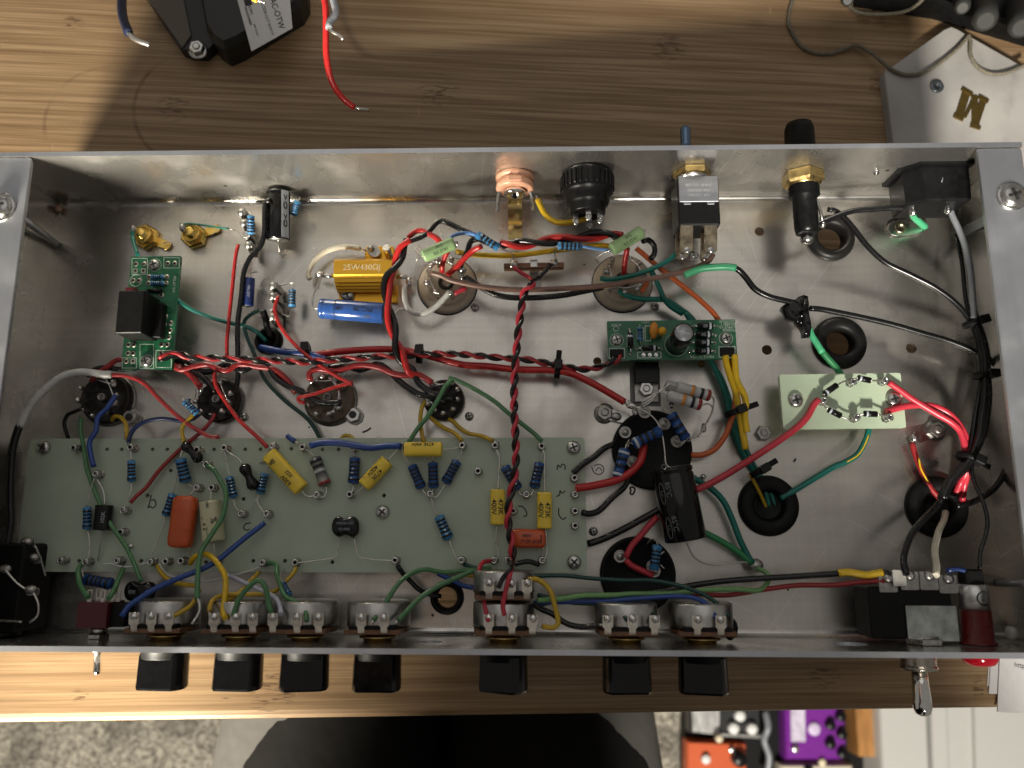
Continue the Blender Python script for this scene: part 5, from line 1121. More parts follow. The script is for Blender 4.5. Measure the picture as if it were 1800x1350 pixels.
# ------------------------------------------------------------------ wires
w = wire
w('teal', 1.0, 'short teal wire dropping from the left gold phono jack to the relay board', '233,406,9 234,420 242,448,15')
w('teal', .55, 'thin teal wire across the right gold phono jack to the terminal strip', '317,394,8 335,393 365,397 402,402,9', ends='b')
w('teal', 1.05, 'teal wire curving from the relay board to the small left grommet', '312,527,13 330,540 355,552 395,565 429,573 452,584 468,600,4')
w('red', .9, 'slim red wire running straight down from the upper left terminal strip', '419,430,9 415,446 409,500 402,567 399,600 399,628,9')
w('black', 1.15, 'black wire looping round the electrolytic capacitor and down to the second socket', '476,352,17 468,355 465,380 465,402 460,429 440,453 429,478 424,522 418,567 418,624 418,665 414,690,8')
w('red', .85, 'slim red wire from the lower left terminal strip to the third socket', '489,520,12 483,544 489,565 500,584 529,616 562,642 590,660 619,676,13')
w('red', .85, 'short red wire lying across the third small tube socket', '620,672,13 590,680 550,693 524,700 527,706 536,708,11')
w('dgreen', .9, 'dark green wire sweeping from the left strip down to the turret board', '455,545,8 438,555 429,566 433,589 449,627 464,664 496,700 540,736 552,752 563,772,4')
w('blue', 1.6, 'short fat blue sleeve starting at the small left grommet', '457,610,6 475,614 496,618 540,622 560,627 575,634,8')
w('black', 1.5, 'black sleeve going from the lower left strip into the small grommet', '462,545,9 467,560 469,573 476,594,3')
twisted('dred', 'black', .82, 12.5, 'red wire of the thin twist running from relay board to supply board', 'black wire of the thin twist running from relay board to supply board',
  '300,624,15 316,622 333,628 370,629 407,631 473,633 540,636 584,632 629,629 673,626 729,624 758,622 813,623 880,629 924,632 969,640 1000,646 1024,649 1050,646 1066,641,11', ext1=('279,630,17 288,624', '1085,636 1091,624,16'), ext2=('279,634,16 290,632', '1074,638 1080,626,16'))
w('red', 1.6, 'thick red wire crossing the middle to the bare joint by the can capacitor', '553,624,7 607,617 684,614 729,619 769,630 813,641 858,644 902,649 969,651 1002,656 1036,671 1080,696 1098,707,13')
w('dred', 1.4, 'heavy red heater wire twisting past the second and third sockets', '300,640,11 318,650 340,645 365,641 396,652 420,641 451,644 484,651 504,668 520,690,10')
w('black', 1.4, 'heavy black heater wire twisting past the second and third sockets', '303,637,9 330,636 352,652 372,653 400,640 425,652 452,640 470,643 484,663 505,678 530,688 560,706 600,708,11')
w('dred', 1.4, 'heavy red wire from the third to the rightmost small socket', '546,668,12 544,656 556,649 590,652 629,642 662,645 696,658 740,662 760,673,12')
w('black', 1.4, 'heavy black wire looping from the third to the rightmost small socket', '578,646,10 605,643 635,650 664,640 682,650 700,668 718,682 740,694 770,697 798,703,11')
w('dred', 1.4, 'heavy red wire dropping from under the relay board onto the second socket', '304,640,9 320,648 338,662 352,680,11')
w('black', 1.4, 'heavy black wire dropping from under the relay board onto the second socket', '322,642,10 345,655 362,668 380,688,11')
w('dred', 1.2, 'red wire leaving the left side of the relay board toward the first socket', '217,632,12 205,633 190,644 172,656 160,670,11')
w('black', 1.2, 'black wire under the relay board leading to the first socket', '240,648,10 210,649 185,646 165,650 152,662,11')
w('white', 1.7, 'white sleeve arching over the first small tube socket at far left', '197,659,15 180,658 160,655 140,654 111,661 78,686 49,719 33,751,20', cat='sleeve')
w('black', 1.65, 'black cable continuing from the white sleeve down the left wall', '34,748,20 27,770 22,790 19,830 18,880 19,915 12,960,22')
w('dred', .95, 'red wire leaving the white sleeve for the turret board', '195,659,15 222,661 251,672 278,699 311,730 344,754 372,768 386,768,14')
w('blue', 1.15, 'kinked blue wire dropping from the first socket to the turret board', '204,694,12 195,708 187,719 172,734 169,757 158,776 160,801 165,820,15')
w('dyellow', .95, 'short yellow wire hooked between the first socket and a turret', '197,740,7 200,733 211,733 221,745 223,772,13', ends='b')
w('dblue', .95, 'dark blue wire bowing up between a turret and the second socket', '226,778,14 230,763 240,750 256,741 284,736 322,740 340,736 352,727,12')
w('black', .85, 'short black wire loop at the upper left of the turret board', '144,718,10 130,724 119,729 113,743 116,758 121,772,6')
w('green', .95, 'long green wire falling from the first socket to the mica capacitor', '142,735,8 142,757 147,785 153,824 169,869 189,913 222,962 236,991 248,1022,18')
w('dyellow', .9, 'yellow wire bending from the blue resistor to the black dogbone', '345,722,14 334,735 322,748 320,762 324,776,15')
w('dred', .9, 'red wire slanting from the second socket down to a turret', '378,728,9 374,736 356,757 322,785 300,806 278,829 256,858 240,872 229,884,15')
w('red', .9, 'red wire bowing from the second socket to the long yellow capacitor', '377,655,12 379,676 400,711 422,740 451,767 470,786,14')
w('blue', 1.5, 'fat blue sleeve along the top edge of the turret board', '545,784,15 560,779 585,778 607,780 630,784 651,787 680,784 705,784,15', cat='sleeve')
w('blue', 1.1, 'stubby blue wire end at the top edge of the turret board', '505,766,13 511,771 518,776,14', ends='b')
w('dyellow', .9, 'yellow wire arc just peeping over the board top edge', '598,773,8 605,766 614,766 624,774,8')
w('green', 1.05, 'green wire slanting from the rightmost small socket down to the board', '797,668,14 785,676 775,694 762,716 750,734 736,751 718,778,14')
w('green', 1.0, 'green wire curving from the rightmost small socket to the far turret', '789,664,14 800,667 813,673 836,685 858,698 875,710 891,724 920,747 940,763 953,776,15')
w('dyellow', .95, 'yellow wire going straight down behind the level yellow capacitor', '748,704,9 742,715 739,733 740,753 745,778,12')
w('dyellow', .95, 'middle yellow wire from the rightmost small socket to a turret', '757,734,8 766,742 780,752 800,762 812,775,14', ends='b')
w('dyellow', .95, 'right yellow wire from the rightmost small socket to a turret', '789,737,8 798,742 808,752 824,762 845,766 867,775,14', ends='b')
twisted('pink', 'black', .88, 11.5, 'pink wire of the twist hanging over the middle of the chassis', 'black wire of the twist hanging over the middle of the chassis',
  '935,500,24 922,514 917,540 911,584 907,629 904,673 904,718 906,762 907,800 906,824 900,858 894,891 894,924 899,953 902,980,24', ext1=('903,470,15 914,478 929,487', '897,1008 889,1038 884,1066 887,1082,36'), ext2=('968,465,15 958,477 946,489', '897,1000 884,1016 875,1034,36'))
w('pink', .95, 'pink wire dropping from a turret to the front half of the double potentiometer', '862,986,15 850,988 843,998 842,1016 849,1047 856,1084 858,1090,36')
w('black', .95, 'black wire end joining the rear half of the double potentiometer', '894,986,16 900,998 901,1013 899,1030,35')
w('black', 1.05, 'short black wire arching between two turrets at the board lower right', '905,992,16 915,989 930,987 948,993,14')
w('green', 1.05, 'green wire from the fourth potentiometer toward the double potentiometer', '700,1090,34 712,1078 736,1053 769,1031 802,1016 836,1002 862,999,16', ends='a')
w('green', 1.0, 'second green wire from the fourth potentiometer bowing along the board edge', '657,1090,34 664,1080 680,1056 702,1024 724,1007 747,1001 780,1006 824,1002 850,1002,14', ends='a')
w('black', 1.1, 'black wire from a turret into the small grommet at the front', '699,995,13 708,1008 718,1018 736,1036 752,1044 775,1048,3')
w('dgreen', .85, 'dark green wire stretching along the front to the rightmost potentiometer', '815,992,12 860,1004 913,1012 991,1012 1044,1017 1100,1020 1144,1020 1200,1031 1244,1049 1268,1068 1282,1084,30')
w('lgreen', 1.05, 'pale green wire running along the front to the joint at lower right', '945,1055,30 965,1054 991,1052 1024,1047 1078,1046 1111,1044 1178,1043 1244,1037 1300,1036 1333,1038 1347,1028 1351,1013 1343,1004 1329,999,9')
w('blue', .95, 'blue wire running under the pale green one to the rightmost potentiometer', '935,1060,20 1000,1058 1067,1056 1133,1051 1190,1048 1220,1051 1240,1060 1252,1073 1259,1088,33')
w('dgreen', .85, 'dark green wire ending at the right lug of the sixth potentiometer', '945,1046,18 1000,1059 1067,1062 1111,1066 1138,1073 1150,1084 1154,1096,32')
w('dgreen', .85, 'dark green wire ending at the middle lug of the sixth potentiometer', '1066,1052,20 1078,1062 1090,1074 1102,1090,34')
w('black', 1.25, 'black wire stretching along the front floor to the yellow sleeve', '940,1064,6 1000,1052 1100,1046 1180,1036 1211,1030 1267,1022 1333,1017 1400,1013 1475,1008,20')
w('yellow', 1.6, 'yellow sleeve on the black wire at the mains switch', '1473,1008,20 1490,1006 1505,1008 1522,1011 1540,1008 1552,1006,22', cat='sleeve')
w('black', 1.3, 'black stub between the yellow sleeve and the mains switch', '1551,1006,22 1557,1007 1563,1013,23')
w('dred', 1.05, 'red wire stretching along the front floor to the mains switch', '1150,1044,7 1200,1042 1240,1045 1278,1046 1344,1036 1400,1029 1467,1028 1511,1023 1555,1021,22')
w('dyellow', 1.05, 'yellow wire looping round the right side of the double potentiometer', '928,1019,30 940,1018 953,1023 968,1040 976,1069 981,1096 974,1103 953,1101,33', ends='b')
w('black', 1.15, 'black wire sagging between the double and the sixth potentiometer', '938,1062,26 952,1071 969,1078 996,1096 1022,1102 1052,1099,33', ends='b')
w('blue', 1.05, 'blue wire passing over the small front grommet', '770,1008,9 787,1016 800,1022 813,1029 836,1034,14')
w('dyellow', .9, 'yellow wire mostly hidden above the double potentiometer', '815,1010,10 835,1013 866,1012,12')
w('green', 1.05, 'green wire from a turret to the left lug of the dark red toggle', '143,993,14 138,1000 139,1022 145,1036 155,1050,28')
w('green', 1.05, 'green wire from a turret to the right lugs of the dark red toggle', '217,997,13 213,1008 207,1022 200,1038 191,1052,28')
w('white', .38, 'bare tinned wire strung between two turrets at the board lower left', '180,992,14 196,991 213,996 233,996 250,992 262,988,14', name='bare_wire')
w('dyellow', .95, 'yellow wire sagging below the board at left, ending under a green wire', '277,994,12 281,1003 289,1013 307,1024 326,1028 345,1030 350,1040,26')
w('white', .38, 'long bare tinned wire weaving along the board front edge', '279,990,14 287,1002 296,1011 322,1017 353,1022 384,1018 415,1010 440,1003 458,996,13', name='bare_wire')
w('blue', 1.2, 'long blue wire slanting across the lower left of the turret board', '465,919,14 450,931 429,947 405,967 384,984 360,998 333,1009 289,1027 262,1041 244,1053 226,1066 214,1084,32')
w('green', 1.05, 'green wire bowing round the cream capacitor down to the potentiometers', '364,818,14 376,826 387,844 396,862 397,882 389,913 378,930 367,947 355,966 350,985 348,1010 347,1040 347,1053,30')
w('white', .45, 'bare wire hooking from the green wire to the first potentiometer', '347,1050,30 351,1062 350,1076 343,1088 337,1097,34', name='bare_wire')
w('yellow', 1.15, 'bright yellow wire arching over the board edge to the second potentiometer', '335,990,14 340,981 350,976 362,974 374,981 387,996 396,1014 396,1040 392,1078 396,1086,35')
w('dyellow', .95, 'yellow wire running level above the second and third potentiometers', '368,1075,34 370,1062 377,1052 398,1045 440,1045 470,1043 485,1038 500,1024 516,1007 520,998,14', ends='a')
w('dyellow', .95, 'short yellow wire crossing behind the green loop', '455,1006,13 448,1014 440,1022 425,1038 412,1048 395,1056,28')
w('dyellow', .95, 'short yellow wire slanting to the right lug of the first potentiometer', '346,1050,27 335,1065 322,1074 306,1083 298,1088,34')
w('lav', .95, 'pale lavender wire slanting down to the third potentiometer', '398,1010,14 412,1016 429,1024 464,1040 484,1051 491,1063 494,1080,34')
w('green', 1.05, 'green wire forming a tall loop between the second and third potentiometers', '410,1084,35 414,1068 422,1050 436,1033 453,1020 463,1026 469,1042 472,1062 478,1078,34')
w('green', 1.0, 'green wire winding from a turret to the third potentiometer', '470,991,13 481,990 487,997 487,1010 493,1029 500,1047 515,1056 530,1064 538,1078 539,1092,35')
w('grey', 1.35, 'grey wire falling from the mains inlet into the right hand loom', '1669,362,20 1673,377 1684,400 1691,417 1700,445 1706,475 1710,526 1712,560,18')
w('black', .95, 'thin black wire beside the grey one below the mains inlet', '1681,412,8 1685,430 1691,463 1698,528 1706,560,14')
w('black', 1.35, 'stout black wire from the mains inlet to the long fuse holder', '1591,366,22 1560,366 1533,368 1505,370 1484,375 1458,385 1428,398,20')
w('black', 1.25, 'black wire curving from the fuse holder down to the right hand loom', '1456,368,20 1466,370 1480,379 1500,401 1524,432 1556,461 1600,483 1644,506 1678,531 1698,553 1712,575,16')
for k, (dx, lab) in enumerate(((-5, 'left black wire of the loom along the right end wall'), (3, 'middle black wire of the loom along the right end wall'), (9, 'right black wire of the loom along the right end wall'))):
    w('black', 1.3, lab, ' '.join('%g,%g,%g' % (x + dx * s, y, 14 + (3 if k == 1 else 0)) for x, y, s in ((1706, 545, .6), (1712, 566, .7), (1721, 592, .8), (1728, 623, .8), (1730, 654, .7), (1727, 697, 1.3), (1722, 730, 1.5), (1717, 763, 1.4), (1704, 803, .8), (1692, 822, .8), (1668, 848, .7), (1655, 876, .6))))
w('black', 1.4, 'black wire leaving the right grommet for the mains switch', '1665,858,9 1650,884 1629,907 1604,936 1593,962 1588,985 1593,1010,26')
w('black', 1.35, 'long black wire from the shiny tape joint passing behind the right flange', '1424,542,14 1440,543 1467,548 1511,557 1567,570 1622,586 1667,599 1711,617 1742,634 1764,659 1779,690 1786,730 1784,770 1775,805 1760,842 1744,862 1711,882 1680,890,8')
w('black', 1.4, 'black wire from the mint sleeve to the shiny tape joint', '1290,470,20 1300,476 1311,488 1327,508 1351,521 1378,528 1400,533,15')
w('mint', 1.7, 'mint green sleeve tapering beside the power switch terminals', '1203,484,17 1218,477 1233,472 1250,470 1267,469 1280,469 1294,471,20', cat='sleeve')
w('mint', 1.5, 'bright mint green wire below the shiny tape joint', '1421,575,13 1427,590 1436,604 1446,620,12')
w('pgreen', 1.5, 'dark green wire end running over the open grommet to the pale board', '1445,618,12 1455,630 1467,643 1479,660,10')
w('teal', 1.35, 'teal wire with a yellow stripe curving from the pale board to the big grommet', '1528,745,9 1526,760 1520,777 1507,799 1487,812 1467,820 1433,840 1400,860 1372,876,2')
w('yellow', .35, 'thin yellow stripe wire lying along the teal wire under the pale board', '1527,764,11.4 1521,780 1509,799 1489,812,10', name='tracer')
w('pink', 1.45, 'upper pink wire from the pale board to the right hand loom', '1562,672,15 1569,677 1585,688 1600,699 1644,726 1673,743 1687,757 1693,772 1697,795,15')
w('pink', 1.45, 'lower pink wire from the pale board to the right hand loom', '1557,724,15 1575,718 1600,713 1625,712 1645,715 1667,726 1687,748 1698,772 1703,800,13')
w('pink', 1.4, 'pink wire leaving the loom tie for the right grommet', '1704,808,13 1702,820 1695,838 1689,847 1680,868,4')
w('pink', 1.4, 'second pink wire bent into the right grommet', '1705,812,12 1700,835 1696,850 1691,880,3')
w('pink', 1.45, 'long pink wire from the pale board slanting to the black capacitor', '1440,702,16 1433,708 1418,734 1400,752 1367,776 1322,806 1311,813 1267,840 1240,854 1222,862,12')
w('dred', 1.25, 'red wire with a yellow tracer from the shiny lug to the right grommet', '1603,778,4 1606,790 1611,806 1622,833 1636,858 1653,878,2')
w('yellow', .4, 'yellow tracer on the red wire below the shiny lug', '1615,805,6.5 1618,822 1626,838 1632,848,5', name='tracer')
w('cream', 1.4, 'cream wire rising from the mains switch into the right grommet', '1662,900,3 1659,915 1651,931 1644,958 1643,975 1646,994 1645,1012,24')
w('black', .85, 'thin black wire from the loom to the pilot lamp', '1708,815,14 1709,830 1712,847 1720,864 1731,891 1736,918 1732,944 1723,972 1722,1000,22')
w('dblue', 1.0, 'dark wire bridging the mains switch and the pilot lamp', '1665,1003,24 1680,1000 1700,1004 1712,1008,24')
w('orange', 1.25, 'orange wire from the right power socket passing under the supply board to the can', '1118,436,14 1130,446 1156,468 1189,494 1233,530 1260,558 1278,600 1290,660 1292,715 1284,741 1275,765 1256,790 1236,799 1215,800,8')
w('teal', 1.2, 'teal wire from the right power socket up to the big toggle switch', '1055,489,15 1066,491 1089,489 1120,482 1144,473 1165,463 1180,453 1197,436,16')
w('teal', 1.2, 'teal wire dropping from its neighbour at the right power socket', '1146,477,15 1151,488 1158,503 1168,526 1178,538 1200,552,8')
w('teal', 1.25, 'teal wire leaving the lower edge of the right power socket', '1087,510,13 1095,516 1107,521 1130,526 1150,526 1172,528 1196,543 1218,562 1235,600 1250,637 1267,663 1282,703 1289,730 1300,763 1312,792 1326,820 1346,852 1356,869 1364,898,-2')
w('teal', 1.3, 'second teal wire of the bundle below the supply board', '1205,548,10 1222,580 1243,622 1258,650 1274,690 1282,725 1292,760 1303,792 1318,818 1332,840 1345,865 1352,890,-2')
w('dyellow', .8, 'yellow brown wire end deep inside the large middle grommet', '1318,834,10 1327,850 1338,872 1347,893,-2')
w('yellow', 1.5, 'left yellow wire hanging from the right end of the supply board', '1275,624,15 1277,640 1284,663 1292,685 1298,714 1303,745 1311,790,10')
w('yellow', 1.5, 'right yellow wire hanging from the right end of the supply board', '1291,623,15 1292,640 1295,668 1306,690 1311,706 1309,730 1313,760,12')
w('teal', 1.4, 'teal wire curving behind the black capacitor to the joint at lower right', '1216,838,8 1232,848 1249,858 1271,880 1287,913 1300,947 1312,972 1322,990,6')
w('pgreen', 1.4, 'green wire from under the black capacitor to the joint at lower right', '1236,935,7 1250,942 1267,951 1296,969 1310,980 1322,990,6')
w('black', 1.35, 'black wire from the right turret column up to the can capacitor', '1008,831,14 1022,818 1044,803 1062,788 1080,780,8')
w('red', 1.7, 'thick red wire from the right turret column curving onto the can capacitor', '1012,858,15 1030,856 1056,851 1080,845 1096,838 1114,825 1126,810 1130,794 1132,782,10')
w('black', 1.35, 'black wire from the right turret column under the blue resistor', '1023,901,13 1035,903 1049,900 1060,892 1071,880 1085,867 1096,858 1107,838,7')
w('black', 1.5, 'black wire under the black capacitor running to the board end', '1033,956,5 1050,951 1067,944 1090,933 1111,922 1151,900 1165,893,7')
w('pink', 1.35, 'pink wire from the black capacitor to the lower can capacitor', '1156,908,9 1142,923 1124,944 1110,960 1100,980,7')
w('pink', 1.35, 'pink wire across the lower can capacitor base', '1100,984,7 1110,994 1122,1000 1135,1006 1148,1012,7')
w('cream', 1.3, 'cream sleeved wire arching over the left end of the gold resistor', '633,437,7 617,434 602,434 586,437 573,442 560,451 551,461 544,474 542,484 545,491,6', ends='a')
w('white', 1.3, 'white wire looping from the gold resistor to the left power socket', '711,503,8 711,518 713,533 720,545 731,551 745,551 756,546 770,535 782,523 791,512,14')
w('yellow', 1.35, 'yellow wire from the copper coloured jack to the black ribbed socket', '945,350,20 950,362 958,376 968,386 980,391 1000,391 1030,385,18', ends='ab')
w('yellow', 1.3, 'bright yellow wire stretched between the two power tube sockets', '801,442,13 820,446 860,449 902,449 940,445 969,441 1010,436 1058,431 1076,434,13')
w('brown', 1.25, 'brown wire swinging from the left power socket to the big toggle switch', '757,479,18 775,484 791,492 820,499 847,504 902,509 950,509 991,507 1040,504 1080,500 1111,494 1150,489 1178,483 1210,475 1233,466 1247,457 1253,447,17')
w('black', 1.35, 'black wire sagging between the two power tube sockets', '818,487,14 838,500 858,512 875,519 900,523 947,523 990,519 1036,510 1060,505,13')
w('red', 1.3, 'bright red wire of the heavy twist entering the left power socket', '846,433,24 832,440 815,456 800,472 786,483,15')
w('black', 1.3, 'black wire loop of the heavy twist entering the left power socket', '862,428,20 840,420 828,424 822,440 815,455 808,470,15')
w('red', 1.2, 'red wire end dropping under the green resistor on the left power socket', '788,440,20 782,452 778,466 777,478,13')
w('red', 1.2, 'red wire end dropping under the green resistor on the right power socket', '1103,436,22 1100,450 1098,466 1096,484,13')
w('black', 1.3, 'black wire hooking round the right green resistor', '1130,424,20 1140,422 1150,432 1150,447 1142,456,14')
w('black', 1.3, 'black wire rising as a peak above the left power socket', '720,424,20 745,414 758,402 768,391 776,388 790,393 810,403 828,411 850,424 868,430,20')
w('red', 1.3, 'red wire crossing under the black peak beside the left power socket', '718,418,20 728,408 740,405 752,410 768,419 778,432,20')
twisted('red', 'black', 1.3, 27, 'red wire of the heavy twist along the top between the power sockets', 'black wire of the heavy twist along the top between the power sockets',
  '880,430,20 905,429 935,428 960,424 985,421 1013,419 1045,414 1075,412 1092,418,20', phase=1.0)
twisted('red', 'black', 1.35, 27, 'red wire of the heavy twist beside the gold resistor', 'black wire of the heavy twist beside the gold resistor',
  '718,420,20 707,436 702,452 694,470 683,488 680,510 683,540 690,575 697,604 707,632 722,652,14', phase=.6, ext1=(None, '738,660 757,671,12'), ext2=(None, '735,672 760,690 785,694,12'))
w('skyblue', .9, 'pale blue sleeved lead from the left green resistor', '787,423,25 797,414 812,410 826,410 838,413,24', cat='sleeve')
w('skyblue', .75, 'pale blue sleeved lead touching the right green resistor', '1022,433,22 1040,436 1058,439 1074,440,24', cat='sleeve')
w('pink', 1.2, 'short pink wire on the front rim of the left power socket', '798,516,9 808,511 820,506,10')
w('orange', 1.0, 'tiny orange and yellow wire end on the right power socket', '1128,513,12 1134,503 1138,496,12')
# joints and tape
def crumple(pts, z, h, label, name, cat):
    a = [P(x, y, z + random.uniform(-1, 2)) for x, y in pts]; c = sum(a) / len(a); mb = MB(); ring2 = []
    fine = []
    for i in range(len(a)):
        for t_ in (0, .5): fine.append(a[i] * (1 - t_) + a[(i + 1) % len(a)] * t_ + V(0, 0, random.uniform(-.8, .8)))
    rs = []
    for k, zz in ((.9, -h * .5), (1, -h * .1), (.98, h * .2), (.75, h * .55), (.45, h * .3), (.2, h * .6)): rs.append([c + (p - c) * k * random.uniform(.93, 1.05) + V(0, 0, zz + random.uniform(-.25, .25) * h) for p in fine])
    return solo(name, mb.rings(rs), BLKG, label, cat)
crumple([(1371, 540), (1392, 530), (1412, 517), (1420, 521), (1421, 545), (1427, 575), (1423, 592), (1414, 594), (1408, 578), (1395, 565), (1380, 558)], 13, 5, 'crumpled shiny black tape joint right of the brown wire', 'tape_joint', 'tape')
o = thing('soldered_joint', 'dark soldered joint of green wires on the floor at lower right', 'joint', P(1327, 994, 0))
part(o, 'solder_blob', MB().ball(P(1327, 994, 4), 3.0, 10, 0, (1.2, 1, 1)), DULL)
o = thing('soldered_joint', 'bright bare joint at the end of the thick red wire', 'joint', P(1110, 712, 10))
part(o, 'solder_blob', MB().ball(P(1110, 713, 13), 1.5, 8, 0, (1.6, 1, .8)).ball(P(1116, 723, 12), 1.6, 8, 0, (.8, 1.3, .8)), SOLDER)
part(o, 'bare_strand', MB().tube(path('1098,708,13 1106,710 1114,714,13'), .7, 6).tube(path('1105,703,14 1111,714 1118,722,13'), .45, 6), LEAD)
# zip ties
def ziptie(px, py, z, dirv, r, label, tail=6):
    c = P(px, py, z); d = un(dirv); t = thing('cable_tie', label, 'cable tie', c - V(0, 0, r), 'black cable ties')
    part(t, 'band', MB().lathe(c - d * 1.2, d, [(r, 0), (r + .5, .1), (r + .5, 2.3), (r, 2.4)], 20), BLKM)
    s = un(np.cross(V(0, 0, 1), d)); part(t, 'head', MB().rbox(c + s * (r * .4) + V(0, 0, r + .8), 4.2, 3.4, 3, s, d, rad=.5, bev=.3), BLK)
    part(t, 'tail', MB().rbox(c + s * (r + tail / 2) + V(0, 0, r * .2), tail, 2.3, .9, s, d, rad=.4, bev=.2), BLKM)
ziptie(738, 624, 9, V(1, -.1, 0), 3.2, 'black cable tie on the thick red wire, left one', 1.5)
ziptie(980, 650, 9, V(1, -.1, 0), 3.4, 'black cable tie on the thick red wire near the supply board', 5)
ziptie(1292, 724, 12, V(.35, -1, 0), 4.0, 'black cable tie round the teal and yellow bundle', 6)
ziptie(1334, 828, 10, V(.6, -1, 0), 3.6, 'black cable tie at the mouth of the large middle grommet', 5)
ziptie(1712, 568, 15, V(.25, -1, 0), 4.0, 'topmost cable tie on the right hand loom', 2)
ziptie(1729, 660, 15, V(0, -1, 0), 3.8, 'middle cable tie on the right hand loom with a tail to the left', -13)
ziptie(1703, 806, 14, V(-.5, -1, 0), 4.4, 'lowest cable tie on the right hand loom by the pink wires', 4)
ziptie(540, 617, 8, V(1, .1, 0), 2.6, 'small cable tie at the end of the fat blue sleeve', 1)
# hand drawn marks on the chassis floor
def floor_mark(txt, w_=.28): stroke(ch, txt, .05, w_)
for tt in ('1110,862,.06 1107,858 1112,856 1116,860 1112,869 1108,868 1109,862', '1083,735,.06 1079,728 1084,722 1088,728 1084,738 1090,735', '1177,712,.06 1180,707 1184,712', '1040,820,.06 1044,830 1052,834 1060,830 1061,822 1053,816 1044,819', '1047,828,.06 1053,822 1058,828', '1395,812,.06 1399,806', '637,760,.06 645,757 652,752', '1183,716,.06 1178,717'): floor_mark(tt, .2 if '1040' in tt or '1047' in tt else .4)
# ------------------------------------------------------------------ things on the table
# output transformer at the top left
z0 = 0
def box_on_table(mb, corners, h0, h1, bev=1.0, mi=0, shrink=.985):
    lo = [PT(x, y, h0) for x, y in corners]; a = [p + TN * (h1 - h0) for p in lo]; c = sum(a) / len(a)
    mb.rings([lo, [p - TN * bev for p in a], [c + (p - c) * shrink for p in a]], mi, smooth=False); return c
TRB = mat('transformer_black', (.010, .010, .010), .42, var=.3, bump=.15, bscale=500)
t = thing('output_transformer', 'black bell shaped transformer with a white label at the upper left', 'transformer', PT(400, 30, 0))
mb = MB()
box_on_table(mb, [(352, -60), (330, -180), (480, -220), (545, -20), (546, 25), (535, 44), (430, 108), (408, 117), (390, 105), (378, 84)], 0, 17, 4, shrink=.93)
part(t, 'bell_cover', mb, TRB)
mb = MB(); box_on_table(mb, [(252, -60), (300, -200), (362, -200), (395, 0), (408, 70), (368, 108), (340, 106), (325, 100), (258, 0)], 0, 7, 1)
part(t, 'core_flange', mb, TRB)
mb = MB(); box_on_table(mb, [(262, -40), (320, -40), (345, 80), (330, 101), (268, 14)], 0, 8, .3); part(t, 'lamination', mb, mat('lamination_grey', (.10, .085, .065), .5, .4))
q = PT(348, 88, 7); part(t, 'bolt', hexnut(MB(), q, TN, 3.6, 3.0, 1.8, 0, .3).lathe(q - TN * .4, TN, [(4.6, 0), (4.6, .5), (3, .5)], 18), STEEL)
LB = mat('label_white', (.52, .51, .50), .55, var=.04)
la, lb, lc, ld = PT(415, -8, 17.2), PT(506, -40, 17.2), PT(514, 49, 17.2), PT(442, 90, 17.2)
e = un((PT(502, 45, 17.2) - PT(478, -30, 17.2))); f = np.cross(TN, e)
lt = part(t, 'label', MB().rings([[p - TN * .3 for p in (la, lb, lc, ld)], [la, lb, lc, ld]], smooth=False), LB)
mbt = MB()
def lay(tx, px, py, sz, bold=.02): text(mbt, tx, PT(px, py, 17.22), e, f, sz, lift=.04, bold=bold)
lay('AC-OTW', 487, 24, 4.0, .06); lay('CODE:1217 WWYY', 470, 34, 2.1); lay('PACIFIC', 440, 16, 1.7, .03); lay('TRANSFORMER', 436, 28, 1.5, .04); lay('600-123-001', 450, 53, 1.3)
part(lt, 'print', mbt, INK)
part(t, 'logo_block', MB().rbox(PT(436, 4, 17.35), 3.4, 3.4, .1, e, f, rad=.1, bev=.02), INK)
def twire(col, r, label, pts, bare=None, n=10):
    ps = spline([PT(*a) for a in pts], 1.5); o = solo('wire', MB().tube(ps, r, n), WM[col], label, 'wire')
    if bare:
        part(o, 'bare_end', MB().tube(spline([ps[-1]] + [PT(*a) for a in bare], .8), r * .5, 8), LEAD)
    return o
twire('navy', 1.55, 'blurred navy wire with a stripped end hanging in at the upper left', [(218, -30, 105), (214, 0, 108), (216, 30, 110), (226, 58, 112)], [(235, 68, 112), (248, 74, 112), (264, 79, 112)])
twire('red', 1.35, 'long red wire with a stripped end beside the transformer', [(566, -20, 60), (572, 10, 60), (573, 50, 58), (574, 100, 54), (584, 145, 48), (605, 175, 42), (623, 189, 40)], [(630, 191, 40), (640, 192, 39), (649, 194, 38)])
twire('grey', 1.5, 'grey wire with a tinned tip beside the red transformer lead', [(580, -20, 66), (588, 8, 66), (590, 25, 66), (580, 38, 66), (578, 50, 66)], [(584, 56, 66), (596, 62, 66), (604, 70, 66)])
twire('yellow', .9, 'yellow wire stub with a solder tip over the transformer label', [(438, -15, 62), (445, -2, 62), (452, 2, 62)], [(458, 2, 62), (466, 6, 62)])
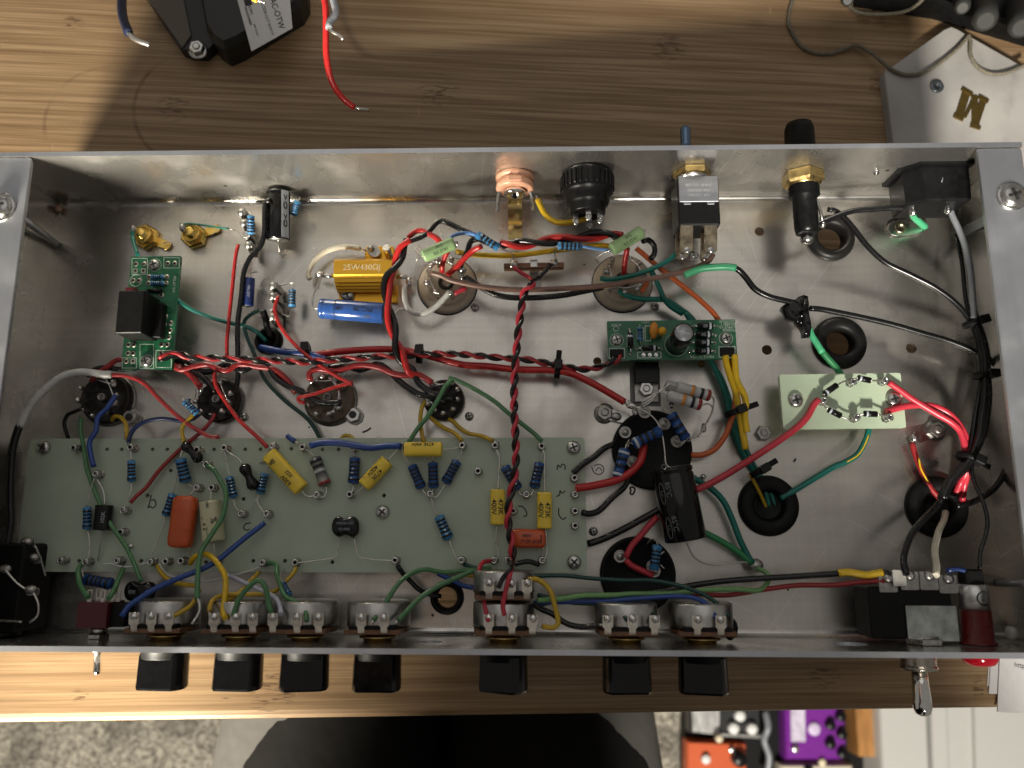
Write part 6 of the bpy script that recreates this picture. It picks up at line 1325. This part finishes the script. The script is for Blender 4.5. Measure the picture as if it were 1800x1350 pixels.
# marble monogram plate
MARB = mat('white_marble', (.36, .345, .325), .45, var=.2, vscale=28, dirt=.25, col2=(.46, .44, .41))
t = thing('marble_plate', 'white marble plate with a brass letter M at the upper right', 'plate', PT(1700, 150, 0))
out = [(1555, 132), (1557, 123), (1565, 119), (1660, 52), (1672, 47), (1682, 51), (1800, 118), (1900, 200), (1900, 330), (1580, 330)]
MH = 5.5
mb = MB(); a = [PT(x, y, MH) for x, y in out]; c = sum(a) / len(a); mb.rings([[p - TN * (MH - .1) for p in a], [p - TN * .8 for p in a], [c + (p - c) * .992 for p in a]], smooth=False)
part(t, 'slab', mb, MARB)
mb = MB(); e = un(PT(1722, 185, MH) - PT(1695, 178, MH)); vs, fs = text_geo('M', 15.0, .25)
bigM = []
def q2(px, py): return PT(px, py, MH)
strokes = [((1694, 163), (1680, 207), 3.0), ((1703, 168), (1711, 219), 2.6), ((1725, 176), (1711, 219), 2.2), ((1712, 170), (1700, 205), 1.0)]
BK = [0]
def bar(px0, py0, px1, py1, w0, w1):
    BK[0] += 1
    A, Bq = q2(px0, py0), q2(px1, py1); d = un(Bq - A); s = np.cross(TN, d)
    mb.rings([[A - s * w0, A + s * w0, Bq + s * w1, Bq - s * w1], [p + TN * (.5 + .06 * BK[0]) for p in (A - s * w0, A + s * w0, Bq + s * w1, Bq - s * w1)]], smooth=False)
bar(1698, 163, 1684, 208, 2.1, 2.1); bar(1713, 170, 1695, 207, 1.0, .8); bar(1712, 168, 1714, 219, 1.6, 2.0); bar(1728, 176, 1713, 221, 1.7, 1.7); bar(1690, 156, 1708, 167, 1.2, 1.2); bar(1719, 170, 1736, 179, 1.2, 1.2); bar(1676, 203, 1692, 211, 1.2, 1.0); bar(1705, 220, 1722, 226, 1.2, 1.0)
part(t, 'letter', mb, mat('dark_brass', (.16, .11, .03), .4, .8))
part(t, 'washer', MB().lathe(PT(1646, 152, MH), TN, [(3.6, 0), (3.6, .8), (3.2, 1.0), (1.2, 1.0), (1.0, .2), (.01, .2)], 26, caps=(True, False)), mat('washer_grey', (.17, .19, .21), .35, .9))
CORDM = mat('twine_grey', (.16, .14, .10), .7, var=.25, vscale=600, bump=.2)
def cord(pts, label):
    ps = spline([PT(*a) for a in pts], .9); s = 0; u, v, _ = frame(ps[1] - ps[0]); o = thing('twine', label, 'cord', ps[0] - TN)
    for k in range(3):
        q = []; s = 0; u, v, _ = frame(ps[1] - ps[0])
        for i, p in enumerate(ps):
            if i: s += np.linalg.norm(p - ps[i - 1])
            t_ = un(ps[min(i + 1, len(ps) - 1)] - ps[max(i - 1, 0)]); u = un(u - t_ * np.dot(u, t_)); v = np.cross(t_, u); an = 2 * math.pi * s / 5.5 + k * 2.094
            q.append(p + (u * math.cos(an) + v * math.sin(an)) * .52)
        part(o, 'strand', MB().tube(q, .58, 6), CORDM)
cord([(1398, -15, 1), (1388, 20, 1), (1386, 40, 1), (1395, 62, 1), (1410, 82, 1), (1430, 92, 1), (1460, 94, 1), (1485, 86, 2), (1505, 80, 2.5), (1530, 92, 4), (1550, 108, 5.6), (1567, 122, 6.7), (1590, 131, 6.7), (1620, 129, 6.7), (1650, 112, 6.7), (1680, 88, 6.7), (1700, 66, 6.7), (1703, 62, 6.7), (1706, 74, 6.7), (1706, 95, 6.7), (1716, 115, 6.7), (1735, 128, 6.7), (1760, 130, 6.7), (1785, 122, 6.7), (1806, 112, 6.7)], 'grey twisted twine lying over the marble plate and the table')
cord([(1470, -10, 1), (1490, 8, 1), (1505, 20, 1), (1540, 25, 2), (1590, 20, 4), (1612, 8, 10), (1625, -5, 14)], 'short loop of grey twine by the black mixer')
# black device with grey knobs
t = thing('mixer', 'black device with pale grey knobs in the upper right corner', 'device', PT(1760, 0, 0))
mb = MB(); box_on_table(mb, [(1490, -60), (2000, -120), (2000, 120), (1800, 82), (1640, 34), (1500, 12)], 0, 14, 1); part(t, 'case', mb, BLKM)
KG = mat('knob_grey', (.032, .032, .029), .5, var=.1, spec=.3)
for px, py, r, lx, ly in ((1692, 14, 4.0, 1688, -12), (1732, 38, 6.2, 1726, 0), (1795, 50, 6.2, 1790, 10), (1490, 1, 3.2, 1488, -14)):
    b0 = PT(lx, ly, 14); d = un(PT(px, py, 26) - b0); L_ = np.linalg.norm(PT(px, py, 26) - b0)
    part(t, 'knob', MB().lathe(b0, d, [(r * 1.05, 0), (r, L_ * .8), (r * .9, L_ * .95), (r * .6, L_)], 22), KG)
# papers at the right edge of the table
PAP = mat('paper', (.60, .585, .58), .7, var=.03)
for k, (x0, y1, h, lab) in enumerate(((1734, 1205, .1, 'lowest sheet of the paper pile under the front right corner'), (1737, 1219, .7, 'middle sheet of the paper pile under the front right corner'), (1752, 1253, 1.6, 'top printed sheet of the paper pile beside the red lens'))):
    a = [PT(x0 + 6, 1120, h), PT(1900, 1120, h), PT(1900, y1 + 8, h), PT(x0, y1 - 2 * (k == 2), h)]
    o = solo('paper_sheet', MB().rings([a, [p + TN * .5 for p in a]], smooth=False), PAP, lab, 'paper', 'pile of papers')
    if k == 2:
        mbt = MB(); text(mbt, 'https', PT(1794, 1170, h + .5), un(PT(1830, 1174, h) - PT(1790, 1168, h)), np.cross(TN, un(PT(1830, 1174, h) - PT(1790, 1168, h))), 3.0, lift=.1); part(o, 'print', mbt, INK)
# ------------------------------------------------------------------ the floor below
FH = -575.0
def PF(px, py, h=0.0): return hit(px, py, TN, TO + TN * (FH + h))
def carpet():
    m = bpy.data.materials.new('carpet'); m.use_nodes = True; nt = m.node_tree; b = nt.nodes['Principled BSDF']; N = nt.nodes.new; K = nt.links.new
    tc = N('ShaderNodeTexCoord'); n = N('ShaderNodeTexNoise'); n.inputs['Scale'].default_value = 190; n.inputs['Detail'].default_value = 5; n.inputs['Distortion'].default_value = 1.2; K(tc.outputs['Object'], n.inputs['Vector'])
    n2 = N('ShaderNodeTexNoise'); n2.inputs['Scale'].default_value = 16; n2.inputs['Detail'].default_value = 3; K(tc.outputs['Object'], n2.inputs['Vector'])
    r = N('ShaderNodeValToRGB'); r.color_ramp.elements[0].position = .36; r.color_ramp.elements[0].color = (.14, .125, .10, 1); r.color_ramp.elements[1].position = .58; r.color_ramp.elements[1].color = (.50, .46, .37, 1); K(n.outputs['Fac'], r.inputs[0])
    r2 = N('ShaderNodeMapRange'); r2.inputs['From Min'].default_value = .56; r2.inputs['From Max'].default_value = .62; r2.inputs['To Max'].default_value = .45; K(n2.outputs['Fac'], r2.inputs['Value'])
    mx = N('ShaderNodeMix'); mx.data_type = 'RGBA'; mx.inputs['B'].default_value = (.07, .06, .055, 1); K(r.outputs[0], mx.inputs['A']); K(r2.outputs[0], mx.inputs['Factor']); K(mx.outputs['Result'], b.inputs['Base Color']); b.inputs['Roughness'].default_value = .95
    bp = N('ShaderNodeBump'); bp.inputs['Distance'].default_value = .006; K(n.outputs['Fac'], bp.inputs['Height']); K(bp.outputs[0], b.inputs['Normal']); return m
c0 = PF(900, 1300)
mb = MB(); Lx, Ly = 1600, 1300; nx, ny = 60, 50; g = []
for j in range(ny + 1):
    for i in range(nx + 1): g.append(c0 + TX * (i / nx - .5) * 2 * Lx + TY * (j / ny - .5) * 2 * Ly + TN * (-3 + 1.5 * math.sin(i * 1.7 + j) * math.cos(j * 2.3)))
mb.add(g, [[j * (nx + 1) + i, j * (nx + 1) + i + 1, (j + 1) * (nx + 1) + i + 1, (j + 1) * (nx + 1) + i] for j in range(ny) for i in range(nx)])
solo('carpet', mb, carpet(), None, None, kind='structure')
# effect pedals on a black pedal board
def pedal(px, h, m, label, root_name='effect_pedal'):
    t = thing(root_name, label, 'pedal', PF(sum(p[0] for p in px) / 4, sum(p[1] for p in px) / 4, 22), 'pedals on the pedal board')
    a = [PF(x, y, h) for x, y in px]; c = sum(a) / 4
    part(t, 'case', MB().rings([[p - TN * (h - 22) for p in a], [p - TN * 3 for p in a], [c + (p - c) * .95 for p in a]], smooth=False), m); return t
def knob_on(t, px, py, h, r, hh, m, name='knob'): b0 = PF(px, py, h); part(t, name, MB().lathe(b0, TN, [(r, -.5), (r * .95, hh * .85), (r * .8, hh), (.1, hh)], 18), m)
t = thing('pedal_board', 'black flat pedal board on the carpet at lower right', 'pedal board', PF(1360, 1320, 0)); mb = MB()
a = [PF(x, y, 20) for x, y in ((1206, 1190), (1525, 1190), (1538, 1420), (1204, 1420))]; part(t, 'deck', MB().rings([[p - TN * 19 for p in a], a], smooth=False), BLKM)
t = pedal([(1212, 1190), (1336, 1190), (1338, 1294), (1214, 1290)], 40, mat('pedal_black', (.02, .02, .021), .35), 'black and silver pedal with pale knobs at the table edge')
a = [PF(x, y, 41.5) for x, y in ((1216, 1190), (1266, 1190), (1264, 1292), (1218, 1286))]; part(t, 'foot_plate', MB().rings([[p - TN * 2 for p in a], a], smooth=False), mat('pedal_silver', (.6, .6, .58), .35, .8, var=.3, vscale=60, stretch=(8, 1, 1)))
for px, py in ((1286, 1278), (1318, 1279), (1297, 1256)): knob_on(t, px, py, 40, 6, 9, INKW)
a = [PF(x, y, 43) for x, y in ((1256, 1289), (1340, 1293), (1340, 1298), (1256, 1294))]; part(t, 'rail', MB().rings([[p - TN * 4 for p in a], a], smooth=False), DULL)
knob_on(t, 1262, 1297, 48, 4, 6, mat('jack_cream', (.7, .6, .42), .4), 'plug')
t = pedal([(1208, 1303), (1312, 1307), (1316, 1420), (1208, 1420)], 40, mat('pedal_orange', (.55, .10, .03), .35, var=.05), 'orange pedal with a black knob at the bottom edge')
knob_on(t, 1239, 1333, 40, 5, 6, INKW, 'switch'); knob_on(t, 1296, 1332, 40, 8, 11, BLK); knob_on(t, 1285, 1317, 40, 3.5, 4, LEAD, 'screw')
t = pedal([(1378, 1190), (1482, 1190), (1490, 1336), (1382, 1336)], 40, mat('pedal_purple', (.17, .02, .26), .3, var=.06), 'purple pedal with a pale label and black knobs')
a = [PF(x, y, 40.6) for x, y in ((1389, 1190), (1414, 1190), (1416, 1304), (1391, 1304))]; part(t, 'label_strip', MB().rings([[p - TN * 1 for p in a], a], smooth=False), mat('label_lilac', (.55, .50, .62), .5, var=.2, vscale=150))
for px, py in ((1475, 1258), (1457, 1273), (1477, 1289), (1457, 1306), (1478, 1323)): knob_on(t, px, py, 40, 5.5, 8, BLK)
knob_on(t, 1430, 1281, 40, 7, 3, mat('lilac_light', (.62, .52, .72), .4), 'switch'); knob_on(t, 1396, 1315, 40, 4, 5, LEAD, 'switch'); knob_on(t, 1443, 1339, 40, 4, 5, mat('jack_cream', (.7, .6, .42), .4), 'plug')
t = pedal([(1372, 1345), (1500, 1345), (1505, 1430), (1372, 1430)], 38, mat('pedal_cream', (.55, .50, .38), .4), 'cream pedal edge below the purple one')
knob_on(t, 1420, 1352, 38, 5, 5, BLK)
a = [PF(x, y, 45) for x, y in ((1500, 1190), (1534, 1190), (1540, 1330), (1510, 1330))]
solo('wooden_block', MB().rings([[p - TN * 25 for p in a], a], smooth=False), mat('amber_wood', (.36, .17, .05), .45, var=.3, vscale=30, stretch=(4, 1, 1)), 'amber wooden block between the purple pedal and the white cabinet', 'block')
wire_pts = [PF(*q) for q in ((1345, 1250, 45), (1350, 1280, 50), (1343, 1300, 45), (1352, 1330, 45), (1345, 1370, 40))]
solo('patch_cable', MB().tube(spline(wire_pts, 4), 3.5, 8), WM['grey'], 'dull patch cable between the black and purple pedals', 'cable')
CABW = mat('cabinet_white', (.50, .495, .47), .4, var=.03)
t = thing('white_cabinet', 'white cabinet with a dark gap between its doors at the lower right', 'cabinet', PF(1680, 1300, 0))
for k, (x0, x1, h) in enumerate(((1541, 1622, 200), (1638, 1720, 200))):
    pass
a = lambda xs, h: [PF(x, y, h) for x, y in xs]
q = a(((1543, 1190), (1626, 1190), (1637, 1450), (1556, 1450)), 60); part(t, 'door', MB().rings([[p - TN * 58 for p in q], [p - TN * 4 for p in q], [sum(q) / 4 + (p - sum(q) / 4) * .96 for p in q]], smooth=False), CABW)
q = a(((1634, 1190), (1662, 1190), (1672, 1450), (1643, 1450)), 60); part(t, 'door_frame', MB().rings([[p - TN * 58 for p in q], [p - TN * 4 for p in q], [sum(q) / 4 + (p - sum(q) / 4) * .93 for p in q]], smooth=False), CABW)
q = a(((1662, 1190), (1900, 1190), (1920, 1450), (1672, 1450)), 54); part(t, 'door', MB().rings([[p - TN * 52 for p in q], q], smooth=False), CABW)
q = a(((1712, 1190), (1900, 1190), (1920, 1450), (1718, 1450)), 60); part(t, 'raised_panel', MB().rings([[p - TN * 5 for p in q], q], smooth=False), CABW)
# ------------------------------------------------------------------ the seated person at the table edge
def person():
    me = bpy.data.meshes.new('person'); pts = []; rad = []; ed = []
    def vtx(p, r): pts.append((G @ (np.asarray(p, float) - TO) * .001).tolist()); rad.append((r, r) if not isinstance(r, tuple) else r); return len(pts) - 1
    def at(px, py, h): return PT(px, py, h)
    mid = at(775, 1400, -120)
    def off(x, y, z): return mid + TX * x + TY * y + TN * z
    pel = vtx(off(0, -200, -40), 125); wai = vtx(V(-55, -290, -20), 140); che = vtx(V(-85, -285, 205), 158); nec = vtx(V(-90, -295, 350), 66); hd = vtx(V(-90, -290, 425), 86); top = vtx(V(-90, -285, 480), 74)
    bel = vtx(off(3, -80, 28), 150); ed.append((wai, bel))
    ed += [(pel, wai), (wai, che), (che, nec), (nec, hd), (hd, top)]
    for s in (-1, 1):
        hip = vtx(off(s * 85, -110, -45), 84); th = vtx(off(s * 66, 10, -45), 74); kn = vtx(off(s * 52, 230, -45), 60); ank = vtx(off(s * 55, 225, -370), 40); toe = vtx(off(s * 60, 330, -425), 30)
        ed += [(pel, hip), (hip, th), (th, kn), (kn, ank), (ank, toe)]
        sh = vtx(V(-95 + s * 145, -280, 295), 70)
        if s < 0: el = vtx(V(-240, -140, 225), 56); wr = vtx(V(-86, -20, 380), 32); pm = vtx(V(-70, 30, 398), (34, 17)); fd = V(1, .1, .1); fb = V(-66, 32, 400)
        else: el = vtx(V(195, -330, 110), 54); wr = vtx(V(170, -320, -70), 32); pm = vtx(V(150, -270, -110), (34, 17)); fd = V(-.2, .9, -.15); fb = V(148, -262, -112)
        ed += [(che, sh), (sh, el), (el, wr), (wr, pm)]
        fs = V(0, 1, 0) if s < 0 else V(1, 0, 0)
        for k, (dy, ln) in enumerate(((-28, 30), (-14, 52), (-2, 58), (10, 54), (22, 42))):
            a_ = fb + fs * dy * .8; f1 = vtx(a_ + fd * ln * .35 + fs * dy * .15, 9); f2 = vtx(a_ + fd * ln * .8 + fs * dy * .2, 8); f3 = vtx(a_ + fd * ln * 1.1 + fs * dy * .22 - V(0, 0, 6), 7); ed += [(pm, f1), (f1, f2), (f2, f3)]
    me.from_pydata(pts, ed, []); ob = bpy.data.objects.new('person', me); C.objects.link(ob)
    m = ob.modifiers.new('s', 'SKIN'); m.use_smooth_shade = True
    for i, sv in enumerate(me.skin_vertices[0].data): sv.radius = (rad[i][0] * .001, rad[i][1] * .001); sv.use_root = (i == 0)
    m2 = ob.modifiers.new('d', 'SUBSURF'); m2.levels = 3; m2.render_levels = 3
    def clothes(c_bel, r_bel, c0):
        m_ = bpy.data.materials.new('clothes'); m_.use_nodes = True; nt = m_.node_tree; b_ = nt.nodes['Principled BSDF']; N = nt.nodes.new; K = nt.links.new
        tc = N('ShaderNodeTexCoord'); nz = N('ShaderNodeTexNoise'); nz.inputs['Scale'].default_value = 900; nz.inputs['Detail'].default_value = 4; K(tc.outputs['Object'], nz.inputs['Vector'])
        fold = N('ShaderNodeTexNoise'); fold.inputs['Scale'].default_value = 28; fold.inputs['Detail'].default_value = 3; K(tc.outputs['Object'], fold.inputs['Vector'])
        def ma(op, *x):
            q = N('ShaderNodeMath'); q.operation = op
            for i, y in enumerate(x):
                if isinstance(y, (int, float)): q.inputs[i].default_value = y
                else: K(y, q.inputs[i])
            return q.outputs[0]
        sp = N('ShaderNodeSeparateXYZ'); K(tc.outputs['Object'], sp.inputs[0]); X, Y, Z = sp.outputs
        wob = ma('MULTIPLY', ma('SUBTRACT', fold.outputs['Fac'], .5), .02)
        d2 = ma('SQRT', ma('ADD', ma('ADD', ma('POWER', ma('SUBTRACT', X, float(c_bel[0])), 2.0), ma('POWER', ma('SUBTRACT', Y, float(c_bel[1])), 2.0)), ma('POWER', ma('SUBTRACT', Z, float(c_bel[2])), 2.0)))
        k1 = ma('LESS_THAN', ma('ADD', d2, wob), r_bel); k2 = ma('LESS_THAN', Y, float(c0[1]) - .11); k3 = ma('GREATER_THAN', Z, float(c0[2]) + .062)
        k4 = ma('MULTIPLY', ma('LESS_THAN', ma('ABSOLUTE', ma('SUBTRACT', X, float(c0[0]) + .005)), .058), ma('GREATER_THAN', Z, float(c0[2]) - .075))
        k = ma('MAXIMUM', ma('MAXIMUM', k1, k2), ma('MAXIMUM', k3, k4))
        mx = N('ShaderNodeMix'); mx.data_type = 'RGBA'; K(k, mx.inputs['Factor']); mx.inputs['A'].default_value = (.10, .095, .088, 1); mx.inputs['B'].default_value = (.007, .0065, .006, 1)
        K(mx.outputs['Result'], b_.inputs['Base Color']); b_.inputs['Roughness'].default_value = .9; b_.inputs['Specular IOR Level'].default_value = .15
        bp = N('ShaderNodeBump'); bp.inputs['Distance'].default_value = .004; bp.inputs['Strength'].default_value = .5; K(fold.outputs['Fac'], bp.inputs['Height']); K(bp.outputs[0], b_.inputs['Normal']); return m_
    TROU = clothes(G @ (off(3, -80, 28) - TO) * .001, .150, G @ (mid - TO) * .001); TOP = TROU; SKIN = mat('skin', (.45, .27, .19), .5)
    dg = bpy.context.evaluated_depsgraph_get(); dg.update(); me2 = bpy.data.meshes.new_from_object(ob.evaluated_get(dg)); bpy.data.objects.remove(ob)
    me2.materials.clear()
    for q in (TROU, TOP, SKIN): me2.materials.append(q)
    c0 = G @ (mid - TO) * .001; wz = (G @ (V(14, -20, 372) - TO) * .001)
    for p in me2.polygons:
        c = p.center; x = (c.x - c0[0]) * 1000; y = (c.y - c0[1]) * 1000; z = (c.z - c0[2]) * 1000
        p.use_smooth = True
        if z > 560 and abs(x) < 150 or (c.y > wz[1] - .03 and z > 330): p.material_index = 2
        else: p.material_index = 0
    o = bpy.data.objects.new('person', me2); C.objects.link(o); o['label'] = 'seated person in a black shirt and grey trousers at the table edge'; o['category'] = 'person'
person()
